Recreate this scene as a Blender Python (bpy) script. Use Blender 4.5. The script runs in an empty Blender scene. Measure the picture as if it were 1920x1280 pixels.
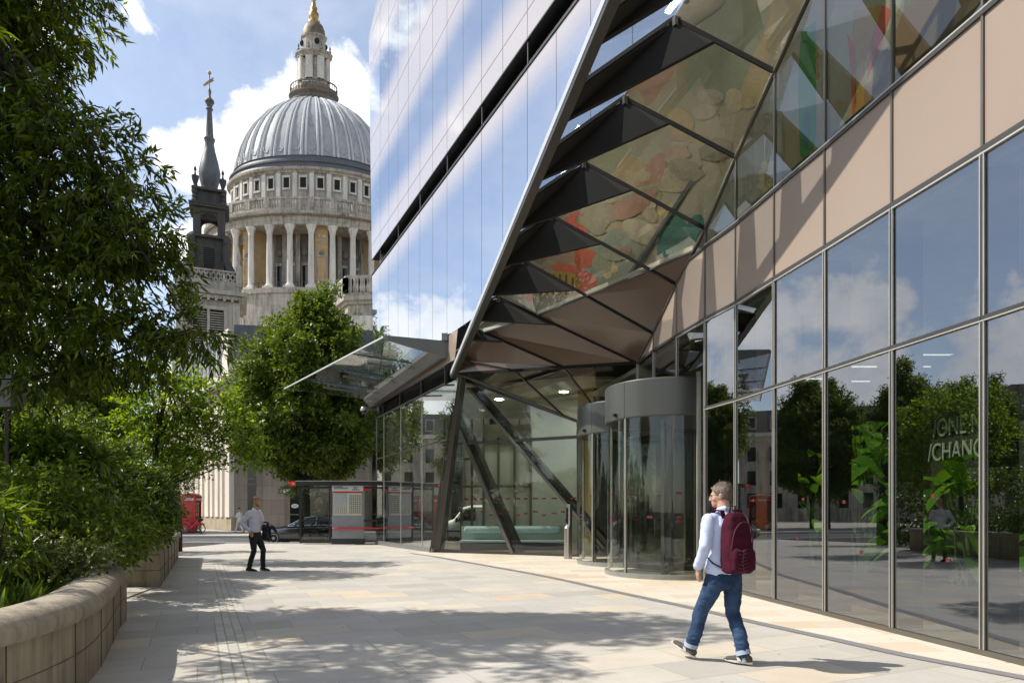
import bpy, bmesh, math, random
import numpy as np
from mathutils import Vector, Matrix, noise as mnoise
R = math.radians
V = Vector
random.seed(7)
SC = bpy.context.scene
COL = SC.collection
H = 1.55            # eye height
F = 1280.0          # focal length in photo pixels (24 mm shift lens)
CX, HY = 960.0, 953.0

def at(px, py, Y):
    """world point seen at photo pixel (px, py) at forward distance Y"""
    return V(((px - CX) / F * Y, Y, H + (HY - py) / F * Y))

# ------------------------------------------------------------------ materials
def new_mat(name):
    m = bpy.data.materials.new(name); m.use_nodes = True
    nt = m.node_tree; nt.nodes.clear()
    out = nt.nodes.new('ShaderNodeOutputMaterial')
    return m, nt, out

def N(nt, typ, **kw):
    n = nt.nodes.new(typ)
    for k, v in kw.items():
        if k in n.bl_rna.properties: setattr(n, k, v)
        else:
            n.inputs[k.replace('_', ' ')].default_value = v
    return n

def L(nt, a, b): nt.links.new(a, b)

def c4(c): return (c[0], c[1], c[2], 1.0)

def ramp(nt, src, stops):
    r = nt.nodes.new('ShaderNodeValToRGB')
    els = r.color_ramp.elements
    while len(els) < len(stops): els.new(0.5)
    for e, (p, c) in zip(els, stops):
        e.position = p; e.color = c4(c) if len(c) == 3 else c
    L(nt, src, r.inputs[0])
    return r

def math_n(nt, op, a, b=None, c=None, clamp=False):
    n = nt.nodes.new('ShaderNodeMath'); n.operation = op; n.use_clamp = clamp
    for i, x in enumerate((a, b, c)):
        if x is None: continue
        if isinstance(x, (int, float)): n.inputs[i].default_value = x
        else: L(nt, x, n.inputs[i])
    return n.outputs[0]

def mix_c(nt, fac, a, b, blend='MIX'):
    n = nt.nodes.new('ShaderNodeMix'); n.data_type = 'RGBA'; n.blend_type = blend
    for i, x in ((0, fac), (6, a), (7, b)):
        if isinstance(x, (int, float)): n.inputs[i].default_value = x
        elif isinstance(x, tuple): n.inputs[i].default_value = c4(x)
        else: L(nt, x, n.inputs[i])
    return n.outputs[2]

def pos(nt): return nt.nodes.new('ShaderNodeNewGeometry').outputs['Position']

def noise_n(nt, vec, scale, detail=4, rough=.55, dist=0.0):
    n = nt.nodes.new('ShaderNodeTexNoise')
    n.inputs['Scale'].default_value = scale; n.inputs['Detail'].default_value = detail
    n.inputs['Roughness'].default_value = rough; n.inputs['Distortion'].default_value = dist
    L(nt, vec, n.inputs['Vector'])
    return n.outputs['Fac']

def scaled(nt, vec, s, rot=0.0, loc=(0, 0, 0)):
    n = nt.nodes.new('ShaderNodeMapping')
    n.inputs['Scale'].default_value = s; n.inputs['Rotation'].default_value = (0, 0, rot)
    n.inputs['Location'].default_value = loc
    L(nt, vec, n.inputs['Vector'])
    return n.outputs[0]

def mat(name, col, rough=.5, metal=0.0, spec=.5, col2=None, nscale=3.0, ncon=(.35, .65), bump=0.0, bscale=40.0, coat=0.0, obj=False, stretch=None, sheen=0.0):
    m, nt, out = new_mat(name)
    b = nt.nodes.new('ShaderNodeBsdfPrincipled')
    b.inputs['Roughness'].default_value = rough; b.inputs['Metallic'].default_value = metal
    b.inputs['Specular IOR Level'].default_value = spec; b.inputs['Coat Weight'].default_value = coat
    b.inputs['Coat Roughness'].default_value = .05
    b.inputs['Sheen Weight'].default_value = sheen
    vec = nt.nodes.new('ShaderNodeTexCoord').outputs['Object'] if obj else pos(nt)
    if stretch: vec = scaled(nt, vec, stretch)
    if col2 is None: col2 = tuple(x * .82 for x in col)
    n = noise_n(nt, vec, nscale, 5, .6)
    r = ramp(nt, n, [(ncon[0], col2), (ncon[1], col)])
    L(nt, r.outputs[0], b.inputs['Base Color'])
    if bump > 0:
        bn = nt.nodes.new('ShaderNodeBump'); bn.inputs['Strength'].default_value = bump; bn.inputs['Distance'].default_value = .02
        L(nt, noise_n(nt, vec, bscale, 4), bn.inputs['Height']); L(nt, bn.outputs[0], b.inputs['Normal'])
    L(nt, b.outputs[0], out.inputs[0])
    return m

def glass_mat(name, tint, refl_ior=1.6, base=0.05, refl_col=(.9, .93, .95), wobble=0.0, gain=1.0):
    """thin pane: see-through tint mixed with a mirror by fresnel"""
    m, nt, out = new_mat(name)
    t = N(nt, 'ShaderNodeBsdfTransparent'); t.inputs[0].default_value = c4(tint)
    g = N(nt, 'ShaderNodeBsdfGlossy'); g.inputs['Color'].default_value = c4(refl_col); g.inputs['Roughness'].default_value = 0.0
    fr = N(nt, 'ShaderNodeFresnel'); fr.inputs['IOR'].default_value = refl_ior
    if wobble:
        bn = nt.nodes.new('ShaderNodeBump'); bn.inputs['Strength'].default_value = wobble; bn.inputs['Distance'].default_value = .05
        L(nt, noise_n(nt, pos(nt), .9, 1), bn.inputs['Height']); L(nt, bn.outputs[0], g.inputs['Normal'])
    # fresnel from either side of the thin pane: use facing instead of inside/outside
    lw = N(nt, 'ShaderNodeLayerWeight'); lw.inputs['Blend'].default_value = .5
    f = math_n(nt, 'POWER', lw.outputs['Facing'], 4.0)
    f = math_n(nt, 'MULTIPLY_ADD', f, gain * (1 - base), base, clamp=True)
    mx = N(nt, 'ShaderNodeMixShader'); L(nt, f, mx.inputs[0]); L(nt, t.outputs[0], mx.inputs[1]); L(nt, g.outputs[0], mx.inputs[2])
    L(nt, mx.outputs[0], out.inputs[0])
    return m

def leaf_mat(name, c_dark, c_light, trans=.35, rough=.45):
    m, nt, out = new_mat(name)
    geo = nt.nodes.new('ShaderNodeNewGeometry')
    r = ramp(nt, geo.outputs['Random Per Island'], [(0.0, c_dark), (.75, c_light), (1.0, tuple(min(1, x * 1.25) for x in c_light))])
    b = nt.nodes.new('ShaderNodeBsdfPrincipled'); b.inputs['Roughness'].default_value = rough
    b.inputs['Specular IOR Level'].default_value = .28
    L(nt, r.outputs[0], b.inputs['Base Color'])
    t = N(nt, 'ShaderNodeBsdfTranslucent')
    tc = mix_c(nt, 1.0, r.outputs[0], (1.9, 1.75, .5), 'MULTIPLY')
    L(nt, tc, t.inputs[0])
    mx = N(nt, 'ShaderNodeMixShader'); mx.inputs[0].default_value = trans
    L(nt, b.outputs[0], mx.inputs[1]); L(nt, t.outputs[0], mx.inputs[2]); L(nt, mx.outputs[0], out.inputs[0])
    return m

def emit_mat(name, col, s):
    m, nt, out = new_mat(name)
    e = N(nt, 'ShaderNodeEmission'); e.inputs[0].default_value = c4(col); e.inputs[1].default_value = s
    L(nt, e.outputs[0], out.inputs[0]); return m

# ------------------------------------------------------------------ mesh builder
class MB:
    def __init__(s): s.v = []; s.f = []; s.mi = []
    def add(s, vs, fs, mi=0):
        o = len(s.v); s.v += [tuple(x) for x in vs]
        s.f += [tuple(i + o for i in f) for f in fs]; s.mi += [mi] * len(fs)
        return s
    def box(s, c, d, rz=0.0, mi=0, taper=1.0):
        hx, hy, hz = d[0] / 2, d[1] / 2, d[2] / 2
        vs = []
        for z, k in ((-hz, 1), (hz, taper)):
            for x, y in ((-hx, -hy), (hx, -hy), (hx, hy), (-hx, hy)):
                x, y = x * k, y * k
                vs.append((c[0] + x * math.cos(rz) - y * math.sin(rz), c[1] + x * math.sin(rz) + y * math.cos(rz), c[2] + z))
        return s.add(vs, [(3, 2, 1, 0), (4, 5, 6, 7), (0, 1, 5, 4), (1, 2, 6, 5), (2, 3, 7, 6), (3, 0, 4, 7)], mi)
    def bar(s, p, q, w, h, up=(0, 0, 1), mi=0, ext=0.0):
        p, q = V(p), V(q); t = (q - p).normalized(); p, q = p - t * ext, q + t * ext
        side = t.cross(V(up))
        if side.length < 1e-4: side = t.cross(V((1, 0, 0)))
        side.normalize(); u = side.cross(t).normalized()
        a, b = side * (w / 2), u * (h / 2)
        vs = [p - a - b, p + a - b, p + a + b, p - a + b, q - a - b, q + a - b, q + a + b, q - a + b]
        return s.add(vs, [(3, 2, 1, 0), (4, 5, 6, 7), (0, 1, 5, 4), (1, 2, 6, 5), (2, 3, 7, 6), (3, 0, 4, 7)], mi)
    def poly(s, pts, mi=0): return s.add(pts, [tuple(range(len(pts)))], mi)
    def prism(s, pts, vec, mi=0):
        n = len(pts); vec = V(vec); a = [V(p) for p in pts]; b = [p + vec for p in a]
        fs = [tuple(range(n - 1, -1, -1)), tuple(range(n, 2 * n))] + [(i, (i + 1) % n, n + (i + 1) % n, n + i) for i in range(n)]
        return s.add(a + b, fs, mi)
    def slab(s, pts, th, mi=0):
        """polygon with thickness th along its own normal, centred"""
        a = [V(p) for p in pts]; nrm = V((0, 0, 0))
        for i in range(len(a)): nrm += a[i].cross(a[(i + 1) % len(a)])
        nrm.normalize()
        return s.prism([p - nrm * th / 2 for p in a], nrm * th, mi)
    def lathe(s, prof, c, n=24, mi=0, a0=0.0, a1=2 * math.pi, cap=True):
        full = abs(a1 - a0 - 2 * math.pi) < 1e-6; k = n if full else n + 1
        vs, fs = [], []
        for (r, z) in prof:
            for i in range(k):
                a = a0 + (a1 - a0) * i / n
                vs.append((c[0] + r * math.cos(a), c[1] + r * math.sin(a), c[2] + z))
        for j in range(len(prof) - 1):
            for i in range(n):
                i2 = (i + 1) % k
                fs.append((j * k + i, j * k + i2, (j + 1) * k + i2, (j + 1) * k + i))
        if full and cap:
            if prof[0][0] > 1e-6: fs.append(tuple(range(k - 1, -1, -1)))
            if prof[-1][0] > 1e-6: fs.append(tuple((len(prof) - 1) * k + i for i in range(k)))
        return s.add(vs, fs, mi)
    def tube(s, pts, rad, seg=10, ref=(1, 0, 0), mi=0, round_ends=True):
        pts = [V(p) for p in pts]; ref = V(ref)
        rr = [(r, r) if isinstance(r, (int, float)) else r for r in rad]
        rings = []
        n = len(pts)
        def tan(i):
            if i == 0: return (pts[1] - pts[0]).normalized()
            if i == n - 1: return (pts[-1] - pts[-2]).normalized()
            return ((pts[i + 1] - pts[i]).normalized() + (pts[i] - pts[i - 1]).normalized()).normalized()
        P, T, Q = list(pts), [tan(i) for i in range(n)], list(rr)
        if round_ends:
            for sgn, idx in ((-1, 0), (1, n - 1)):
                add = []
                for k in (.5, .85, .97):
                    m_ = math.sqrt(1 - k * k)
                    add.append((pts[idx] + T[idx] * sgn * k * min(rr[idx]), T[idx], (rr[idx][0] * m_, rr[idx][1] * m_)))
                if sgn < 0:
                    add.reverse()
                    P = [a[0] for a in add] + P; T = [a[1] for a in add] + T; Q = [a[2] for a in add] + Q
                else:
                    P += [a[0] for a in add]; T = T + [a[1] for a in add]; Q += [a[2] for a in add]
        vs, fs = [], []
        for p, t, (ra, rb) in zip(P, T, Q):
            side = ref - t * ref.dot(t)
            if side.length < 1e-3: side = V((0, 1, 0)) - t * t.y
            side.normalize(); o = t.cross(side)
            for i in range(seg):
                a = 2 * math.pi * i / seg
                vs.append(p + side * (ra * math.cos(a)) + o * (rb * math.sin(a)))
        m = len(P)
        for j in range(m - 1):
            for i in range(seg):
                i2 = (i + 1) % seg
                fs.append((j * seg + i, j * seg + i2, (j + 1) * seg + i2, (j + 1) * seg + i))
        fs.append(tuple(range(seg - 1, -1, -1))); fs.append(tuple((m - 1) * seg + i for i in range(seg)))
        return s.add(vs, fs, mi)
    def ell(s, c, r, seg=16, rings=10, mi=0, rot=None):
        vs, fs = [], []
        c = V(c)
        for j in range(1, rings):
            th = math.pi * j / rings
            for i in range(seg):
                a = 2 * math.pi * i / seg
                p = V((r[0] * math.sin(th) * math.cos(a), r[1] * math.sin(th) * math.sin(a), r[2] * math.cos(th)))
                if rot is not None: p = rot @ p
                vs.append(c + p)
        top, bot = V((0, 0, r[2])), V((0, 0, -r[2]))
        if rot is not None: top, bot = rot @ top, rot @ bot
        vs += [c + top, c + bot]; k = len(vs)
        for j in range(rings - 2):
            for i in range(seg):
                i2 = (i + 1) % seg
                fs.append((j * seg + i, (j + 1) * seg + i, (j + 1) * seg + i2, j * seg + i2))
        for i in range(seg):
            i2 = (i + 1) % seg
            fs.append((k - 2, i, i2)); fs.append((k - 1, (rings - 2) * seg + i2, (rings - 2) * seg + i))
        return s.add(vs, fs, mi)
    def torus(s, c, Rr, r, axis='y', seg=28, ring=8, mi=0):
        vs, fs = [], []
        for i in range(seg):
            a = 2 * math.pi * i / seg
            for j in range(ring):
                b = 2 * math.pi * j / ring
                q = Rr + r * math.cos(b); h = r * math.sin(b)
                if axis == 'y': p = (q * math.cos(a), h, q * math.sin(a))
                elif axis == 'x': p = (h, q * math.cos(a), q * math.sin(a))
                else: p = (q * math.cos(a), q * math.sin(a), h)
                vs.append((c[0] + p[0], c[1] + p[1], c[2] + p[2]))
        for i in range(seg):
            for j in range(ring):
                i2, j2 = (i + 1) % seg, (j + 1) % ring
                fs.append((i * ring + j, i2 * ring + j, i2 * ring + j2, i * ring + j2))
        return s.add(vs, fs, mi)
    def grid(s, fn, nu, nv, mi=0):
        vs = [fn(i / nu, j / nv) for j in range(nv + 1) for i in range(nu + 1)]
        fs = [(j * (nu + 1) + i, j * (nu + 1) + i + 1, (j + 1) * (nu + 1) + i + 1, (j + 1) * (nu + 1) + i) for j in range(nv) for i in range(nu)]
        return s.add(vs, fs, mi)
    def build(s, name, mats, parent=None, smooth=False, bevel=0.0, ang=40, local=False, label=None):
        if not isinstance(mats, (list, tuple)): mats = [mats]
        me = bpy.data.meshes.new(name)
        off = V((0, 0, 0))
        if parent is not None and not local: off = world_loc(parent)
        vs = [(v[0] - off.x, v[1] - off.y, v[2] - off.z) for v in s.v] if off.length > 0 else s.v
        me.from_pydata(vs, [], s.f)
        for m in mats: me.materials.append(m)
        if len(mats) > 1: me.polygons.foreach_set('material_index', s.mi)
        bm = bmesh.new(); bm.from_mesh(me)
        bmesh.ops.recalc_face_normals(bm, faces=bm.faces)
        if bevel > 0:
            es = [e for e in bm.edges if len(e.link_faces) == 2 and e.calc_face_angle(0) > .6]
            bmesh.ops.bevel(bm, geom=es, offset=bevel, segments=2, affect='EDGES', profile=.5, clamp_overlap=True)
        bm.to_mesh(me); bm.free()
        if smooth:
            me.polygons.foreach_set('use_smooth', [True] * len(me.polygons))
            me.set_sharp_from_angle(angle=R(ang))
        o = bpy.data.objects.new(name, me); COL.objects.link(o)
        if parent is not None: o.parent = parent
        if label: o['label'] = label
        return o

def world_loc(o):
    p = V((0, 0, 0))
    while o is not None: p += V(o.location); o = o.parent
    return p

def tag(o, label, cat, group=None, kind=None):
    if label: o['label'] = label
    if cat: o['category'] = cat
    if group: o['group'] = group
    if kind: o['kind'] = kind
    return o

def thing(name, loc, label, cat, group=None, rz=0.0):
    o = bpy.data.objects.new(name, None); COL.objects.link(o)
    o.location = loc; o.rotation_euler = (0, 0, rz); o.empty_display_size = .2
    return tag(o, label, cat, group)

def sub(name, parent, loc=(0, 0, 0), label=None):
    o = bpy.data.objects.new(name, None); COL.objects.link(o)
    o.parent = parent; o.location = loc
    if label: o['label'] = label
    return o

def struct(mb, name, m, smooth=False):
    o = mb.build(name, m, smooth=smooth); o['kind'] = 'structure'; return o

def copy_tree(o, parent=None):
    c = o.copy(); COL.objects.link(c); c.parent = parent
    for ch in list(o.children): copy_tree(ch, c)
    return c

def text_obj(name, body, size, mtx, m, parent, depth=.01, align='LEFT', shear=0.0, spacing=1.0):
    cu = bpy.data.curves.new(name, 'FONT'); cu.body = body; cu.size = size; cu.extrude = depth; cu.align_x = align
    cu.shear = shear; cu.space_line = spacing
    tmp = bpy.data.objects.new(name + '_tmp', cu); COL.objects.link(tmp)
    dg = bpy.context.evaluated_depsgraph_get()
    me = bpy.data.meshes.new_from_object(tmp.evaluated_get(dg))
    bpy.data.objects.remove(tmp)
    me.materials.clear(); me.materials.append(m)
    o = bpy.data.objects.new(name, me); COL.objects.link(o)
    o.parent = parent
    off = world_loc(parent) if parent else V((0, 0, 0))
    o.matrix_local = Matrix.Translation(-off) @ mtx
    return o

def remeshed(name, mb, m, parent, voxel=.012, smooth_it=6, disp=None, local=True):
    """closed overlapping lofts fused into one continuous surface"""
    me = bpy.data.meshes.new(name); me.from_pydata(mb.v, [], mb.f)
    bm = bmesh.new(); bm.from_mesh(me); bmesh.ops.recalc_face_normals(bm, faces=bm.faces); bm.to_mesh(me); bm.free()
    o = bpy.data.objects.new(name, me); COL.objects.link(o)
    r = o.modifiers.new('r', 'REMESH'); r.mode = 'VOXEL'; r.voxel_size = voxel
    s = o.modifiers.new('s', 'SMOOTH'); s.factor = .5; s.iterations = smooth_it
    dg = bpy.context.evaluated_depsgraph_get()
    me2 = bpy.data.meshes.new_from_object(o.evaluated_get(dg))
    o.modifiers.clear(); o.data = me2; bpy.data.meshes.remove(me)
    me2.name = name
    me2.materials.clear(); me2.materials.append(m)
    if disp:
        me2.calc_loop_triangles() if False else None
        nr = [v.normal.copy() for v in me2.vertices]
        for v, nn in zip(me2.vertices, nr):
            d = disp(v.co)
            v.co += nn * d
    me2.polygons.foreach_set('use_smooth', [True] * len(me2.polygons))
    o.parent = parent
    return o
# ------------------------------------------------------------------ world, camera, sun
def build_world():
    w = bpy.data.worlds.new('World'); SC.world = w; w.use_nodes = True
    nt = w.node_tree; nt.nodes.clear()
    out = nt.nodes.new('ShaderNodeOutputWorld'); bg = nt.nodes.new('ShaderNodeBackground')
    sky = nt.nodes.new('ShaderNodeTexSky'); sky.sky_type = 'NISHITA'; sky.sun_disc = False
    sky.sun_elevation = R(SUN_EL); sky.sun_rotation = R(SUN_AZ); sky.air_density = 1.0; sky.dust_density = .6; sky.ozone_density = 1.2
    tc = nt.nodes.new('ShaderNodeTexCoord')
    nrm = nt.nodes.new('ShaderNodeVectorMath'); nrm.operation = 'NORMALIZE'; L(nt, tc.outputs['Generated'], nrm.inputs[0])
    d = nrm.outputs[0]
    def pix(px, py): return V(((px - CX) / F, 1, (HY - py) / F)).normalized()
    def az(a, e): return V((math.sin(R(a)) * math.cos(R(e)), math.cos(R(a)) * math.cos(R(e)), math.sin(R(e))))
    # (direction, radius, weight) of every cumulus puff
    puffs = [(pix(600, 175), .042, 1), (pix(640, 185), .055, 1), (pix(565, 200), .036, 1), (pix(525, 240), .033, 1), (pix(685, 225), .05, 1), (pix(560, 150), .016, .9),
             (pix(475, 270), .04, 1), (pix(400, 300), .04, 1), (pix(345, 315), .035, 1), (pix(430, 325), .055, 1), (pix(335, 460), .04, 1),
             (az(-37, 13.5), .05, 1), (az(-40, 14), .05, 1), (az(-43.5, 14.5), .06, 1), (az(-47.5, 14.6), .038, 1), (az(-42, 10), .07, 1), (az(-47, 10), .08, 1), (az(-54, 10), .08, 1), (az(-34, 10), .05, 1),
             (az(-62, 10), .07, .9), (az(-75, 13), .10, 1), (az(-90, 14), .12, 1), (az(-36, 31), .045, .58), (az(-40, 34), .05, .62), (az(-45, 29), .04, .55), (az(-33, 26), .03, .5),
             (pix(255, 40), .016, .42), (pix(235, 20), .012, .42), (az(100, 25), .2, 1), (az(140, 35), .25, 1), (az(190, 20), .3, 1)]
    acc = None
    for (c, r, wt) in puffs:
        ds = nt.nodes.new('ShaderNodeVectorMath'); ds.operation = 'DISTANCE'; L(nt, d, ds.inputs[0]); ds.inputs[1].default_value = c
        v = math_n(nt, 'MULTIPLY_ADD', ds.outputs['Value'], -wt / (r * 1.6), wt)
        acc = v if acc is None else math_n(nt, 'MAXIMUM', acc, v)
    n1 = noise_n(nt, d, 9.0, 8, .62, .25)
    n2 = noise_n(nt, d, 30.0, 6, .6)
    dens = math_n(nt, 'ADD', acc, math_n(nt, 'MULTIPLY_ADD', n1, 1.7, -.85))
    dens = math_n(nt, 'ADD', dens, math_n(nt, 'MULTIPLY_ADD', n2, .55, -.275))
    mr = nt.nodes.new('ShaderNodeMapRange'); mr.interpolation_type = 'SMOOTHSTEP'
    mr.inputs[1].default_value = .22; mr.inputs[2].default_value = .62; L(nt, dens, mr.inputs[0])
    # thin high veil everywhere
    veil = math_n(nt, 'MULTIPLY', math_n(nt, 'MULTIPLY_ADD', noise_n(nt, scaled(nt, d, (1, 1, 3)), 2.6, 7, .6, .6), 2.0, -.9, clamp=True), .30)
    veil = math_n(nt, 'ADD', veil, .17)
    cl = math_n(nt, 'MAXIMUM', mr.outputs[0], veil)
    # cumulus bases are greyer
    shade = ramp(nt, noise_n(nt, d, 14.0, 5, .6), [(.3, (.74, .77, .82)), (.62, (1, .985, .96))])
    cc = nt.nodes.new('ShaderNodeVectorMath'); cc.operation = 'SCALE'; L(nt, shade.outputs[0], cc.inputs[0]); cc.inputs['Scale'].default_value = CLOUD
    sk = mix_c(nt, 1.0, sky.outputs[0], SKY_TINT, 'MULTIPLY')
    L(nt, mix_c(nt, cl, sk, cc.outputs[0]), bg.inputs[0]); bg.inputs[1].default_value = SKY_STR
    L(nt, bg.outputs[0], out.inputs[0])

SUN_EL, SUN_AZ = 47.0, -86.0
SKY_STR, CLOUD = .13, 9.2
SKY_TINT = (1.0, 1.0, 1.0)
build_world()

sd = bpy.data.lights.new('sun', 'SUN'); sd.energy = 4.85; sd.angle = R(.5); sd.color = (1.0, .95, .87)
so = bpy.data.objects.new('sun', sd); COL.objects.link(so)
sdir = V((math.sin(R(SUN_AZ)) * math.cos(R(SUN_EL)), math.cos(R(SUN_AZ)) * math.cos(R(SUN_EL)), math.sin(R(SUN_EL))))
so.rotation_euler = sdir.to_track_quat('Z', 'Y').to_euler(); so.location = (-30, -5, 40)

cd = bpy.data.cameras.new('camera'); cam = bpy.data.objects.new('camera', cd); COL.objects.link(cam); SC.camera = cam
cam.location = (0, 0, H); cam.rotation_euler = (R(90), 0, 0)
cd.sensor_width = 36; cd.lens = 24; cd.shift_y = (HY - 640) / 1920; cd.clip_start = .05; cd.clip_end = 3000
SC.view_settings.view_transform = 'Standard'; SC.view_settings.look = 'None'; SC.view_settings.gamma = 1.0
SC.view_settings.exposure = 0.44
SC.cycles.max_bounces = 10; SC.cycles.transparent_max_bounces = 24; SC.cycles.glossy_bounces = 6; SC.cycles.transmission_bounces = 8; SC.cycles.diffuse_bounces = 4
SC.cycles.caustics_reflective = False; SC.cycles.caustics_refractive = False
SC.cycles.use_adaptive_sampling = True; SC.cycles.adaptive_threshold = .01
SC.cycles.sample_clamp_indirect = 6.0
try: SC.cycles.use_denoising = True
except Exception: pass

# ------------------------------------------------------------------ paving and ground materials
FAC_ANG = math.atan2(1.0, -.461)          # direction of the long facade in plan
def paving_mat(name, cols, bw, bh, mortar, mcol, rot, rough=.65, stain=.25, sc_n=1.3):
    m, nt, out = new_mat(name)
    b = nt.nodes.new('ShaderNodeBsdfPrincipled'); b.inputs['Specular IOR Level'].default_value = .3
    p = scaled(nt, pos(nt), (1, 1, 1), rot)
    br = nt.nodes.new('ShaderNodeTexBrick'); L(nt, p, br.inputs['Vector'])
    br.inputs['Scale'].default_value = 1.0; br.inputs['Brick Width'].default_value = bw; br.inputs['Row Height'].default_value = bh
    br.inputs['Mortar Size'].default_value = mortar; br.inputs['Mortar Smooth'].default_value = .3; br.inputs['Bias'].default_value = 0
    br.inputs['Color1'].default_value = (0, 0, 0, 1); br.inputs['Color2'].default_value = (1, 1, 1, 1); br.inputs['Mortar'].default_value = (.5, .5, .5, 1)
    br.offset = .43; br.offset_frequency = 2
    sep = nt.nodes.new('ShaderNodeSeparateColor'); L(nt, br.outputs['Color'], sep.inputs[0])
    base = ramp(nt, sep.outputs[0], cols)
    base.color_ramp.interpolation = 'LINEAR'
    n1 = noise_n(nt, pos(nt), sc_n, 6, .65)
    n2 = noise_n(nt, pos(nt), 22.0, 5, .6)
    c = mix_c(nt, math_n(nt, 'MULTIPLY', math_n(nt, 'MULTIPLY_ADD', n1, 2.4, -.7, clamp=True), stain), base.outputs[0], (.23, .2, .16), 'MIX')
    c = mix_c(nt, math_n(nt, 'MULTIPLY_ADD', n2, .7, -.2, clamp=True), c, mix_c(nt, 1.0, c, (.8, .79, .77), 'MULTIPLY'))
    # small dark spots of old gum
    vo = nt.nodes.new('ShaderNodeTexVoronoi'); vo.inputs['Scale'].default_value = 2.3; L(nt, pos(nt), vo.inputs['Vector'])
    spot = math_n(nt, 'LESS_THAN', vo.outputs['Distance'], .05)
    c = mix_c(nt, math_n(nt, 'MULTIPLY', spot, .55), c, (.1, .09, .08))
    c = mix_c(nt, br.outputs['Fac'], c, mcol)
    L(nt, c, b.inputs['Base Color'])
    rr = math_n(nt, 'MULTIPLY_ADD', n1, .25, rough - .12); L(nt, rr, b.inputs['Roughness'])
    bn = nt.nodes.new('ShaderNodeBump'); bn.inputs['Strength'].default_value = .35; bn.inputs['Distance'].default_value = .01
    hgt = math_n(nt, 'SUBTRACT', math_n(nt, 'MULTIPLY', n2, .3), br.outputs['Fac'])
    L(nt, hgt, bn.inputs['Height']); L(nt, bn.outputs[0], b.inputs['Normal'])
    L(nt, b.outputs[0], out.inputs[0])
    return m

ROT = -(FAC_ANG - math.pi / 2)     # rows run across the walk, cross joints run with the facade
M = {}
M['paving'] = paving_mat('flagstone', [(0, (.40, .38, .34)), (.35, (.50, .47, .415)), (.62, (.46, .44, .405)), (.85, (.55, .505, .425)), (1, (.57, .47, .345))], 1.15, .62, .0045, (.25, .22, .18), ROT, stain=.30)
M['sandstone'] = paving_mat('sandstone_paving', [(0, (.55, .47, .36)), (.3, (.61, .545, .445)), (.6, (.64, .58, .48)), (.85, (.61, .52, .405)), (1, (.56, .45, .325))], .95, .5, .004, (.36, .29, .21), ROT + .35, stain=.16, sc_n=2.5)
M['setts'] = paving_mat('drain_setts', [(0, (.44, .42, .38)), (.5, (.50, .48, .43)), (1, (.54, .50, .44))], .32, .105, .011, (.31, .285, .20), ROT + math.pi / 2, stain=.2)
M['far_paving'] = paving_mat('pavement_slabs', [(0, (.38, .34, .29)), (.5, (.46, .42, .36)), (1, (.52, .47, .40))], .9, .6, .006, (.22, .2, .17), 0, stain=.2)
M['kerb_band'] = mat('grey_granite', (.22, .21, .21), .6, col2=(.15, .145, .145), nscale=30, bump=.1)
M['kerb'] = mat('kerb_granite', (.40, .37, .33), .7, col2=(.28, .26, .24), nscale=25)
M['asphalt'] = mat('asphalt', (.085, .085, .09), .8, col2=(.055, .055, .06), nscale=2.0, bump=.3, bscale=120)
M['line_white'] = mat('road_paint', (.72, .72, .7), .6, col2=(.55, .55, .53), nscale=15)
M['soil'] = mat('soil', (.05, .036, .024), .95, col2=(.025, .018, .012), nscale=8, bump=.6, bscale=25)
def stained_stone(name, col, dirt, streak=1.0, amount=.55, joints=None, jcol=None, rough=.8, low=None, sc_=.9):
    """pale stone with vertical water streaks and soot patches"""
    m, nt, out = new_mat(name)
    b = nt.nodes.new('ShaderNodeBsdfPrincipled'); b.inputs['Roughness'].default_value = rough; b.inputs['Specular IOR Level'].default_value = .25
    p = pos(nt)
    a = noise_n(nt, scaled(nt, p, (1.0 * sc_, 1.0 * sc_, .12 * sc_)), 2.2 * streak, 6, .65)
    c = noise_n(nt, p, .55 * sc_, 6, .65)
    f = math_n(nt, 'MULTIPLY', math_n(nt, 'MULTIPLY_ADD', a, 3.0, -1.05, clamp=True), math_n(nt, 'MULTIPLY_ADD', c, 2.4, -.5, clamp=True))
    f = math_n(nt, 'MULTIPLY', f, amount)
    fine = noise_n(nt, p, 9 * sc_, 5, .6)
    colr = mix_c(nt, math_n(nt, 'MULTIPLY', fine, .35), col, tuple(x * .78 for x in col))
    colr = mix_c(nt, f, colr, dirt)
    if joints:
        br = nt.nodes.new('ShaderNodeTexBrick'); br.inputs['Scale'].default_value = 1; br.inputs['Brick Width'].default_value = joints[0]; br.inputs['Row Height'].default_value = joints[1]
        br.inputs['Mortar Size'].default_value = joints[2]; br.inputs['Color1'].default_value = (.88, .88, .88, 1); br.inputs['Color2'].default_value = (1, 1, 1, 1); br.inputs['Mortar'].default_value = c4(jcol or (.5, .5, .5))
        cx = nt.nodes.new('ShaderNodeCombineXYZ'); sp = nt.nodes.new('ShaderNodeSeparateXYZ'); L(nt, p, sp.inputs[0])
        L(nt, math_n(nt, 'ADD', math_n(nt, 'MULTIPLY', sp.outputs[0], .8), sp.outputs[1]), cx.inputs[0]); L(nt, sp.outputs[2], cx.inputs[1])
        L(nt, cx.outputs[0], br.inputs['Vector'])
        colr = mix_c(nt, 1.0, colr, br.outputs['Color'], 'MULTIPLY')
    L(nt, colr, b.inputs['Base Color'])
    bn = nt.nodes.new('ShaderNodeBump'); bn.inputs['Strength'].default_value = .25; bn.inputs['Distance'].default_value = .03
    L(nt, noise_n(nt, p, 30 * sc_, 4), bn.inputs['Height']); L(nt, bn.outputs[0], b.inputs['Normal'])
    L(nt, b.outputs[0], out.inputs[0])
    return m
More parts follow.
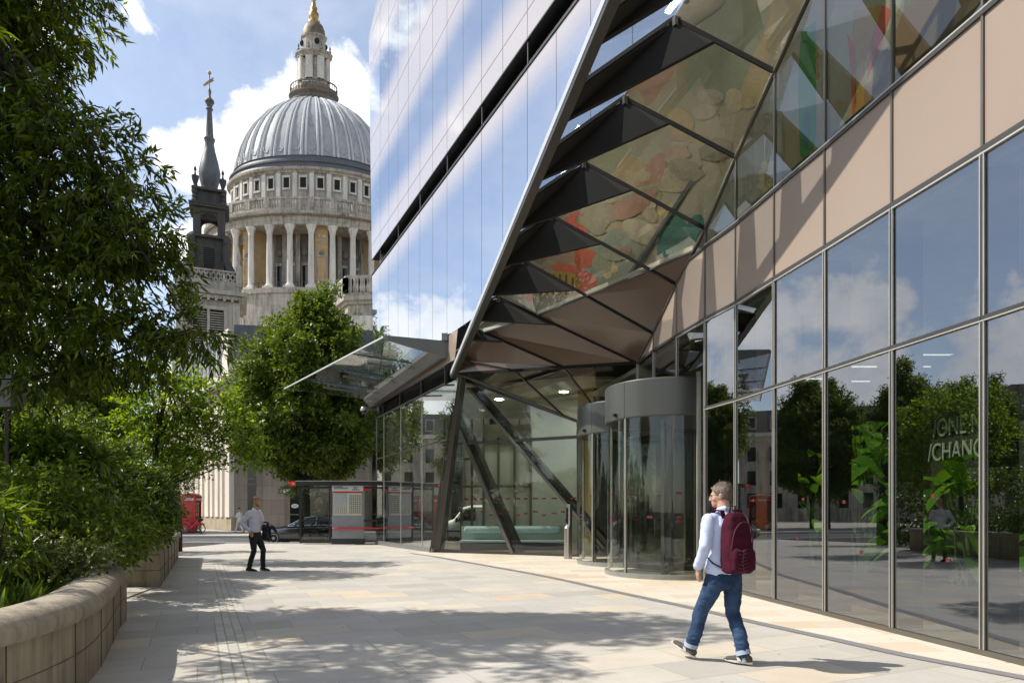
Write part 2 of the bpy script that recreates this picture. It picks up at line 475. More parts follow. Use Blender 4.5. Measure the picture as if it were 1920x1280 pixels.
M['planter_stone'] = stained_stone('planter_stone', (.42, .36, .26), (.13, .11, .08), 2.0, .9, sc_=2.0)
M['joint'] = mat('stone_joint', (.11, .095, .075), .9)
M['coping_stone'] = stained_stone('coping_stone', (.40, .345, .265), (.13, .11, .08), 2.0, .85, sc_=2.5)
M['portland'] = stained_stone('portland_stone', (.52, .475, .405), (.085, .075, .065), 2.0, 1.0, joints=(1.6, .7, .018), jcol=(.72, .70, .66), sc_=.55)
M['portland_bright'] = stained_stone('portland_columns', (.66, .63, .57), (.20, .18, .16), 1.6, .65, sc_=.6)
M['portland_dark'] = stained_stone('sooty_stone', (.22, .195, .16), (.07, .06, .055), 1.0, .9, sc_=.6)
M['niche_stone'] = stained_stone('ochre_niche_stone', (.56, .38, .19), (.25, .19, .13), 1.2, .5, joints=(1.2, .6, .02), jcol=(.75, .72, .68), sc_=.6)
M['tower_dark'] = stained_stone('black_stone_lead', (.075, .072, .068), (.035, .033, .032), 1.0, .8, sc_=1.0)
M['tower_stone'] = stained_stone('church_stone', (.42, .39, .335), (.11, .1, .09), 1.3, .9, sc_=1.0)
M['lead'] = stained_stone('weathered_lead', (.40, .415, .43), (.17, .165, .165), 2.4, .8, rough=.5, sc_=.7)
M['lead_light'] = stained_stone('lead_rolls', (.50, .515, .53), (.25, .25, .25), 1.6, .5, rough=.45, sc_=.7)
M['lead_dark'] = stained_stone('dark_lead', (.13, .14, .155), (.05, .05, .055), 2.5, .8, rough=.45, sc_=2.0)
M['gold'] = mat('gilding', (.50, .31, .09), .35, .8, col2=(.12, .08, .035), nscale=2.5)
M['gold_brown'] = mat('weathered_gilding', (.20, .15, .09), .6, .3, col2=(.08, .065, .045), nscale=1.2)
M['school_white'] = stained_stone('pale_concrete_fins', (.70, .65, .57), (.45, .4, .33), 1.2, .4, sc_=1.0)
M['school_shaded'] = stained_stone('shaded_school_stone', (.36, .31, .26), (.2, .175, .15), 1.2, .6, joints=(2.2, 1.1, .02), jcol=(.7, .68, .65), sc_=1.0)  # the building's white stone, darkened in colour for its shaded front
M['dark_window'] = mat('dark_window_glass', (.012, .014, .016), .08, 0, .6, nscale=.5)
M['black_hole'] = mat('unlit_interior', (.012, .011, .01), .9)
# building
M['steel_dark'] = mat('dark_bronze_steel', (.060, .058, .052), .38, .3, col2=(.05, .048, .044), nscale=1.0)
M['seam_dark'] = mat('black_seal', (.014, .013, .012), .8, 0, .1)
M['fin_dark'] = mat('charcoal_fin_metal', (.036, .034, .032), .85, 0, .1, col2=(.031, .03, .028), nscale=1.0)
M['bar_pale'] = mat('pale_grey_metal', (.52, .54, .55), .4, .2, col2=(.48, .5, .51), nscale=.7)
M['frame_bronze'] = mat('bronze_anodised_frame', (.16, .145, .12), .35, .6, col2=(.13, .12, .10), nscale=1.0)
M['frame_pale'] = mat('silver_glazing_bead', (.52, .49, .43), .35, .5, nscale=1.0)
M['louvre_black'] = mat('black_louvre', (.012, .012, .012), .5)
M['panel_shaded'] = mat('shaded_glass_panel', (.105, .066, .043), .22, 0, .5, col2=(.094, .06, .039), nscale=.35, ncon=(.3, .7), coat=.12)  # darker copy of the band panel, the soffit's shade put into its colour
M['panel_pink'] = mat('warm_beige_glass_panel', (.305, .238, .190), .28, 0, .22, col2=(.28, .218, .172), nscale=.35, ncon=(.3, .7), coat=.06)
M['metal_grey'] = mat('painted_grey_steel', (.17, .175, .17), .38, .3, col2=(.155, .16, .155), nscale=.6)
M['post_grey'] = mat('pale_door_frame', (.27, .275, .245), .35, .3)
M['lamp_lobby'] = emit_mat('lobby_downlight', (1, .97, .9), 45.0)
M['door_grey'] = mat('satin_grey_door_metal', (.070, .072, .064), .36, .2, col2=(.063, .066, .058), nscale=.5)
M['steel_brushed'] = mat('brushed_stainless', (.50, .47, .42), .28, .95, col2=(.42, .40, .36), nscale=12, stretch=(1, 1, .05))
M['glass_wall'] = glass_mat('shopfront_glass', (.52, .56, .49), base=.24, refl_col=(.88, .92, 1.0), gain=.75, wobble=.012)
M['glass_clear'] = glass_mat('entrance_glass', (.80, .83, .75), base=.07, gain=.8)
M['glass_door'] = glass_mat('door_glass', (.80, .83, .77), base=.06, gain=.8)
M['glass_soffit'] = glass_mat('soffit_glass', (.78, .75, .65), base=.17, refl_col=(.95, .92, .84), gain=.5)
M['glass_edge'] = glass_mat('edge_canopy_glass', (.58, .63, .66), base=.06, gain=.3)
M['glass_canopy'] = glass_mat('canopy_glass', (.84, .87, .86), base=.12, gain=.7)
M['glass_shelter'] = glass_mat('shelter_glass', (.72, .74, .72), base=.06, gain=.5)
M['glass_upper'] = glass_mat('tinted_upper_glass', (.40, .42, .36), base=.14, gain=.6)
def facade_mat():
    m, nt, out = new_mat('mirrored_facade_glass')
    sp = nt.nodes.new('ShaderNodeSeparateXYZ'); L(nt, pos(nt), sp.inputs[0]); z = sp.outputs[2]
    q = math_n(nt, 'MODULO', math_n(nt, 'ADD', z, -13.75 + 2.6 + 52), 5.2)
    d = math_n(nt, 'ABSOLUTE', math_n(nt, 'SUBTRACT', q, 2.6))
    mr = nt.nodes.new('ShaderNodeMapRange'); mr.interpolation_type = 'SMOOTHSTEP'
    mr.inputs[1].default_value = .8; mr.inputs[2].default_value = 2.15; mr.inputs[3].default_value = 1; mr.inputs[4].default_value = 0
    L(nt, d, mr.inputs[0])
    frit = math_n(nt, 'MULTIPLY', mr.outputs[0], math_n(nt, 'GREATER_THAN', z, 10.9))
    tr = N(nt, 'ShaderNodeBsdfTransparent'); tr.inputs[0].default_value = (.40, .46, .52, 1)
    gl = N(nt, 'ShaderNodeBsdfGlossy'); gl.inputs['Color'].default_value = (.85, .91, 1.0, 1); gl.inputs['Roughness'].default_value = 0.0
    mg = N(nt, 'ShaderNodeMixShader'); mg.inputs[0].default_value = .68
    L(nt, tr.outputs[0], mg.inputs[1]); L(nt, gl.outputs[0], mg.inputs[2])
    pb = nt.nodes.new('ShaderNodeBsdfPrincipled'); pb.inputs['Base Color'].default_value = (.48, .43, .42, 1); pb.inputs['Roughness'].default_value = .07; pb.inputs['Coat Weight'].default_value = .5
    pb.inputs['Specular IOR Level'].default_value = .6
    mx = N(nt, 'ShaderNodeMixShader'); L(nt, math_n(nt, 'MULTIPLY', frit, .93), mx.inputs[0]); L(nt, mg.outputs[0], mx.inputs[1]); L(nt, pb.outputs[0], mx.inputs[2])
    L(nt, mx.outputs[0], out.inputs[0]); return m
M['facade'] = facade_mat()
M['glass_low'] = glass_mat('lower_facade_glass', (.66, .7, .62), base=.42, refl_col=(.9, .94, .95), gain=.7)
M['int_wall'] = mat('interior_grey_wall', (.16, .165, .14), .7, nscale=.6)
M['int_dark'] = mat('interior_dark_wall', (.05, .052, .045), .7, nscale=.6)
M['int_pale'] = mat('lobby_pale_wall', (.62, .68, .60), .6, nscale=.6)
M['int_yellow'] = mat('lobby_gold_wall', (.50, .38, .12), .55, nscale=.8)
M['int_floor'] = mat('interior_stone_floor', (.38, .31, .22), .25, 0, .5, col2=(.31, .25, .18), nscale=1.2)
M['int_ceiling'] = mat('ceiling_white', (.42, .43, .38), .8)
M['int_column'] = mat('dark_column_cladding', (.022, .022, .02), .45)
M['lamp'] = emit_mat('ceiling_lamp', (1, .97, .9), .9)
M['lamp_mural_fill'] = emit_mat('mural_fill_lamp', (1, .95, .85), 24.0)  # for lamps added upstairs to brighten the mural
M['mark_dull'] = mat('dull_red_glass_marks', (.10, .012, .016), .5)
M['mark_red'] = mat('red_glass_marks', (.11, .008, .014), .5)
M['turquoise'] = mat('turquoise_upholstery', (.60, .80, .86), .8, bump=.1, bscale=80)
M['white_trim'] = mat('white_sill', (.72, .72, .66), .5)
# street things
M['red_paint'] = mat('red_gloss_paint', (.52, .008, .012), .3, 0, .5, col2=(.42, .006, .01), nscale=2, coat=.4)
M['red_dark'] = mat('red_bench_rail', (.6, .02, .015), .3, coat=.3)
M['red_bike'] = mat('red_bicycle_paint', (.70, .03, .015), .3, coat=.4)
M['lime'] = mat('lime_green_guard', (.48, .55, .16), .4)
M['rubber'] = mat('black_rubber', (.018, .018, .018), .7)
M['black_paint'] = mat('black_satin_paint', (.014, .014, .015), .35, coat=.2)
M['car_black'] = mat('black_car_paint', (.008, .009, .013), .18, 0, .6, coat=1.0)
M['car_glass'] = mat('car_window', (.015, .02, .022), .03, 0, .8)
M['chrome'] = mat('chrome', (.72, .72, .72), .15, 1.0)
M['alloy'] = mat('alloy_wheel', (.42, .42, .42), .3, .9)
M['headlight'] = mat('headlight_glass', (.75, .78, .8), .1, .3, .8)
M['van_white'] = mat('white_van_paint', (.72, .74, .74), .25, 0, .5, coat=.6)
M['panel_grey'] = mat('shelter_grey_panel', (.27, .28, .29), .45, .2, nscale=3)
M['paper'] = mat('printed_paper', (.55, .52, .42), .7, nscale=12, col2=(.47, .46, .38))
M['paper_white'] = mat('white_sign_face', (.58, .58, .56), .6, nscale=12)
M['map_blue'] = mat('map_blue_print', (.28, .36, .46), .7, col2=(.42, .40, .28), nscale=9, ncon=(.42, .58))
M['ink'] = mat('black_ink', (.03, .03, .03), .7)
M['sign_red'] = mat('red_sign_face', (.75, .03, .02), .4)
M['white_letter'] = mat('white_lettering', (.8, .8, .78), .5)
M['letter_pale'] = mat('pale_raised_letters', (.58, .63, .58), .5)  # plain pale colour, no emission
M['bark'] = mat('bark', (.075, .06, .045), .9, col2=(.035, .028, .022), nscale=10, bump=.6, bscale=30)
M['bark_dark'] = mat('dark_bark', (.04, .033, .026), .9, col2=(.018, .015, .012), nscale=10, bump=.6, bscale=30)
M['leaf_willow'] = leaf_mat('dark_lance_leaf', (.018, .038, .005), (.105, .150, .014), .44, .42)
M['leaf_maple'] = leaf_mat('lime_green_leaf', (.060, .115, .010), (.17, .25, .018), .50)
M['leaf_lime'] = leaf_mat('mid_green_leaf', (.038, .070, .010), (.125, .175, .024), .38)
M['leaf_big'] = leaf_mat('large_glossy_leaf', (.030, .065, .012), (.13, .20, .030), .40, .28)
M['leaf_dark'] = leaf_mat('dark_shrub_leaf', (.012, .028, .004), (.078, .125, .012), .38, .36)
M['leaf_mid'] = leaf_mat('shrub_leaf', (.024, .052, .006), (.14, .20, .020), .42, .4)
M['leaf_grey'] = leaf_mat('variegated_leaf', (.035, .06, .015), (.12, .145, .05), .25, .5)
M['leaf_back'] = leaf_mat('distant_leaf', (.035, .065, .014), (.10, .14, .025), .35)
M['banana'] = leaf_mat('banana_leaf', (.05, .15, .02), (.20, .42, .07), .45, .22)
M['stem_green'] = mat('green_stem', (.06, .11, .03), .6)
M['flower_red'] = mat('red_flower', (.5, .06, .04), .6)
# ------------------------------------------------------------------ the setting
def gz(Y): return 0.0 if Y < 22 else (-.15 * min(1, (Y - 22) / 10.0))
STR = 33.55        # kerb of the road
mb = MB(); mb.poly([(-900, -300, -.5), (900, -300, -.5), (900, 1500, -.5), (-900, 1500, -.5)]); struct(mb, 'ground', M['soil'])
mb = MB()
ys = [-6, 22, 32, STR]
for a, b in zip(ys[:-1], ys[1:]):
    mb.add([(-14, a, gz(a)), (9, a, gz(a)), (9, b, gz(b)), (-14, b, gz(b))], [(0, 1, 2, 3)])
struct(mb, 'plaza_paving', M['paving'])
mb = MB(); mb.box((0, STR + .1, -.2), (400, .3, .17)); struct(mb, 'kerb', M['kerb'])
mb = MB(); mb.poly([(-300, STR + .2, -.27), (300, STR + .2, -.27), (300, 42, -.27), (-300, 42, -.27)]); struct(mb, 'road', M['asphalt'])
mb = MB()
for x in (-66, -58, -50, -42, -34, -26, -18.2, -10, -2): mb.poly([(x, 38.15, -.265), (x + 2.1, 38.15, -.265), (x + 2.1, 38.27, -.265), (x, 38.27, -.265)])
for y in (34.05, ):
    mb.poly([(-60, y, -.265), (-17, y, -.265), (-17, y + .1, -.265), (-60, y + .1, -.265)])
mb.poly([(-200, 41.5, -.265), (60, 41.5, -.265), (60, 41.58, -.265), (-200, 41.58, -.265)])
struct(mb, 'road_markings', M['line_white'])
mb = MB(); mb.box((0, 42.1, -.22), (400, .3, .2)); struct(mb, 'far_kerb', M['kerb'])
mb = MB(); mb.poly([(-300, 42.24, -.13), (300, 42.24, -.13), (300, 75, -.1), (-300, 75, -.1)]); struct(mb, 'far_pavement', M['far_paving'])
mb = MB(); mb.poly([(-300, 75, -.1), (300, 75, -.1), (300, 420, .2), (-300, 420, .2)]); struct(mb, 'far_ground', M['far_paving'])
# left side street pavement (west of the garden, seen in the mirror glass)
mb = MB(); mb.poly([(-300, -60, -.16), (-14, -60, -.16), (-14, STR, -.16), (-300, STR, -.16)]); struct(mb, 'garden_ground', M['soil'])
# sandstone apron by the building, grey granite band along its edge
BAND = [(-3.6, 24.2), (-.886, 18.9), (.757, 15.6), (1.93, 12.7), (2.84, 10.55), (3.36, 9.14), (3.81, 8.06), (4.15, 7.21), (4.68, 6.24), (5.3, 5.0), (6.2, 3.2), (7.2, .5)]
def smooth_line(pts, n=6):
    out = []
    P = [V((p[0], p[1], 0)) for p in pts]
    for i in range(len(P) - 1):
        p0, p1, p2, p3 = P[max(0, i - 1)], P[i], P[i + 1], P[min(len(P) - 1, i + 2)]
        for k in range(n):
            t = k / n
            out.append(.5 * ((2 * p1) + (p2 - p0) * t + (2 * p0 - 5 * p1 + 4 * p2 - p3) * t * t + (3 * p1 - p0 - 3 * p2 + p3) * t ** 3))
    out.append(P[-1]); return out
bl = smooth_line(BAND)
def offs(line, d):
    o = []
    for i, p in enumerate(line):
        t = (line[min(i + 1, len(line) - 1)] - line[max(i - 1, 0)]).normalized()
        o.append(p + V((-t.y, t.x, 0)) * d)
    return o
def strip(a, b, dz):
    mb = MB()
    for i in range(len(a) - 1):
        q = [a[i], a[i + 1], b[i + 1], b[i]]
        mb.poly([(p.x, p.y, gz(p.y) + dz) for p in q])
    return mb
struct(strip(offs(bl, .10), offs(bl, -.08), .008), 'granite_band', M['kerb_band'])
right = [V((9, p.y + .0, 0)) for p in bl]
struct(strip(bl, right, .004), 'sandstone_apron', M['sandstone'])
mb = MB(); mb.poly([(-3.6, 24.2, gz(24.2) + .004), (9, 24.2, gz(24.2) + .004), (9, 25.6, gz(25.6) + .004), (-3.3, 25.6, gz(25.6) + .004)]); struct(mb, 'entrance_apron', M['sandstone'])
# three rows of setts over the drain
dirv = V((-.44, 1, 0)).normalized(); side = V((dirv.y, -dirv.x, 0))
s0 = V((-8.44, 19.26, 0)); s1 = s0 - dirv * 19.0
mb = MB(); mb.poly([(p.x, p.y, .004) for p in (s0, s0 + side * .34, s1 + side * .34, s1)]); struct(mb, 'drain_strip', M['setts'])
mb = MB(); c = s0 + side * .17 + dirv * .12; mb.box((c.x, c.y, .004), (.34, .2, .012), math.atan2(side.y, side.x)); struct(mb, 'drain_cover_edge', M['frame_pale'])
# ------------------------------------------------------------------ the glass office building
B = thing('office_building', (4.0, 16.0, 0), 'modern office building of mirrored glass and brown panels with a cut-away faceted entrance', 'office building')
FN = V((-.908, -.419, 0)).normalized()
def fp(Y, z, off=0.0): return V((8.53 - .461 * Y, Y, z)) + FN * off
def clip2(poly, a, b, c):
    """keep a*x + b*y >= c"""
    out = []
    for i in range(len(poly)):
        p, q = poly[i], poly[(i + 1) % len(poly)]
        dp, dq = a * p[0] + b * p[1] - c, a * q[0] + b * q[1] - c
        if dp >= 0: out.append(p)
        if dp * dq < 0:
            t = dp / (dp - dq); out.append((p[0] + t * (q[0] - p[0]), p[1] + t * (q[1] - p[1])))
    return out
def clipz(poly, z, above=True):
    out = []
    for i in range(len(poly)):
        p, q = V(poly[i]), V(poly[(i + 1) % len(poly)])
        dp, dq = (p.z - z), (q.z - z)
        if not above: dp, dq = -dp, -dq
        if dp >= 0: out.append(p)
        if dp * dq < 0: out.append(p + (q - p) * (dp / (dp - dq)))
    return out
def area2(p): return abs(sum(p[i][0] * p[(i + 1) % len(p)][1] - p[(i + 1) % len(p)][0] * p[i][1] for i in range(len(p)))) / 2
def inset2(poly, g):
    """shrink a convex polygon by g"""
    n = len(poly); cx = sum(p[0] for p in poly) / n; cy = sum(p[1] for p in poly) / n
    out = list(poly)
    for i in range(n):
        p, q = poly[i], poly[(i + 1) % n]
        nx, ny = -(q[1] - p[1]), q[0] - p[0]; l = math.hypot(nx, ny)
        if l < 1e-6: continue
        nx, ny = nx / l, ny / l
        if (cx - p[0]) * nx + (cy - p[1]) * ny < 0: nx, ny = -nx, -ny
        out = clip2(out, nx, ny, p[0] * nx + p[1] * ny + g)
        if len(out) < 3: return []
    return out

# nodes of the stepped cut along the facade (on the facade plane), spaced one module apart
NODE = {}
for k in range(-2, 9): NODE[k] = (12.23 + 1.44 * (k - 1), 10.32 - .549 * (k - 1))
NODE[8] = (22.3, 6.40)
APEX = fp(22.3, 5.95)
def node(k): return fp(*NODE[k])
# the curved shopfront wall on the right
WALL = [(5.62, 3.1), (5.40, 4.5), (5.18, 5.87), (4.98, 7.21), (4.76, 8.54), (4.55, 9.92), (4.33, 11.26), (4.13, 12.6), (3.87, 13.67), (3.62, 15.0), (3.40, 16.4), (3.27, 17.8)]
WZ = [13.0, 12.4, 11.8, 11.1, 10.3, 9.5, 8.75, 8.03, 7.15, 6.47, 5.75, 5.34]      # where the soffit folds into it
FOLD = {k: V((WALL[5 + k][0], WALL[5 + k][1], WZ[5 + k])) for k in range(-2, 7)}
BAR0, BAR1 = V((-2.0, 22.84, 6.07)), V((1.472, 10.53, 9.39))       # leaves the facade at the apex and stands 2 m proud of it higher up
def bar_at_slope(q):
    """point of the bar whose height over distance (seen from the plaza) is q"""
    d = BAR1 - BAR0
    return BAR0 + d * ((BAR0.y * q - (BAR0.z - H)) / (d.z - d.y * q))

# ---- mirrored facade
cols = [14.8 + 1.42 * k for k in range(-3, 13)] + [34.4]
rows = [(7.42, 12.9, 'glass'), (13.67, 14.4, 'sp'), (14.4, 18.1, 'glass'), (18.1, 19.6, 'sp'), (19.6, 23.3, 'glass'), (23.3, 24.8, 'sp'), (24.8, 29.5, 'glass')]
slope = .549 / 1.44
def limit(poly):
    poly = clip2(poly, slope, 1, NODE[1][1] + slope * NODE[1][0])          # above the stepped cut
    if len(poly) < 3: return []
    poly = clip2(poly, -1, .0556, -32.6)                                   # leaning left corner
    if len(poly) < 3: return []
    poly = clip2(poly, -.5, -1, -(24.9 + 17.0))                            # raking parapet
    return poly
for (z0, z1, kind) in rows:
    for y0, y1 in zip(cols[:-1], cols[1:]):
        p = limit([(y0, z0), (y1, z0), (y1, z1), (y0, z1)])
        if len(p) < 3 or area2(p) < .05: continue
        p = inset2(p, .012)
        if len(p) < 3: continue
        mb = MB(); mb.poly([fp(a, b) for a, b in p])
        mb.build('glass_pane' if kind == 'glass' else 'spandrel_panel', M['facade'], B)
for iy, y in enumerate(cols[1:-1]):
    zl = max(7.42, NODE[1][1] - slope * (y - NODE[1][0])); zt = min(29.5, 24.9 + (34 - y) * .5)
    mb = MB()
    for za, zc in ((zl, min(zt, 12.9)), (max(zl, 13.67), zt)):
        if zc > za: mb.bar(fp(y, za, -.05), fp(y, zc, -.05), .07, .09, up=FN)
    if zl < 13 and iy % 2 == 0: mb.bar(fp(y, 12.88, -.02), fp(y, 13.69, -.02), .035, .03, up=FN)
    mb.build('mullion', M['frame_bronze'], B)
for z in (14.4, 18.1, 19.6, 23.3, 24.8):
    y0 = max(10.54, NODE[1][0] - (z - NODE[1][1]) / slope)
    mb = MB(); mb.bar(fp(y0, z, -.05), fp(32.6 + .0556 * z, z, -.05), .09, .07, up=(0, 0, 1)); mb.build('transom', M['frame_bronze'], B)
mb = MB()
ya, yb = 10.54, 33.3
for (za, zb, o1, o2) in ((12.9, 12.9, 0, -.55), (13.67, 13.67, 0, -.55), (12.9, 13.67, -.55, -.55)):
    mb.poly([fp(ya, za, o1), fp(yb, za, o1), fp(yb, zb, o2), fp(ya, zb, o2)])
mb.bar(fp(ya, 12.93, .01), fp(yb, 12.93, .01), .04, .05); mb.bar(fp(ya, 13.64, .01), fp(yb, 13.64, .01), .04, .04)
mb.bar(fp(ya, 13.02, -.08), fp(yb, 13.02, -.08), .03, .02)
mb.build('ventilation_slot', M['louvre_black'], B)
# floors and walls inside, the street side and the roof
mb = MB()
def wide(Y0, Y1, z, dep, th=.3):
    return [fp(Y0, z, -.25), fp(Y1, z, -.25), V((14, Y1, z)), V((14, Y0, z))]
for z in (13.05, 18.3, 23.5): mb.prism(wide(4, 32.4, z, 8), (0, 0, .35))
mb.build('floor_slab', M['int_ceiling'], B)
mb = MB(); mb.prism([fp(32.5, 5.9, -.15), V((14, 32.2, 5.9)), V((14, 32.0, 5.9)), fp(32.2, 5.9, -.15)], (0, 0, 19)); mb.build('street_wall', M['panel_shaded'], B)
mb = MB(); mb.prism([V((9.5, 33, 13.4)), V((9.5, 3, 13.4)), V((9.9, 3, 13.4)), V((9.9, 33, 13.4))], (0, 0, 12)); mb.build('core_wall', M['int_dark'], B)
mb = MB(); mb.prism([V((14, 33, -.4)), V((14, -2, -.4)), V((14.3, -2, -.4)), V((14.3, 33, -.4))], (0, 0, 25)); mb.build('rear_wall', M['int_dark'], B)
mb = MB(); mb.prism([fp(4, 24.9, -.3), fp(33.4, 24.9, -.3), V((14.2, 33, 24.9)), V((14.2, 4, 24.9))], (0, 0, .3)); mb.build('roof', M['lead_dark'], B)
mb = MB(); mb.prism([V((6.0, .3, 0)), V((14.2, .3, 0)), V((14.2, .0, 0)), V((6.0, .0, 0))], (0, 0, 25)); mb.build('south_wall', M['panel_shaded'], B)

# spandrel and louvres left of the cut
mb = MB(); p = inset2([(22.55, 6.46), (23.35, 6.46), (23.35, 7.42), (22.3, 7.42)], .012); mb.poly([fp(a, b, .02) for a, b in p]); mb.build('spandrel_panel', M['panel_pink'], B)
mb = MB(); p = inset2([(23.35, 6.46), (33.0, 6.46), (33.0, 7.42), (23.35, 7.42)], .012); mb.poly([fp(a, b, .0) for a, b in p]); mb.build('spandrel_panel', M['panel_pink'], B)
low = [23.4, 25.9, 28.6, 31.2, 32.55]
for y0, y1 in zip(low[:-1], low[1:]):
    mb = MB()
    mb.poly([fp(y0, 5.87, -.3), fp(y1, 5.87, -.3), fp(y1, 6.4, -.3), fp(y0, 6.4, -.3)])
    for i in range(6): mb.slab([fp(y0 + .08, 5.92 + .075 * i, -.05), fp(y1 - .08, 5.92 + .075 * i, -.05), fp(y1 - .08, 5.99 + .075 * i, -.2), fp(y0 + .08, 5.99 + .075 * i, -.2)], .008)
    mb.bar(fp(y0, 5.84), fp(y1, 5.84), .08, .06); mb.bar(fp(y0, 6.42), fp(y1, 6.42), .08, .06); mb.bar(fp(y0 + .03, 5.85), fp(y0 + .03, 6.42), .06, .08, up=FN)
    mb.build('louvre', M['louvre_black'], B)
    for (za, zb) in ((gz(y0) + .1, 3.88), (3.94, 5.80)):
        mb = MB(); yl = y0 if y0 > 23.5 else (24.62 - (za) * .36)
        p = [(y0 + .01, za), (y1 - .01, za), (y1 - .01, zb), (y0 + .01, zb)]
        if y0 < 23.5: p = [(24.72 - za * .41, za), (y1 - .01, za), (y1 - .01, zb), (24.72 - zb * .41, zb)]
        mb.poly([fp(a, b) for a, b in p]); mb.build('glass_pane', M['glass_low'], B)
mb = MB()
for y in low[1:]: mb.bar(fp(y, -.15, -.02), fp(y, 5.85, -.02), .035, .06, up=FN)
mb.build('mullion', M['frame_pale'], B)
mb = MB(); mb.bar(fp(23.35, 3.91, -.02), fp(32.55, 3.91, -.02), .06, .05); mb.build('transom', M['steel_dark'], B)
mb = MB(); mb.bar(fp(24.7, -.02), fp(32.55, -.1), .1, .28); mb.build('plinth', M['metal_grey'], B)

# ---- diagonal pale edge bar with a dark web behind it
d = (BAR1 - BAR0); e0, e1 = BAR0 - d * .005, BAR0 + d * 1.4
perp = d.normalized().cross(FN).normalized()
if perp.z > 0: perp = -perp                                              # down-right of the bar
mb = MB(); mb.bar(e0, e1, .125, .13, up=FN); mb.build('edge_bar', M['bar_pale'], B)
mb = MB(); mb.bar(e0 + perp * .11 - FN * .04, e1 + perp * .12 - FN * .04, .095, .19, up=FN); mb.build('edge_web', M['steel_dark'], B)
# ---- fins from the bar to the soffit seams
EDGES = {}
FY = {-2: (-330, -250), -1: (-140, -70), 0: (25, 92), 1: (167, 234), 2: (284, 342), 3: (373, 431), 4: (450, 500), 5: (512, 552), 6: (565, 598), 7: (608, 634), 8: (645, 665)}
for k in range(-2, 9):
    n = node(k); Fk = FOLD.get(k)
    if Fk is None: Fk = {7: V((1.47, 19.41, 5.56)), 8: V((.06, 20.68, 5.73))}[k]
    yu, yl = FY[k]
    bt = bar_at_slope((HY - yu) / F) + perp * .04; bb = bar_at_slope((HY - yl) / F) + perp * .05
    S = n + (Fk - n) * (.42 if k < 7 else .3) - V((0, 0, .05))
    nl = n + V((0, 0, -.10))
    EDGES[k] = (bt, n, S, bb)
    mb = MB()
    mb.slab([bt, nl, bb], .07); mb.slab([nl, S, bb], .068)
    if k < 8: mb.slab([n, n + (Fk - n) * .45, S, nl], .05)
    mb.build('fin', M['fin_dark'], B)
    mb = MB()
    mb.bar(bt, n, .06, .06, ext=.02)
    mb.box((n.x + .03, n.y - .02, n.z - .10), (.15, .13, .16), math.atan2(1, -.461))
    mb.build('fin_frame', M['frame_bronze'], B)
for k in range(-2, 7):
    a, b = EDGES[k], EDGES[k + 1]
    mb = MB(); mb.poly([a[3], a[3] + (a[2] - a[3]) * .55, b[1], b[0]]); mb.build('edge_glass', M['glass_edge'], B)
# ---- faceted soffit
G7, H8 = V((1.47, 19.41, 5.56)), V((.06, 20.68, 5.73))
quads = [[node(k), node(k + 1), FOLD[k + 1], FOLD[k]] for k in range(-2, 6)]
quads += [[node(6), node(7), G7, FOLD[6]], [node(7), node(8), H8, G7], [node(8), APEX, H8]]
ZF = 6.9
for q in quads:
    for above in (True, False):
        p = clipz(q, ZF, above)
        if len(p) < 3: continue
        cen = sum(p, V((0, 0, 0))) / len(p)
        nr = (p[1] - p[0]).cross(p[2] - p[0])
        if nr.length < .02: continue
        p = [x + (cen - x).normalized() * .02 for x in p]
        mb = MB(); mb.poly(p)
        mb.build('soffit_glass' if above else 'soffit_panel', M['glass_soffit'] if above else M['panel_shaded'], B)
mb = MB()
for k in range(-2, 7): mb.bar(node(k), FOLD[k], .07, .07)
mb.bar(node(7), G7, .07, .07); mb.bar(node(8), H8, .06, .06); mb.bar(APEX, FOLD[6], .08, .08)
mb.build('soffit_seam', M['seam_dark'], B)
mb = MB()
for k in range(-2, 6): mb.bar(FOLD[k], FOLD[k + 1], .07, .05)
mb.build('fold_trim', M['frame_bronze'], B)
# the floor edge where the soffit glass ends: pale sill
def on_seam(k, z):
    a = node(k); b = FOLD[k] if k <= 6 else G7
    return a + (b - a) * ((z - a.z) / (b.z - a.z))
sill = [on_seam(k, ZF) for k in (7, 6, 5, 4)]
a, b = FOLD[3], FOLD[4]; sill.append(a + (b - a) * ((ZF - a.z) / (b.z - a.z)))
inn = V((.25, .62, 0)).normalized()
mb = MB()
for p, q in zip(sill[:-1], sill[1:]): mb.bar(p + inn * .10 + V((0, 0, .08)), q + inn * .10 + V((0, 0, .08)), .12, .10)
mb.build('window_sill', M['white_trim'], B)
mb = MB()
for p, q in zip(sill[:-1], sill[1:]): mb.bar(p - V((0, 0, .01)), q - V((0, 0, .01)), .05, .04)
mb.build('sill_trim', M['steel_dark'], B)
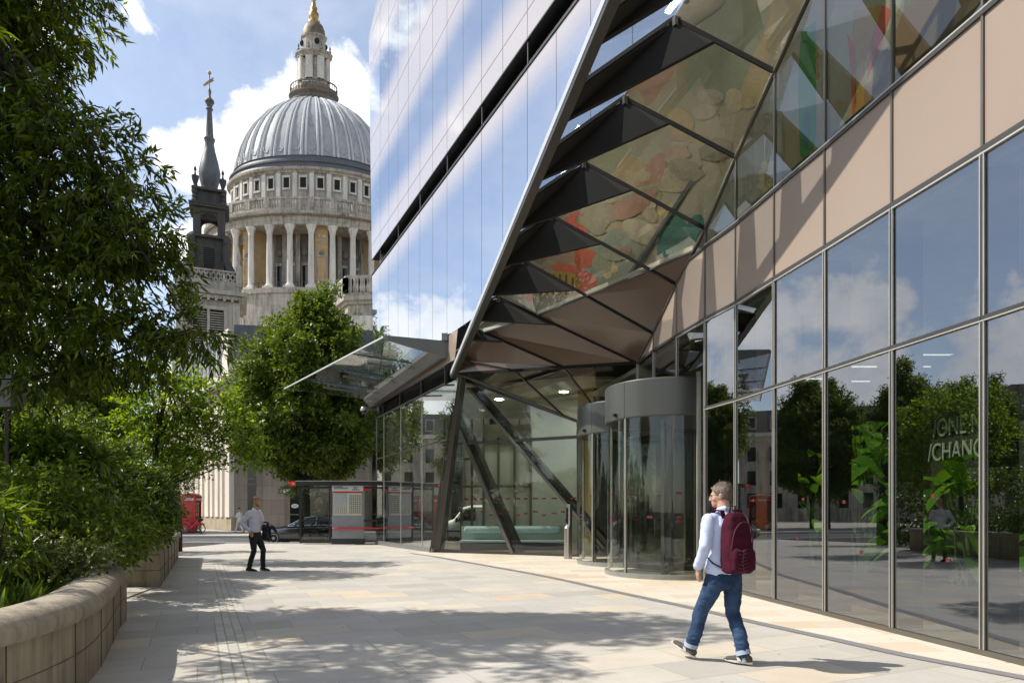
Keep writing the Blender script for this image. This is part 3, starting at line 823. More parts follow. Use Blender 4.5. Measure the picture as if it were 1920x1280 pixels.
# ---- upper floor behind the soffit: slab, mural wall
MUR = [(-1.2, 22.0), (1.0, 19.75), (3.2, 17.6), (4.75, 15.6), (5.25, 13.2), (5.7, 10.4), (6.15, 7.4), (6.6, 4.4), (6.9, 2.5)]
mb = MB(); mb.prism([sill[0] + inn * .06, sill[1] + inn * .06, sill[2] + inn * .06, sill[3] + inn * .06, V((3.9, 14.6, ZF)), V((4.25, 12.6, ZF)), V((4.68, 9.92, ZF)), V((5.1, 7.2, ZF)), V((5.75, 3.1, ZF)), V((13.9, 3.1, ZF)), V((13.9, 30, ZF)), V((-4.6, 29.5, ZF)), V((-1.6, 22.8, ZF))], (0, 0, .12)); mb.build('upper_floor', M['int_floor'], B)
def mural_mat():
    m, nt, out = new_mat('painted_mural')
    b = nt.nodes.new('ShaderNodeBsdfPrincipled'); b.inputs['Roughness'].default_value = .7
    p = pos(nt)
    wv = nt.nodes.new('ShaderNodeVectorMath'); wv.operation = 'ADD'; L(nt, p, wv.inputs[0])
    nn = nt.nodes.new('ShaderNodeTexNoise'); nn.inputs['Scale'].default_value = .9; L(nt, p, nn.inputs['Vector']); L(nt, nn.outputs['Color'], wv.inputs[1])
    vo = nt.nodes.new('ShaderNodeTexVoronoi'); vo.inputs['Scale'].default_value = .55; L(nt, wv.outputs[0], vo.inputs['Vector'])
    sp = nt.nodes.new('ShaderNodeSeparateColor'); L(nt, vo.outputs['Color'], sp.inputs[0])
    r = ramp(nt, sp.outputs[0], [(0, (.33, .30, .21)), (.2, (.38, .35, .26)), (.3, (.40, .31, .18)), (.42, (.42, .40, .30)), (.55, (.33, .33, .25)), (.66, (.25, .28, .19)), (.72, (.46, .43, .32)), (.88, (.33, .20, .14)), (.93, (.24, .29, .24)), (1, (.37, .32, .22))])
    r.color_ramp.interpolation = 'CONSTANT'
    c = mix_c(nt, math_n(nt, 'MULTIPLY', noise_n(nt, p, 5, 6), .5), r.outputs[0], (.22, .2, .15))
    L(nt, c, b.inputs['Base Color']); L(nt, b.outputs[0], out.inputs[0]); return m
mb = MB()
for (a, b) in zip(MUR[:-1], MUR[1:]): mb.prism([V((a[0], a[1], ZF + .13)), V((b[0], b[1], ZF + .13)), V((b[0] + .1, b[1] + .05, ZF + .13)), V((a[0] + .1, a[1] + .05, ZF + .13))], (0, 0, 5.9))
mb.build('mural_wall', mural_mat(), B)
def mural_hit(px, py):
    tx, tz = (px - CX) / F, (HY - py) / F
    best = None
    for (a, b) in zip(MUR[:-1], MUR[1:]):
        dx, dy = b[0] - a[0], b[1] - a[1]
        den = dx - tx * dy
        if abs(den) < 1e-6: continue
        u = (tx * a[1] - a[0]) / den
        if -.02 <= u <= 1.02:
            Y = a[1] + u * dy
            if best is None or Y < best[1]: best = (a[0] + u * dx, Y, H + tz * Y, -dy, dx)
    if best is None: return None
    nv = V((best[3], best[4], 0)).normalized()
    if nv.x * best[0] + nv.y * best[1] > 0: nv = -nv
    return V(best[:3]) + nv * .004
def ellipse_px(cx, cy, rx, ry, rot=0, n=20):
    return [(cx + rx * math.cos(t) * math.cos(rot) - ry * math.sin(t) * math.sin(rot), cy + rx * math.cos(t) * math.sin(rot) + ry * math.sin(t) * math.cos(rot)) for t in [2 * math.pi * i / n for i in range(n)]]
def mural_shape(px_pts, m, layer=0):
    pts = [mural_hit(*p) for p in px_pts]
    if any(p is None for p in pts): return
    mb = MB(); c = sum(pts, V((0, 0, 0))) / len(pts)
    off = V((-.62, -.78, 0)) * (.0025 * layer)
    mb.add([p + off for p in pts] + [c + off], [(i, (i + 1) % len(pts), len(pts)) for i in range(len(pts))])
    mb.build('mural_shape', m, B)
P_ = lambda n, c: mat('mural_' + n, c, .7, nscale=4)
mr_red, mr_yel, mr_green, mr_teal, mr_blue, mr_oc, mr_dk = P_('red', (.60, .12, .075)), P_('cream', (.62, .52, .25)), P_('green', (.05, .25, .04)), P_('teal', (.04, .17, .14)), P_('blue', (.07, .085, .11)), P_('ochre', (.45, .28, .06)), P_('dark', (.08, .05, .04))
mural_shape([(985, 545), (1010, 505), (1050, 492), (1085, 500), (1120, 520), (1115, 560), (985, 565)], mr_red)
mural_shape([(1003, 545), (1012, 522), (1040, 508), (1075, 512), (1090, 525), (1085, 550), (1010, 555)], mr_oc, 1)
for i in range(6): mural_shape([(1012 + 12 * i, 521 - (6 if 1 < i < 5 else 0)), (1016 + 12 * i, 520 - (6 if 1 < i < 5 else 0)), (1016 + 12 * i, 552), (1012 + 12 * i, 553)], mr_dk, 2)
mural_shape([(1055, 425), (1070, 400), (1098, 400), (1100, 460), (1108, 492), (1090, 500), (1075, 470), (1055, 450)], mr_red, 0)
mural_shape(ellipse_px(1098, 485, 23, 17, -.15), mr_red, 1)
mural_shape(ellipse_px(1060, 462, 7, 8), mr_yel, 2); mural_shape(ellipse_px(1082, 460, 6, 8), mr_yel, 2)
mural_shape([(1040, 458), (1052, 440), (1064, 432), (1062, 452), (1050, 464)], mr_yel, 1)
for (fx, fy, s_, m_) in ((1139, 500, 1.0, mr_yel), (1250, 395, .8, mr_yel), (1440, 320, .9, mr_yel), (1436, 345, .8, mr_yel)):
    for i in range(5):
        a = i * math.pi * .4 + .3
        mural_shape(ellipse_px(fx + 11 * s_ * math.cos(a), fy + 13 * s_ * math.sin(a), 10 * s_, 8 * s_, a), m_, 1)
mural_shape(ellipse_px(1262, 455, 30, 55, .1), mr_teal, 0); mural_shape(ellipse_px(1300, 440, 18, 40, .3), mr_teal, 1)
mural_shape([(1150, 560), (1168, 530), (1236, 428), (1296, 338), (1303, 341), (1244, 432), (1178, 533), (1160, 560)], mr_blue, 14)
P_more = [P_('cream_' + str(i), cc) for i, cc in enumerate(((.46, .42, .30), (.40, .32, .23), (.33, .34, .24), (.44, .38, .26), (.38, .22, .17), (.29, .26, .19), (.42, .34, .19), (.39, .38, .31)))]
rm = random.Random(12)
for i in range(30):
    x_ = rm.uniform(1110, 1440); y_ = 470 - (x_ - 1100) * 1.05 + rm.uniform(-60, 80)
    rx_, ry_ = rm.uniform(16, 58), rm.uniform(8, 26); rt_ = rm.uniform(-1.2, 1.2)
    e_ = ellipse_px(x_, y_, rx_, ry_, rt_)
    if i % 3 == 0: e_ = [(x_ + rx_ * 1.3 * (u - .5) + rm.uniform(-3, 3), y_ + ry_ * v) for u, v in ((0, 0), (.4, -.9), (1, -.5), (.9, .6), (.5, 1.0), (.1, .8))]
    if i % 4 == 1: e_ = [(a_ + 4 * math.sin(b_ * .35), b_) for a_, b_ in e_]
    mural_shape(e_, P_more[i % 8], 1 + i * .4)
mural_shape([(1502, 60), (1530, 40), (1530, 250), (1520, 320), (1500, 290), (1496, 160)], mr_green, 0)
mural_shape(ellipse_px(1512, 245, 8, 38), mr_teal, 1)
for i in range(5): mural_shape(ellipse_px(1532, 70 + 18 * i, 3.2, 6), mr_oc, 1)
mural_shape([(1600, 20), (1655, 10), (1640, 60), (1620, 120), (1622, 200), (1604, 240), (1600, 150)], mr_oc, 0)
mural_shape([(1655, 10), (1672, 20), (1648, 100), (1625, 150), (1630, 100), (1640, 60)], mr_red, 0)
mural_shape([(1588, 60), (1604, 90), (1606, 190), (1598, 230), (1596, 140)], mr_red, 0)
mural_shape([(1425, 420), (1456, 330), (1456, 400), (1440, 420)], mr_red, 0)
mural_shape([(1785, 80), (1840, 0), (1850, -40), (1900, -40), (1880, 20), (1800, 80)], mr_teal, 0)

# linear lamps, mostly added to light the mural, then the lobby downlights
for (x, y, z) in ((2.3, 15.5, 11.5), (1.45, 16.9, 10.7), (1.25, 17.7, 10.1), (3.4, 13.6, 11.8), (3.9, 11.8, 12.0), (4.3, 9.6, 12.0), (4.7, 7.4, 12.0)):
    mb = MB(); mb.box((x, y, z), (.12, 1.1, .06), .35); o = mb.build('ceiling_lamp', M['lamp_mural_fill'], B)
    mb = MB(); mb.bar((x, y, z + .03), (x, y, 12.95), .015, .015); mb.build('lamp_cable', M['metal_grey'], o)
for (x, y) in ((-.5, 26.7), (1.9, 25.0), (2.7, 25.0)):
    mb = MB(); mb.lathe([(0, 5.805), (.15, 5.805), (.17, 5.82)], (x, y, 0), 20, cap=False); mb.build('ceiling_downlight', M['lamp_lobby'], B)

# ---- curved shopfront wall: panes, band, frames, inner fins
TZ, BZ0, BZ1 = 3.56, 5.34, 6.78
def wseg(i, j=None): return WALL[i], WALL[i + 1]
def wp(i, u, z, off=0.0):
    a, b = WALL[i], WALL[i + 1]
    nx, ny = -(b[1] - a[1]), (b[0] - a[0]); l = math.hypot(nx, ny)
    return V((a[0] + (b[0] - a[0]) * u + nx / l * off, a[1] + (b[1] - a[1]) * u + ny / l * off, z))
for i in range(len(WALL) - 1):
    z0 = .05
    rws = [(z0, TZ, 'shop_window', M['glass_wall']), (TZ, BZ0, 'shop_window', M['glass_wall']), (BZ0, BZ1, 'band_panel', M['panel_pink']), (BZ1, 12.5, 'upper_window', M['glass_upper'])]
    if i >= 8: rws = [(4.42, BZ0, 'shop_window', M['glass_wall'])] + rws[2:]
    for (za, zb, nm, m_) in rws:
        p = [(0, za), (1, za), (1, zb), (0, zb)]
        s_ = WZ[i + 1] - WZ[i]
        p = clip2(p, s_, -1, -WZ[i])                       # below the fold
        if len(p) < 3 or area2(p) < .02: continue
        gap = .012
        p = [(min(1 - gap, max(gap, u)), z) for u, z in p]
        zs = [z for u, z in p]; lo = min(zs)
        p = [(u, z + (.02 if z == lo else 0)) for u, z in p]
        mb = MB(); mb.poly([wp(i, u, z, .0) for u, z in p])
        o = mb.build(nm, m_, B)
for i, (x, y) in enumerate(WALL):
    ztop = min(WZ[i], 12.5); zb = .06 if i < 9 else 4.42
    j = min(i, len(WALL) - 2)
    a, b = WALL[j], WALL[j + 1]; t = V((b[0] - a[0], b[1] - a[1], 0)).normalized(); nrm = V((-t.y, t.x, 0))
    mb = MB(); mb.bar(V((x, y, zb)), V((x, y, min(BZ0, ztop))), .026, .06, up=nrm); mu = mb.build('mullion', M['steel_dark'], B)
    mb = MB()
    for s_ in (-.024, .024): mb.bar(V((x, y, zb)) + t * s_ + nrm * .018, V((x, y, min(BZ0, ztop))) + t * s_ + nrm * .018, .013, .02, up=nrm)
    mb.build('glazing_bead', M['frame_pale'], mu)
    if ztop > BZ1: mb = MB(); mb.bar(V((x, y, BZ0)), V((x, y, ztop)) + nrm * -.015, .03, .05, up=nrm); mb.build('mullion', M['frame_bronze'], B)
    if i < 9:
        mb = MB(); c = V((x, y, 0)) - nrm * .22
        mb.bar(V((c.x, c.y, .05)), V((c.x, c.y, 5.15)), .09, .34, up=nrm); mb.build('interior_column', M['int_column'], B)
def rail(name, z, w, h, m_, i0=0, i1=11, off=0.0):
    mb = MB()
    for i in range(i0, i1):
        if WZ[i + 1] < z - .01 and WZ[i] < z - .01: continue
        u1 = 1.0
        if WZ[i + 1] < z: u1 = (WZ[i] - z) / (WZ[i] - WZ[i + 1])
        mb.bar(wp(i, 0, z, off), wp(i, u1, z, off), w, h)
    return mb.build(name, m_, B)
rail('transom', TZ, .05, .045, M['steel_dark'], 0, 8, .005); rail('transom', TZ - .032, .03, .014, M['frame_pale'], 0, 8, .02)
rail('transom', BZ0, .05, .06, M['steel_dark'], 0, 11, .004); rail('transom', BZ0 - .045, .03, .02, M['frame_pale'], 0, 9, .015)
rail('transom', BZ1, .05, .05, M['steel_dark'], 0, 10, .004); rail('transom', BZ1 + .04, .03, .02, M['frame_pale'], 0, 8, .015)
rail('plinth', .035, .06, .06, M['frame_bronze'], 0, 8, .0)
# red safety marks on the shopfront
mb = MB()
rnd = random.Random(3)
for i in range(2, 8):
    for (z, n) in ((1.62, 1), (1.02, 1)):
        for k in range(n):
            u = (k + .3 + .4 * rnd.random()) / n; zz = z + rnd.choice((-.07, 0, .05))
            a_, b_ = wp(i, u, zz, .004), wp(i, u + .045, zz, .004)
            mb.add([a_, b_, b_ + V((0, 0, .045)), a_ + V((0, 0, .045))], [(0, 1, 2, 3)])
mb.build('safety_marking', M['mark_dull'], B)
# ground-floor interior
mb = MB(); mb.prism([V((p[0] + .12, p[1], -.3)) for p in WALL[:9]] + [V((4.2, 22, -.3)), V((13.9, 22, -.3)), V((13.9, 3.1, -.3))], (0, 0, .325)); mb.build('interior_floor', M['int_floor'], B)
mb = MB(); mb.prism([V((p[0] + .12, p[1], 5.2)) for p in WALL] + [V((2.6, 22.2, 5.2)), V((13.9, 24, 5.2)), V((13.9, 3.1, 5.2))], (0, 0, .12)); mb.build('ceiling', M['int_ceiling'], B)
mb = MB(); mb.prism([V((8.0, 3.1, .03)), V((7.2, 8.0, .03)), V((6.75, 11.0, .03)), V((6.95, 11.05, .03)), V((7.4, 8.05, .03)), V((8.2, 3.1, .03))], (0, 0, 3.9)); mb.build('lobby_screen_wall', M['int_dark'], B)
mb = MB(); mb.prism([V((9.8, 3, .03)), V((9.8, 22, .03)), V((10, 22, .03)), V((10, 3, .03))], (0, 0, 5.1)); mb.build('lobby_back_wall', M['int_wall'], B)
mb = MB(); mb.prism([V((5.4, 20.4, .03)), V((9.8, 17.5, .03)), V((9.8, 17.8, .03)), V((5.4, 20.8, .03))], (0, 0, 5.1)); mb.build('lobby_end_wall', M['int_dark'], B)
mb = MB(); mb.prism([V((5.0, 14.6, .03)), V((5.5, 14.7, .03)), V((5.4, 15.3, .03)), V((4.95, 15.2, .03))], (0, 0, 5.1)); mb.build('gold_pier', M['int_yellow'], B)
for (x0, x1, y, z) in ((6.9, 8.2, 12.0, 4.25), (7.3, 8.0, 13.0, 4.25), (5.6, 6.3, 11.8, 4.0), (6.9, 7.6, 14.5, 4.25), (5.4, 5.9, 12.9, 4.0)):
    mb = MB(); mb.box(((x0 + x1) / 2, y, z), (x1 - x0, .03, .02)); o = mb.build('ceiling_lamp', M['lamp'], B)
    mb = MB(); mb.bar((x0 + .1, y, z + .02), (x0 + .1, y, 5.2), .012, .012); mb.bar((x1 - .1, y, z + .02), (x1 - .1, y, 5.2), .012, .012); mb.build('lamp_cable', M['metal_grey'], o)
for (x, y) in ((5.6, 7.9), (5.2, 9.3), (5.0, 10.7), (5.3, 6.6)):
    mb = MB(); mb.lathe([(.10, 0), (.10, -.02), (.07, -.02), (.07, 0)], (x, y, 5.2), 20); o = mb.build('ceiling_downlight', M['white_trim'], B)
# low trough for the indoor plants is a thing of its own (see plants)

# ---- entrance glazing set back behind the cut
E0, E1 = V((-3.0, 25.0, 0)), V((2.15, 22.0, 0))
def ep(px, py):
    t = (px - CX) / F; Y = (25 - 1.7475) / (1 + .5825 * t); return at(px, py, Y)
TL, TR = V((-1.9, 24.36, 6.2)), V((2.13, 22.0, 4.35))
E0z = V((-3.0, 25.0, -.04))
def evert(X): return 25 - .5825 * (X + 3)
etop = lambda X: TL.z + (TR.z - TL.z) * (X - TL.x) / (TR.x - TL.x)
TRN = 3.86
xl_at = lambda z: E0.x + (TL.x - E0.x) * (z / TL.z)
mb = MB(); mb.poly([(xl_at(0), 25, .06), (2.15, 22, .06), (2.15, 22, TRN), (xl_at(TRN), evert(xl_at(TRN)), TRN)]); mb.build('entrance_window', M['glass_clear'], B)
mb = MB(); mb.poly([(xl_at(TRN), evert(xl_at(TRN)), TRN), (2.15, 22, TRN), TR, TL]); mb.build('entrance_window', M['glass_clear'], B)
mb = MB(); mb.poly([APEX, TL, TR]); mb.build('sloped_window', M['glass_soffit'], B)
mb = MB(); mb.poly([APEX, TR, FOLD[6]]); mb.build('sloped_window', M['glass_soffit'], B)
mb = MB(); mb.bar(TL, TR, .09, .09); mb.bar(APEX, TR, .09, .08); mb.bar(H8, TR + (APEX - TR) * .12, .06, .05); mb.bar(G7, TR + (FOLD[6] - TR) * .3, .06, .05)
mb.bar((xl_at(TRN), evert(xl_at(TRN)), TRN), (2.15, 22, TRN), .08, .10); mb.bar((-3, 25, .04), (2.15, 22, .02), .10, .10)
mb.bar(TR, (2.15, 22, 0), .08, .08, up=(.5, .86, 0))
mb.build('entrance_frame', M['steel_dark'], B)
for (p, q, w) in ((ep(866, 712), ep(1132, 1026), .20), (ep(846, 768), ep(962, 1037), .26)):
    dn = V((.5, .866, 0))
    mb = MB(); mb.bar(p, q, w * .45, .14, up=dn); mb.build('diagonal_brace', M['frame_bronze'], B)
    mb = MB(); mb.bar(p + dn * .24 + V((.12, 0, 0)), q + dn * .24 + V((.12, 0, 0)), w, .3, up=dn); mb.build('diagonal_brace', M['steel_dark'], B)
# leaning column under the apex
cb = fp(24.75, -.05, -.1); ct = fp(22.45, 6.0, -.1)
mb = MB(); mb.prism([cb + V((-.22, 0, 0)), cb + V((.16, 0, 0)), ct + V((.10, 0, .1)), ct + V((-.08, 0, .15))], (.12, .42, 0)); mb.build('leaning_column', M['steel_dark'], B, bevel=.01)
# return pane between the shopfront and the drum, wall between drums
mb = MB(); mb.poly([(3.87, 13.67, .06), (4.05, 14.85, .06), (4.05, 14.85, 5.2), (3.87, 13.67, 5.2)]); mb.build('return_window', M['glass_clear'], B)
mb = MB(); mb.bar((4.02, 14.72, 0), (4.02, 14.72, 4.5), .07, .07); mb.build('door_post', M['frame_pale'], B)
# red marks on the entrance glass
mb = MB()
for i in range(13):
    X = -1.7 + .30 * i; Y = evert(X) - .012
    for z in (1.86, 1.30 + .06 * (i % 3)):
        w = .12 if i % 2 else .17
        mb.add([(X, Y, z), (X + w, Y - .5825 * w, z), (X + w, Y - .5825 * w, z + .055), (X, Y, z + .055)], [(0, 1, 2, 3)])
mb.build('safety_marking', M['mark_red'], B)
# lobby inside
mb = MB(); mb.prism([V((-6.1, 32.4, -.3)), V((-2.75, 25.1, -.3)), V((2.2, 22.2, -.3)), V((9, 22.2, -.3)), V((9, 32.4, -.3))], (0, 0, .32)); mb.build('lobby_floor', M['int_floor'], B)
mb = MB(); mb.prism([fp(32.4, 5.82, -.3), fp(23.2, 5.82, -.3), V((-1.2, 24.3, 5.82)), V((2.1, 22.6, 5.82)), V((9, 22.6, 5.82)), V((9, 32.4, 5.82))], (0, 0, .1)); mb.build('lobby_ceiling', M['int_ceiling'], B)
mb = MB(); mb.prism([V((.75, 27.6, .02)), V((4.2, 26.0, .02)), V((4.2, 26.2, .02)), V((.75, 27.8, .02))], (0, 0, 5.8)); mb.build('lobby_partition', M['int_pale'], B)
mb = MB(); mb.prism([V((2.25, 23.4, .02)), V((2.75, 23.1, .02)), V((2.9, 23.6, .02)), V((2.4, 23.8, .02))], (0, 0, 5.6)); mb.build('gold_pier', M['int_yellow'], B)
mb = MB(); mb.prism([V((2.7, 23.3, .02)), V((5.6, 20.6, .02)), V((5.8, 20.8, .02)), V((2.9, 23.6, .02))], (0, 0, 5.6)); mb.build('lobby_partition', M['int_dark'], B)
s_ = sub('glazed_screen', B)
mb = MB()
for X in (-1.15, -.55, .1, .75): mb.bar((X, 27.6, .02), (X, 27.6, 4.4), .10, .10)
for z in (2.45, 4.2): mb.bar((-1.15, 27.6, z), (.75, 27.6, z), .10, .10)
mb.bar((-1.15, 27.6, 4.6), (.75, 27.6, 4.6), .1, .7)
mb.build('frame', M['frame_bronze'], s_)
mb = MB(); mb.box((-.2, 27.72, 2.2), (1.9, .02, 4.3)); mb.build('frosted_pane', M['int_pale'], s_)
# street-side glazing of the lobby
mb = MB(); mb.poly([(-6.45, 32.5, -.05), (9, 32.4, -.05), (9, 32.4, 5.8), (-6.45, 32.5, 5.8)]); mb.build('street_window', M['glass_clear'], B)
mb = MB()
for i in range(9):
    X = -6.45 + i * 1.7 if i else -6.45
    mb.bar((X, 32.5, -.1), (X, 32.5, 5.8), .05, .05)
for (x0, x1, z) in ((-3.4, 9, 2.6), (-3.4, 9, 3.9)): mb.bar((x0, 32.48, z), (x1, 32.46, z), .07, .12)
for X in (-3.2, -2.4, -1.9): mb.bar((X, 32.45, -.1), (X, 32.45, 5.8), .14, .12)
mb.build('street_window_frame', M['frame_bronze'], B)

# ---- projecting glass canopy
c = sub('glass_canopy', B)
I0, I1 = fp(33.0, 6.80, .1), fp(23.25, 7.02, .1)
O1, O0 = V((-4.22, 22.4, 7.17)), V((-10.4, 31.2, 7.02))
lerp = lambda a, b, t: a + (b - a) * t
for i in range(4):
    a, b = i / 4 + .004, (i + 1) / 4 - .004
    mb = MB(); mb.slab([lerp(I0, I1, a), lerp(I0, I1, b), lerp(O1, O0, 1 - b), lerp(O1, O0, 1 - a)], .02); mb.build('canopy_pane', M['glass_canopy'], c)
mb = MB(); mb.bar(O0, O1, .05, .05, ext=.01); mb.build('edge_trim', M['bar_pale'], c)
mb = MB(); w_ = V((0, 0, .12)); mb.prism([O1 + V((0, 0, .06)), I1 + V((0, 0, .22)), I1 - V((0, 0, .36)), O1 - V((0, 0, .08))], (.14, .02, 0)); mb.box(tuple(I1 + V((.0, 0, .34))), (.2, .22, .25)); mb.build('end_beam', M['metal_grey'], c)
for u, (s0_, s1_) in zip((.25, .5, .75), ((0, 1), (0, 1), (0, 1))):
    mb = MB(); a, b = lerp(I0, I1, u), lerp(O1, O0, 1 - u)
    mb.prism([a - V((0, 0, .02)), a - V((0, 0, .26)), lerp(a, b, .92) - V((0, 0, .07)), lerp(a, b, .92) - V((0, 0, .02))], (.0, .05, 0)); mb.build('glass_rib', M['glass_canopy'], c)
    mb = MB(); mb.bar(a - V((0, 0, .015)), b - V((0, 0, .015)), .04, .03); mb.build('rib_seal', M['steel_dark'], c)
mb = MB(); mb.prism([I0 + V((0, 0, .10)), I0 - V((0, 0, .34)) , I0 - V((0, 0, .34)) + FN * .1, I0 + FN * .38 - V((0, 0, .06)), I0 + FN * .38 + V((0, 0, .05))], I1 - I0); mb.build('gutter_beam', M['metal_grey'], c)
for u in (.2, .45, .7):
    mb = MB(); a, b = lerp(I0, I1, u), lerp(O1, O0, 1 - u); mb.bar(lerp(a, b, .3) - V((0, 0, .16)), lerp(a, b, .72) - V((0, 0, .13)), .1, .07); mb.build('light_fitting', M['metal_grey'], c)
mb = MB(); pa = lerp(I0, I1, .08) + FN * .27 - V((0, 0, .23)); mb.box(tuple(pa), (.34, .34, .05), .3); mb.build('floodlight', M['frame_pale'], c)

# ---- two revolving doors
def revolving(cx, cy, a_wing, label):
    r = 1.5; D = sub('revolving_door', B, (cx - 4.0, cy - 16.0, 0), label)
    C_ = (cx, cy, 0)
    mb = MB(); mb.lathe([(r + .03, 3.57), (r + .05, 3.60), (r + .05, 4.38), (r + .03, 4.41), (.0, 4.42)], C_, 72, cap=False)
    mb.lathe([(r + .03, 3.57), (.05, 3.58)], C_, 72, cap=False); mb.build('header_drum', M['door_grey'], D, smooth=True, ang=30)
    mb = MB(); mb.lathe([(r - .06, .0), (r + .06, .0), (r + .06, .10), (r - .02, .115), (r - .06, .10)], C_, 72, a0=R(150), a1=R(395)); mb.build('base_ring', M['post_grey'], D, smooth=True, ang=30)
    angs = [R(190), R(216), R(268), R(330)]
    mb = MB(); 
    for a0, a1 in ((R(150), angs[0]), (angs[0], angs[1]), (angs[1], angs[2]), (angs[2], angs[3]), (angs[3], R(395))):
        mb = MB(); mb.lathe([(r, .11), (r, 3.58)], C_, 14, a0=a0, a1=a1); mb.build('curved_pane', M['glass_door'], D, smooth=True)
    for a in (R(150), angs[0], angs[1], angs[2], angs[3], R(395)):
        if abs(a - angs[0]) < .01 or abs(a - angs[2]) < .01: continue
        mb = MB(); mb.box((cx + r * math.cos(a), cy + r * math.sin(a), 1.84), (.06, .045, 3.5), a); mb.build('post', M['post_grey'], D, bevel=.008)
    mb = MB()
    for a in (R(216), R(290)): mb.box((cx + (r + .046) * math.cos(a), cy + (r + .046) * math.sin(a), 3.99), (.012, .010, .80), a)
    mb.build('header_joint', M['black_paint'], D)
    mb = MB(); mb.lathe([(.07, .05), (.07, 3.55)], C_, 16); mb.build('shaft', M['steel_dark'], D, smooth=True)
    for k in range(3):
        a = a_wing + k * 2 * math.pi / 3; u = V((math.cos(a), math.sin(a), 0)); c0 = V(C_)
        mb = MB(); p, q = c0 + u * .08, c0 + u * (r - .09)
        mb.bar(q + V((0, 0, .06)), q + V((0, 0, 3.5)), .07, .06, up=u); mb.bar(p + V((0, 0, .12)), q + V((0, 0, .12)), .05, .12); mb.bar(p + V((0, 0, 3.4)), q + V((0, 0, 3.4)), .05, .1); mb.bar(p + u * .35 + V((0, 0, .9)), p + u * .35 + V((0, 0, 1.3)), .04, .08)
        w = mb.build('door_wing', M['steel_dark'], D)
        mb = MB(); mb.poly([p + V((0, 0, .15)), q + V((0, 0, .15)), q + V((0, 0, 3.4)), p + V((0, 0, 3.4))]); mb.build('door_wing_pane', M['glass_door'], D)
    mb = MB()
    for a in (R(205), R(285)): mb.box((cx + (r + .08) * math.cos(a), cy + (r + .08) * math.sin(a), 3.68), (.09, .07, .07), a)
    mb.build('sensor', M['black_paint'], D)
    mb = MB()
    for i in range(9):
        a = R(165 + 24 * i)
        for z in (1.86, 1.24, 1.34):
            if (i + int(z * 10)) % 3 == 0: continue
            mb.lathe([(r + .004, z), (r + .004, z + .055)], C_, 3, a0=a, a1=a + R(5))
    mb.build('safety_marking', M['mark_red'], D)
    mb = MB(); mb.lathe([(0, .012), (r - .07, .012)], C_, 48, cap=False); mb.build('floor_mat', M['metal_grey'], D)
    return D
revolving(3.78, 16.27, R(250), 'nearer revolving door drum right behind the walking man')
revolving(3.40, 19.33, R(215), 'farther revolving door drum beside the steel post')
# ------------------------------------------------------------------ cathedral
CXX, CYY = -39.2, 135.0
CA = thing('cathedral', (CXX, CYY, 0), 'great ribbed grey dome on a colonnaded stone drum with a gilded lantern', 'cathedral')
TH0 = math.atan2(-CYY, -CXX)
ZS = 0
SQ = .64                               # the drum is an oval, shallower towards the street
class CB(MB):
    def build(s, *a, **k):
        s.v = [(v[0], CYY + (v[1] - CYY) * SQ, v[2] + ZS) for v in s.v]
        return MB.build(s, *a, **k)
def cpt(r, dl, z):
    a = TH0 + R(dl); return V((CXX + r * math.cos(a), CYY + r * math.sin(a), z))
def cring(mb, r0, r1, d0, d1, z0, z1, n=4):
    """curved block between two radii"""
    vs, fs = [], []
    for i in range(n + 1):
        d_ = d0 + (d1 - d0) * i / n
        vs += [cpt(r0, d_, z0), cpt(r1, d_, z0), cpt(r1, d_, z1), cpt(r0, d_, z1)]
    for i in range(n):
        for j in range(4): fs.append((4 * i + j, 4 * i + (j + 1) % 4, 4 * i + 4 + (j + 1) % 4, 4 * i + 4 + j))
    fs += [(3, 2, 1, 0), tuple(4 * n + j for j in range(4))]
    return mb.add(vs, fs)
AX = (CXX, CYY, 0)
ZS = -.75
mb = CB(); mb.lathe([(21.0, 8), (21.0, 40.6), (21.5, 40.7), (21.5, 41.3), (20.6, 41.3), (20.6, 41.8), (12.2, 41.8)], AX, 96, cap=False); mb.build('drum_base', M['portland'], CA, smooth=True, ang=30)
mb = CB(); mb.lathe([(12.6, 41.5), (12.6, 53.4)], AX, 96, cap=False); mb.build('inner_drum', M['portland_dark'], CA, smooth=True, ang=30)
off0 = -7.0
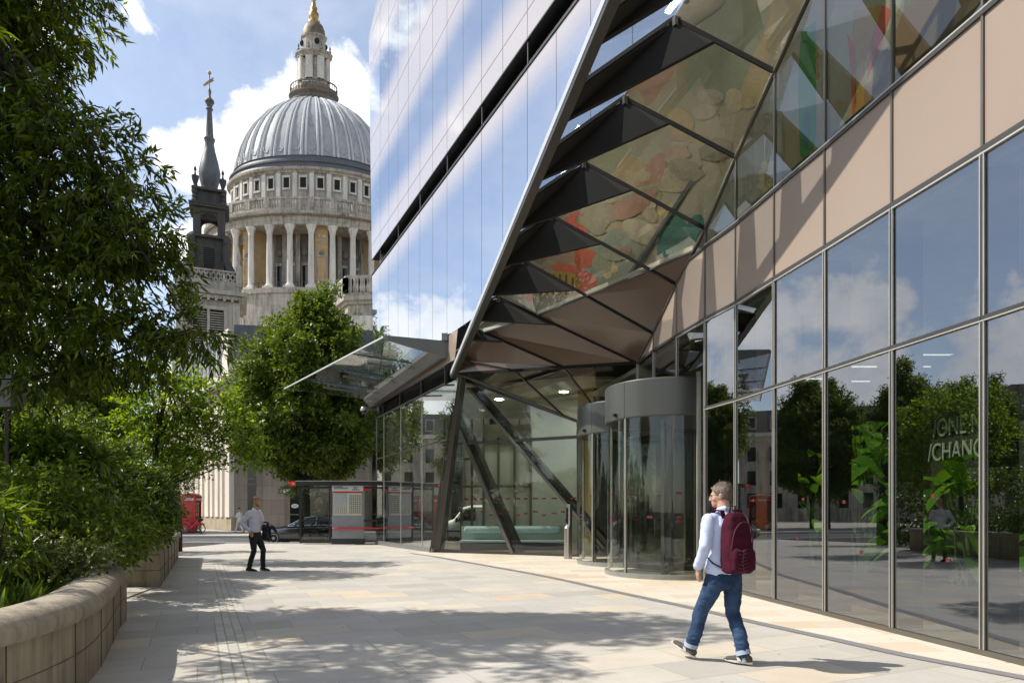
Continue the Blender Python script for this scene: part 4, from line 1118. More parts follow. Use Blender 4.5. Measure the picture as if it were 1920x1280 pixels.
for k in range(-9, 10):
    dl = off0 + 11.25 * k
    if abs(dl) > 100: continue
    c_ = cpt(19.4, dl, 0)
    mb = CB(); mb.lathe([(.95, 41.8), (.95, 42.3), (.76, 42.5), (.60, 42.8), (.58, 44), (.56, 47), (.49, 51.6), (.58, 51.75), (.52, 51.9), (.72, 52.5), (.9, 52.9), (.95, 53.0), (.95, 53.2)], (c_.x, c_.y, 0), 16); col = mb.build('column', M['portland_bright'], CA, smooth=True, ang=35)
    mb = CB(); b_ = cpt(19.4, dl, 41.6); mb.box((b_.x, b_.y, 41.95), (2.0, 2.0, .55), TH0 + R(dl)); mb.build('column_plinth', M['portland_bright'], col)
    mb = CB(); rr = 12.6
    cring(mb, 12.5, 13.3, dl - 1.8, dl + 1.8, 41.8, 53.2, 2); mb.build('pilaster', M['portland'], CA)
    if k % 4 == 0 and k < 9:
        d0, d1 = dl + 2.0, dl + 9.25; dm = dl + 5.6
        mb = CB(); cring(mb, 13.0, 18.3, d0, d1, 41.8, 53.2, 4); w = mb.build('niche_bay', M['niche_stone'], CA)
        mb = CB()
        arch = [(dm - 2.1, 44.2), (dm - 2.1, 48.4)] + [(dm - 2.1 * math.cos(math.pi * i / 10), 48.4 + .7 * math.sin(math.pi * i / 10) * 1.0) for i in range(1, 10)] + [(dm + 2.1, 48.4), (dm + 2.1, 44.2)]
        mb.tube([cpt(18.32, a_, z_) for a_, z_ in arch], [.16] * len(arch), 6); mb.bar(cpt(18.32, dm - 3, 48.0), cpt(18.32, dm + 3, 48.0), .3, .3); mb.bar(cpt(18.32, dm - 3, 43.6), cpt(18.32, dm + 3, 43.6), .3, .35); mb.bar(cpt(18.32, dm - 2.5, 50.4), cpt(18.32, dm + 2.5, 50.4), .25, .2); mb.bar(cpt(18.32, dm - 2.5, 51.6), cpt(18.32, dm + 2.5, 51.6), .25, .5)
        mb.build('niche_moulding', M['portland'], w)
        mb = CB()
        for i in range(7):
            a_ = math.pi * (i + .5) / 7
            mb.bar(cpt(18.34, dm, 48.25), cpt(18.34, dm - 1.7 * math.cos(a_), 48.3 + .55 * math.sin(a_) * 1.0), .10, .14)
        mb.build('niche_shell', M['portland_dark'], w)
    else:
        dm = dl + 5.6
        mb = CB(); cring(mb, 12.4, 12.72, dm - 2.3, dm + 2.3, 42.2, 47.4, 2); w = mb.build('window', M['dark_window'], CA)
        mb = CB(); cring(mb, 12.55, 13.0, dm - 3.0, dm + 3.0, 47.4, 47.9, 2); cring(mb, 12.55, 12.9, dm - 3.0, dm - 2.3, 42.2, 47.4, 1); cring(mb, 12.55, 12.9, dm + 2.3, dm + 3.0, 42.2, 47.4, 1); mb.build('window_frame', M['portland'], w)
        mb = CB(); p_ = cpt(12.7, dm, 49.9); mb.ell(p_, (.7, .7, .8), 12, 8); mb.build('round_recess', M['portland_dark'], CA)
        mb = CB(); 
        for a_ in (-2.6, 0, 2.6): mb.bar(cpt(19.9, dm + a_, 42.0), cpt(19.9, dm + a_, 42.9), .06, .06)
        mb.bar(cpt(19.9, dm - 3.6, 42.9), cpt(19.9, dm + 3.6, 42.9), .06, .06); mb.build('railing', M['black_paint'], CA)
mb = CB(); mb.lathe([(13.0, 53.2), (20.0, 53.2), (20.0, 53.8), (19.85, 53.85), (20.05, 54.6), (20.3, 54.7), (20.9, 55.1), (21.0, 55.45), (15.0, 55.6)], AX, 96, cap=False); mb.build('entablature', M['portland'], CA, smooth=True, ang=25)
mb = CB()
for i in range(150):
    p_ = cpt(20.5, -105 + 210 * i / 150, 0); mb.box((p_.x, p_.y, 54.82), (.5, .34, .3), TH0 + R(-105 + 210 * i / 150))
mb.build('dentil_course', M['portland_dark'], CA)
mb = CB(); cring(mb, 20.0, 20.6, -110, 110, 55.5, 56.1, 60); cring(mb, 20.0, 20.6, -110, 110, 57.6, 58.0, 60)
for k in range(-10, 10):
    dl = off0 + 11.25 * k; cring(mb, 19.95, 20.65, dl - 1.5, dl + 1.5, 56.1, 57.6, 1)
    for j in range(5):
        p_ = cpt(20.3, dl + 2.7 + 1.46 * j, 0); mb.lathe([(.16, 56.1), (.24, 56.5), (.12, 57.1), (.18, 57.6)], (p_.x, p_.y, 0), 6)
mb.build('balustrade', M['portland'], CA)
ZS = 0
mb = CB(); mb.lathe([(15.6, 53.4), (15.6, 62.9), (16.0, 63.0), (16.0, 63.3), (16.6, 63.5), (16.7, 63.9), (16.2, 64.0)], AX, 96, cap=False); mb.build('attic_wall', M['portland'], CA, smooth=True, ang=25)
mb = CB(); mb.lathe([(16.2, 63.9), (15.9, 64.9), (16.25, 65.0), (16.25, 65.3), (15.6, 65.5), (15.4, 66.2), (15.6, 66.3), (15.1, 66.6)], AX, 96, cap=False); mb.build('dome_step', M['lead_dark'], CA, smooth=True, ang=25)
for k in range(-9, 9):
    dl = off0 + 11.25 * k
    mb = CB(); cring(mb, 15.5, 15.95, dl - 1.5, dl + 1.5, 56, 63.0, 1); mb.build('attic_pilaster', M['portland_bright'], CA)
    dm = dl + 5.62
    mb = CB(); cring(mb, 15.4, 15.72, dm - 2.0, dm + 2.0, 60.2, 62.1, 2); w = mb.build('attic_window', M['black_hole'], CA)
    mb = CB(); cring(mb, 15.5, 15.98, dm - 2.6, dm + 2.6, 62.1, 62.45, 1); cring(mb, 15.5, 16.0, dm - 2.8, dm + 2.8, 59.85, 60.2, 1); cring(mb, 15.5, 15.9, dm - 2.6, dm - 2.0, 60.2, 62.1, 1); cring(mb, 15.5, 15.9, dm + 2.0, dm + 2.6, 60.2, 62.1, 1); mb.build('window_frame', M['portland_bright'], w)
DOME = [(15.1, 66.3), (14.85, 68.1), (14.15, 70.7), (13.2, 73.0), (11.75, 75.5), (9.45, 78.1), (7.0, 79.9), (4.6, 81.1)]
mb = CB(); mb.lathe(DOME, AX, 128, cap=False); mb.build('dome', M['lead'], CA, smooth=True, ang=60)
for k in range(-10, 11):
    dl = off0 + 5.6 + 11.25 * k
    for s_ in (-1.5, 1.5):
        mb = CB(); pr = [(r + .12, z) for r, z in DOME]
        mb.tube([cpt(r, dl + s_ + (1.0 if s_ < 0 else -1.0) * (z - 66) / 16 * .2, z) for r, z in pr], [.27, .27, .26, .25, .23, .2, .17, .14], 6, round_ends=False)
        mb.build('dome_rib', M['lead_light'], CA, smooth=True)
    # rounded foot of each lead panel
    mb = CB(); pts = []
    for i in range(9):
        a_ = math.pi * i / 8; dd = dl + 5.6 - 2.9 * math.cos(a_); zz = 68.4 - 1.1 * math.sin(a_)
        pts.append(cpt(14.95 if zz < 68 else 14.85, dd, zz))
    mb.tube(pts, [.16] * 9, 5); mb.build('panel_moulding', M['lead'], CA, smooth=True)
ZS = -1.15
mb = CB(); mb.lathe([(4.5, 82.0), (4.75, 82.6), (4.5, 82.7), (4.3, 83.3), (4.9, 83.8), (4.9, 84.0), (3.3, 84.1)], AX, 48, cap=False); mb.build('lantern_gallery', M['portland_dark'], CA, smooth=True, ang=30)
mb = CB()
for k in range(40):
    p_ = cpt(4.6, 9 * k, 0); mb.bar(p_ + V((0, 0, 84)), p_ + V((0, 0, 85.7)), .10, .10)
mb.lathe([(4.62, 85.6), (4.62, 85.85), (4.48, 85.85), (4.48, 85.6), (4.62, 85.6)], AX, 48, cap=False); mb.lathe([(4.6, 84.0), (4.55, 84.7)], AX, 48, cap=False); mb.build('gallery_railing', M['gold_brown'], CA)
LN = sub('lantern', CA, (0, 0, 0))
mb = CB(); mb.lathe([(3.5, 84.0), (3.5, 85.9), (3.1, 86.2), (3.0, 86.9)], AX, 8, a0=TH0, a1=TH0 + 2 * math.pi); mb.box((CXX, CYY, 89.2), (4.0, 4.0, 4.9), TH0 + .78); mb.build('stage', M['portland'], LN)
for k in range(8):
    mb = CB(); a_ = 45 * k + 22
    for s_ in (-9, 9):
        p_ = cpt(2.95, a_ + s_, 0); mb.lathe([(.34, 86.7), (.28, 87.1), (.25, 90.6), (.36, 91.0)], (p_.x, p_.y, 0), 10)
    p0 = cpt(2.7, a_, 0); mb.box((p0.x, p0.y, 88.9), (1.0, 1.2, 4.4), TH0 + R(a_)); mb.build('paired_columns', M['portland_bright'], LN)
for k in range(4):
    p_ = cpt(2.1, 45 * 2 * k + 60 - 15, 0)
    mb = CB(); mb.box((p_.x, p_.y, 88.9), (.35, 1.0, 3.4), TH0 + R(90 * k + 45)); mb.build('lantern_window', M['black_hole'], LN)
mb = CB(); mb.lathe([(3.1, 91.0), (3.4, 91.2), (3.4, 91.6), (3.75, 91.9), (3.75, 92.2), (2.6, 92.5), (2.35, 92.9), (2.3, 95.2), (2.6, 95.4), (2.65, 95.7), (2.1, 95.9)], AX, 12, cap=False); mb.build('upper_stage', M['portland'], LN)
for k in range(4):
    p_ = cpt(2.32, 90 * k + 10, 0); mb = CB(); mb.ell((p_.x, p_.y, 94.2), (.5, .5, .62), 14, 8); mb.build('round_window', M['black_hole'], LN)
mb = CB()
for k in range(8):
    p_ = cpt(3.3, 45 * k + 22, 0); mb.lathe([(.22, 92.1), (.30, 92.6), (.12, 92.9), (.2, 93.3), (0, 93.8)], (p_.x, p_.y, 0), 8)
mb.build('urns', M['portland_dark'], LN)
mb = CB(); mb.lathe([(2.25, 95.7), (2.25, 96.2), (2.15, 97.0), (1.75, 98.0), (1.05, 98.7)], AX, 24, cap=False); mb.build('cap', M['gold_brown'], LN, smooth=True, ang=60)
mb = CB(); mb.lathe([(1.15, 98.6), (1.2, 98.9), (.8, 99.2), (.95, 99.8), (1.0, 100.4), (.6, 100.9), (.7, 101.5), (.4, 102.0), (.35, 103), (1.0, 104.0), (1.0, 105), (.3, 105.9), (.2, 107), (0, 108)], AX, 16); mb.bar((CXX - 1.2, CYY, 107), (CXX + 1.2, CYY, 107), .25, .25); mb.build('gilded_finial', M['gold'], LN, smooth=True, ang=50)
ZS = 0
# corner bastion with balustrade at the right, low choir wall
mb = MB(); A_ = at(650, 545, 112); D_ = at(603, 560, 124); Bq = V((-14, 111, 0)); Cq = V((-14, 126, 0))
foot = [V((A_.x, A_.y, 0)), Bq, Cq, V((D_.x, D_.y, 0))]
cen = sum(foot, V((0, 0, 0))) / 4
def ring_prism(mb, k, z0, z1): mb.prism([cen + (p - cen) * k + V((0, 0, z0)) for p in foot], (0, 0, z1 - z0))
ring_prism(mb, .97, 0, 35.2); mb.build('bastion', M['portland'], CA)
mb = MB(); ring_prism(mb, 1.01, 33.0, 33.6); ring_prism(mb, 1.02, 35.0, 35.6); ring_prism(mb, 1.08, 35.6, 36.3); ring_prism(mb, 1.03, 36.3, 36.9); mb.build('bastion_cornice', M['portland'], CA)
mb = MB(); ring_prism(mb, 1.03, 39.2, 39.7)
for i, (p, q) in enumerate(((foot[3], foot[0]), (foot[0], foot[1]))):
    p, q = cen + (p - cen) * 1.02, cen + (q - cen) * 1.02; n = 12
    for j in range(n + 1):
        c_ = p + (q - p) * (j / n)
        if j % 4 == 0: mb.box((c_.x, c_.y, 38.0), (.9, .9, 2.4))
        for m_ in range(1, 4):
            e_ = c_ + (q - p) * (m_ / n / 4)
            if j < n: mb.lathe([(.18, 36.9), (.26, 37.6), (.12, 38.5), (.2, 39.2)], (e_.x, e_.y, 0), 6)
mb.build('bastion_balustrade', M['portland'], CA)
for u in (.12, .30, .5):
    c_ = foot[0] + (foot[1] - foot[0]) * u
    mb = MB(); mb.box((c_.x, c_.y - .1, 14.5), (2.0, .6, 31)); mb.box((c_.x, c_.y - .25, 31.6), (2.5, .8, 2.6), taper=1.15); mb.build('bastion_pilaster', M['portland_bright'], CA)
mb = MB(); mb.box((-38, 121, 10), (44, 14, 22)); mb.build('choir_wall', M['portland'], CA)
# ------------------------------------------------------------------ church tower with lead spire
TX, TY, TR_ = -27.9, 63.0, R(22)
T = thing('church_tower', (TX, TY, 0), 'pale church tower carrying a black openwork steeple with a bulbous lead spire and gold weathervane', 'church tower')
def tl(x, y, z):
    return V((TX + x * math.cos(TR_) - y * math.sin(TR_), TY + x * math.sin(TR_) + y * math.cos(TR_), z))
def tb(mb, c, d, **k): p = tl(*c); mb.box((p.x, p.y, p.z), d, TR_, **k); return mb
mb = MB(); tb(mb, (0, 0, 10), (5.2, 5.2, 20.2)); mb.build('shaft', M['tower_stone'], T)
mb = MB(); 
for x in (-2.3, 2.3): tb(mb, (x, -2.62, 10), (.6, .12, 20))
mb.build('corner_pilasters', M['tower_stone'], T)
mb = MB(); tb(mb, (0, 0, 20.35), (5.9, 5.9, .3)); tb(mb, (0, 0, 20.7), (6.4, 6.4, .35)); tb(mb, (0, 0, 21.3), (5.4, 5.4, .8))
for i in range(9): tb(mb, (-2.6 + .65 * i, -2.85, 20.2), (.22, .4, .45))
mb.build('cornice', M['tower_stone'], T)
mb = MB(); tb(mb, (0, -2.63, 17.6), (2.5, .12, 3.2)); w = mb.build('louvred_window', M['black_hole'], T)
mb = MB()
for i in range(14): tb(mb, (0, -2.74, 16.2 + .21 * i), (2.4, .12, .06))
tb(mb, (0, -2.74, 17.6), (.22, .2, 3.2)); mb.build('slat', M['tower_stone'], w)
mb = MB(); tb(mb, (-1.4, -2.7, 17.6), (.3, .25, 3.4)); tb(mb, (1.4, -2.7, 17.6), (.3, .25, 3.4)); tb(mb, (0, -2.7, 19.35), (3.1, .3, .3)); mb.build('frame', M['tower_stone'], w)
mb = MB()
for sx, sy, horiz in ((0, -2.5, True), (0, 2.5, True), (-2.5, 0, False), (2.5, 0, False)):
    d_ = (5.2, .22, .14) if horiz else (.22, 5.2, .14)
    tb(mb, (sx, sy, 21.8), d_); tb(mb, (sx, sy, 22.75), d_)
    for i in range(12):
        u = -2.2 + .4 * i
        for (a0, a1) in ((-.2, .2), (.2, -.2)):
            p, q = ((u + a0, sy, 21.85), (u + a1, sy, 22.7)) if horiz else ((sx, u + a0, 21.85), (sx, u + a1, 22.7))
            mb.bar(tl(*p), tl(*q), .11, .14)
for sx in (-2.5, 2.5):
    for sy in (-2.5, 2.5): tb(mb, (sx, sy, 22.2), (.5, .5, 1.5)); p = tl(sx, sy, 0); mb.lathe([(.25, 22.9), (.3, 23.2), (.1, 23.6), (.16, 24.2), (0, 25.2)], (p.x, p.y, 0), 8)
mb.build('pierced_parapet', M['tower_stone'], T)
mb = MB(); tb(mb, (0, 0, 24.1), (2.3, 2.3, 4.0)); mb.build('steeple_base', M['tower_dark'], T)
mb = MB(); tb(mb, (0, -1.16, 24.0), (.85, .1, 2.3)); w = mb.build('louvred_window', M['black_hole'], T)
mb = MB()
for i in range(13): tb(mb, (0, -1.22, 22.95 + .17 * i), (.82, .08, .05))
mb.build('slat', M['tower_dark'], w)
for sx, sy in ((-1, -1), (1, -1), (-1, 1), (1, 1)):
    mb = MB(); prof = [(2.05, 22.2), (1.95, 22.8), (1.65, 23.5), (1.45, 24.2), (1.38, 25.0), (1.5, 25.5), (1.55, 25.9), (1.35, 26.15)]
    pts = [tl(sx * r, sy * r, z) for r, z in prof]; mb.tube(pts, [(.34, .26)] * len(pts), 8)
    p = tl(sx * 1.5, sy * 1.5, 25.7); mb.ell(p, (.36, .36, .36), 12, 8); mb.build('scroll_buttress', M['tower_dark'], T, smooth=True)
mb = MB()
for sx in (-1.02, 1.02):
    for sy in (-1.02, 1.02): tb(mb, (sx, sy, 27.4), (.62, .62, 2.7))
tb(mb, (0, 0, 26.15), (2.9, 2.9, .22)); tb(mb, (0, 0, 28.55), (2.7, 2.7, .35))
for sy in (-1.1, 1.1):
    for i in range(6):
        a0, a1 = math.pi * i / 6, math.pi * (i + 1) / 6
        pts = [tl(-.72 * math.cos(a0), sy, 27.75 + .55 * math.sin(a0)), tl(-.72 * math.cos(a1), sy, 27.75 + .55 * math.sin(a1)), tl(-.72 * math.cos(a1), sy, 28.5), tl(-.72 * math.cos(a0), sy, 28.5)]
        mb.slab(pts, .3)
mb.build('arched_stage', M['tower_dark'], T)
mb = MB(); tb(mb, (0, 0, 28.85), (3.2, 3.2, .22)); tb(mb, (0, 0, 29.0), (3.35, 3.35, .1)); tb(mb, (0, 0, 29.7), (2.3, 2.3, 1.3)); tb(mb, (0, 0, 30.4), (2.9, 2.9, .22)); tb(mb, (0, -1.16, 29.7), (1.3, .06, .9))
for sx in (-1.2, 1.2):
    for sy in (-1.2, 1.2):
        for z, r in ((29.2, .3), (29.65, .24), (30.1, .28)): mb.ell(tl(sx, sy, z), (r, r, r), 10, 8)
mb.build('upper_block', M['tower_dark'], T)
for sx in (-1.15, 1.15):
    for sy in (-1.15, 1.15):
        p = tl(sx, sy, 0); mb = MB(); mb.lathe([(.26, 30.5), (.14, 30.7), (.30, 31.2), (.32, 31.5), (.1, 31.6), (.06, 31.9), (.14, 32.1), (0, 32.5)], (p.x, p.y, 0), 12); mb.build('urn', M['tower_dark'], T, smooth=True)
mb = MB(); mb.lathe([(.75, 30.4), (.62, 31.0), (.7, 31.15), (.92, 32.0), (.95, 32.5), (.78, 33.4), (.5, 34.5), (.38, 35.2), (.42, 35.3), (.5, 35.6), (.36, 35.7), (.34, 36.0), (.2, 38.2), (.32, 38.35), (.2, 38.5), (.3, 38.8), (.38, 39.05), (.2, 39.3), (.1, 39.6), (.16, 40.0), (.05, 40.3), (.04, 41.6)], (TX, TY, 0), 20); mb.build('spire', M['lead_dark'], T, smooth=True, ang=50)
mb = MB(); mb.ell((TX, TY, 41.7), (.16, .16, .16), 10, 8); mb.prism([V((TX - .62, TY, 40.62)), V((TX - .05, TY, 41.05)), V((TX + .36, TY, 41.32)), V((TX + .32, TY, 41.12)), V((TX + .4, TY, 41.0)), V((TX, TY, 40.78)), V((TX - .52, TY, 40.48))], (0, .05, 0)); mb.build('weathervane', M['gold'], T)
mb = MB(); mb.ell((TX, TY, 39.05), (.42, .42, .3), 12, 8); mb.build('gilded_ball', M['gold_brown'], T, smooth=True)
T.location = (-31.9, 72.0, -.22); T.scale = (1.143, 1.143, 1.143)        # a 48 m steeple, behind the school
# ------------------------------------------------------------------ pale stone school building across the road
SX, SY = -21.0, 51.8
S = thing('stone_building', (SX, SY, 0), 'pale stone building with narrow vertical fins and a louvred top storey across the road', 'building')
ld = V((-.649, .761, 0)); ln = V((-.761, -.649, 0))           # left face: direction, outward normal
fd = V((.985, .17, 0)); fn = V((.17, -.985, 0))               # front face
c0 = V((SX, SY, -.1))
mb = MB(); mb.prism([c0, c0 + ld * 20, c0 + ld * 20 + fd * 24, c0 + fd * 24], (0, 0, 10.9)); mb.build('wall', M['school_shaded'], S)
mb = MB(); mb.prism([c0 + ln * .3 + fn * .05, c0 + ld * 20 + ln * .3, c0 + ld * 20, c0 + fn * .05], (0, 0, 1.0)); mb.build('plinth', M['planter_stone'], S)
x = .1
for i in range(14):
    w_ = (1.25, .62, .95, .7, 1.1, .8, 1.0)[i % 7]
    mb = MB(); a = c0 + ld * x + V((0, 0, 1.0)); mb.prism([a + ln * .02, a + ln * .42, a + ld * w_ * .8 + ln * .42, a + ld * w_ + ln * .02], (0, 0, 9.8)); mb.build('stone_fin', M['school_white'], S)
    x += w_ + .42
for i in range(7):
    a = c0 + fd * (.9 + 3.1 * i)
    mb = MB(); mb.prism([a, a + fn * .02, a + fn * .02 + fd * .1, a + fd * .1], (0, 0, .1)) if False else None
    mb = MB(); mb.prism([a + fn * .03, a + fd * (.95 if i % 2 else .6) + fn * .03, a + fd * (.95 if i % 2 else .6) + fn * .01, a + fn * .01], (0, 0, 10.6)); w = mb.build('window', M['dark_window'], S)
    mb = MB()
    for z in (1.2, 3.5, 3.9, 7.2): mb.bar(a + fn * .06 + V((0, 0, z)), a + fn * .06 + fd * (.95 if i % 2 else .6) + V((0, 0, z)), .08, .09)
    mb.build('window_bar', M['frame_bronze'], w)
    b_ = a + fd * 1.15
    mb = MB(); mb.prism([b_ + fn * .01, b_ + fn * .22, b_ + fd * 1.55 + fn * .22, b_ + fd * 1.75 + fn * .01], (0, 0, 10.7)); mb.build('stone_pier', M['school_shaded'], S)
top = c0 + V((0, 0, 11.0))
mb = MB(); mb.prism([top + ln * .9 + fn * .6, top + ld * 20 + ln * .9, top + ld * 20 + fd * 24 + fn * .6, top + fd * 24 + fn * .6], (0, 0, .5)); mb.build('overhang', M['school_white'], S)
mb = MB(); t2 = top + V((0, 0, .5)); mb.prism([t2 + ln * .5 + fn * .1, t2 + ld * 20 + ln * .5, t2 + ld * 20, t2 + fn * .1], (0, 0, 3.7)); mb.build('top_storey', M['school_white'], S)
for i in range(13):
    a = t2 + ld * (1.9 + 1.05 * i) + ln * .5 + V((0, 0, .4))
    mb = MB(); mb.prism([a + ln * .04, a + ld * .45 + ln * .04, a + ld * .45 + ln * .01, a + ln * .01], (0, 0, 3.0)); mb.build('slit_window', M['car_glass'], S)
    mb = MB(); mb.prism([a - ld * .25, a - ld * .25 + ln * .35, a - ld * .12 + ln * .35, a - ld * .12], (0, 0, 3.2)); mb.build('sun_louvre', M['bar_pale'], S)
mb = MB(); mb.prism([t2 + fn * .4 + V((0, 0, 1.4)), t2 + fd * 24 + fn * .4 + V((0, 0, 1.4)), t2 + fd * 24 - fn * 2 + V((0, 0, 1.4)), t2 - fn * 2 + V((0, 0, 1.4))], (0, 0, 2.6)); mb.build('lead_roof', M['lead_dark'], S)
# ------------------------------------------------------------------ terrace with mansard roof at the far left (mirrored in the shopfront)
MBX = thing('mansard_building', (-60, 70, 0), 'cream stone terrace with a slate mansard roof, mirrored in the shop window', 'building')
mr = R(38)
def ml(x, y, z): return V((-60 + x * math.cos(mr) - y * math.sin(mr), 70 + x * math.sin(mr) + y * math.cos(mr), z))
mb = MB(); p = ml(0, 4, 5.5); mb.box(tuple(p), (38, 10, 11.4), mr); mb.build('wall', M['portland'], MBX)
mb = MB(); mb.prism([ml(-19, -1.2, 11.2), ml(19, -1.2, 11.2), ml(19, 9, 11.2), ml(-19, 9, 11.2)], (0, 0, .5)); mb.build('cornice', M['portland_bright'], MBX)
mb = MB(); mb.add([ml(-19, -1, 11.7), ml(19, -1, 11.7), ml(19, 9, 11.7), ml(-19, 9, 11.7), ml(-18, .6, 14.8), ml(18, .6, 14.8), ml(18, 8, 14.8), ml(-18, 8, 14.8)], [(0, 1, 5, 4), (1, 2, 6, 5), (2, 3, 7, 6), (3, 0, 4, 7), (4, 5, 6, 7)]); rf = mb.build('roof', M['lead_dark'], MBX)
for x in (-13, 0, 13):
    mb = MB(); p = ml(x, 3, 15.6); mb.box(tuple(p), (1.4, 3, 2.2), mr); mb.build('chimney', M['portland_dark'], rf)
for i in range(13):
    x = -17.4 + 2.9 * i
    for z in (2.6, 5.6, 8.8):
        mb = MB(); p = ml(x, -1.02, z); mb.box(tuple(p), (1.1, .1, 1.9), mr); w = mb.build('window', M['dark_window'], MBX)
    mb = MB(); p = ml(x, -.5, 13.0); mb.box(tuple(p), (1.3, 1.0, 1.7), mr); w = mb.build('dormer', M['portland'], MBX)
    mb = MB(); p = ml(x, -1.03, 13.0); mb.box(tuple(p), (.9, .1, 1.3), mr); mb.build('window', M['dark_window'], w)
# ------------------------------------------------------------------ trees and shrubs
def leaf_mesh(name, P, D, Nn, ln, wd, m, parent, bend=.15):
    """many small leaves: base points P, axis D, face normal Nn"""
    n = len(P); rng = np.random.default_rng(len(P))
    D = D / (np.linalg.norm(D, axis=1, keepdims=True) + 1e-9)
    S_ = np.cross(D, Nn); S_ /= (np.linalg.norm(S_, axis=1, keepdims=True) + 1e-9)
    U = np.cross(S_, D)
    L_ = (ln * rng.uniform(.5, 1.35, n))[:, None]; W_ = (wd * rng.uniform(.75, 1.2, n))[:, None]
    base = P; tip = P + D * L_ - U * L_ * bend
    mid = P + D * L_ * .45 + U * L_ * .04
    a = mid + S_ * W_ * .5 - U * W_ * .12; b = mid - S_ * W_ * .5 - U * W_ * .12
    vs = np.stack([base, a, tip, b], axis=1).reshape(-1, 3)
    off = world_loc(parent); vs = vs - np.array([off.x, off.y, off.z])
    me = bpy.data.meshes.new(name)
    me.vertices.add(4 * n); me.vertices.foreach_set('co', vs.astype(np.float32).ravel())
    idx = np.arange(4 * n, dtype=np.int32).reshape(-1, 4)
    tri = np.stack([idx[:, [0, 1, 2]], idx[:, [0, 2, 3]]], axis=1).reshape(-1)
    me.loops.add(len(tri)); me.loops.foreach_set('vertex_index', tri)
    nt_ = len(tri) // 3
    me.polygons.add(nt_); me.polygons.foreach_set('loop_start', np.arange(0, 3 * nt_, 3, dtype=np.int32))
    me.update(calc_edges=True); me.validate()
    me.materials.append(m)
    o = bpy.data.objects.new(name, me); COL.objects.link(o); o.parent = parent
    return o
def lobe_twigs(lobes, dens, rng, shell=.55, holes=.25, hs=1.1):
    """twig starts and outward directions inside ellipsoid lobes, thinned into clumps"""
    Ps, Ds = [], []
    for (c, r) in lobes:
        vol = r[0] * r[1] * r[2]; n = max(12, int(dens * (r[0] * r[1] + r[1] * r[2] + r[0] * r[2]) ))
        u = rng.normal(size=(n, 3)); u /= np.linalg.norm(u, axis=1, keepdims=True)
        rad = shell + (1 - shell) * rng.uniform(0, 1, n) ** .6
        p = np.array(c) + u * rad[:, None] * np.array(r)
        keep = np.array([mnoise.noise(V((x * hs, y * hs, z * hs))) > -.5 + holes * 1.2 for x, y, z in p])
        p, u = p[keep], u[keep]
        Ps.append(p); Ds.append(u)
    return np.concatenate(Ps), np.concatenate(Ds)
def foliage(name, lobes, parent, m, dens=40, per=9, twig=.45, ln=.11, wd=.03, droop=.3, seed=1, shell=.55, holes=.25, hs=1.1, up=.0, spread=.8, bend=.15):
    rng = np.random.default_rng(seed)
    P, D = lobe_twigs(lobes, dens, rng, shell, holes, hs)
    n = len(P)
    T_ = D + rng.normal(size=(n, 3)) * .6; T_[:, 2] += up - droop * rng.uniform(0, 1, n); T_ /= np.linalg.norm(T_, axis=1, keepdims=True)
    t = np.tile(np.linspace(.05, 1, per), n)
    Pr, Tr = np.repeat(P, per, 0), np.repeat(T_, per, 0)
    base = Pr + Tr * (t * twig)[:, None]; base[:, 2] -= droop * .25 * twig * t * t
    s_ = rng.normal(size=(n * per, 3)); s_ -= (s_ * Tr).sum(1, keepdims=True) * Tr; s_ /= np.linalg.norm(s_, axis=1, keepdims=True)
    Dl = Tr * (1 - spread * .5) + s_ * spread; Dl[:, 2] -= droop * .7
    Nl = rng.normal(size=(n * per, 3)) * .45 + np.array([0, 0, 1.0])
    return leaf_mesh(name, base, Dl, Nl, ln, wd, m, parent, bend)
def branches(name, trunk, lobes, parent, m, r0=.16, seed=1, per_lobe=3, rb=.05):
    rng = random.Random(seed); mb = MB()
    tp = [V(p) for p in trunk]
    mb.tube(tp, [r0 * (1 - .55 * i / (len(tp) - 1)) for i in range(len(tp))], 10, round_ends=False)
    for (c, r) in lobes:
        c = V(c)
        for k in range(per_lobe):
            s_ = tp[max(1, min(len(tp) - 1, 1 + rng.randrange(len(tp) - 1)))]
            e = c + V((rng.uniform(-.6, .6) * r[0], rng.uniform(-.6, .6) * r[1], rng.uniform(-.4, .6) * r[2]))
            mid = (s_ + e) / 2 + V((rng.uniform(-.2, .2), rng.uniform(-.2, .2), rng.uniform(-.1, .35)))
            mb.tube([s_, (s_ + mid) / 2 + V((0, 0, .05)), mid, e], [rb, rb * .8, rb * .55, rb * .2], 6, round_ends=False)
    return mb.build(name, m, parent, smooth=True)
def tree(name, base, trunk, lobes, lm, label, group=None, bark='bark', r0=.16, **k):
    o = thing(name, base, label, 'tree', group)
    per_lobe = k.pop('per_lobe', 3); rb = k.pop('rb', .05)
    branches('trunk', trunk, lobes, o, M[bark], r0, k.get('seed', 1), per_lobe, rb)
    foliage('crown', lobes, o, M[lm], **k)
    return o
def shrub(name, base, lobes, lm, label, stems=6, group=None, cat='shrub', **k):
    o = thing(name, base, label, cat, group)
    rng = random.Random(k.get('seed', 1)); mb = MB()
    for i in range(stems):
        c, r = lobes[i % len(lobes)]; s_ = V(base) + V((rng.uniform(-.15, .15), rng.uniform(-.15, .15), 0))
        e = V(c) + V((rng.uniform(-.7, .7) * r[0], rng.uniform(-.7, .7) * r[1], rng.uniform(-.2, .7) * r[2]))
        mb.tube([s_, (s_ + e) / 2 + V((rng.uniform(-.1, .1), rng.uniform(-.1, .1), .1)), e], [.022, .016, .006], 5, round_ends=False)
    mb.build('stems', M['bark_dark'], o)
    foliage('foliage', lobes, o, M[lm], **k)
    return o
def lob(*a): return [((x, y, z), (r1, r2, r3)) for (x, y, z, r1, r2, r3) in a]
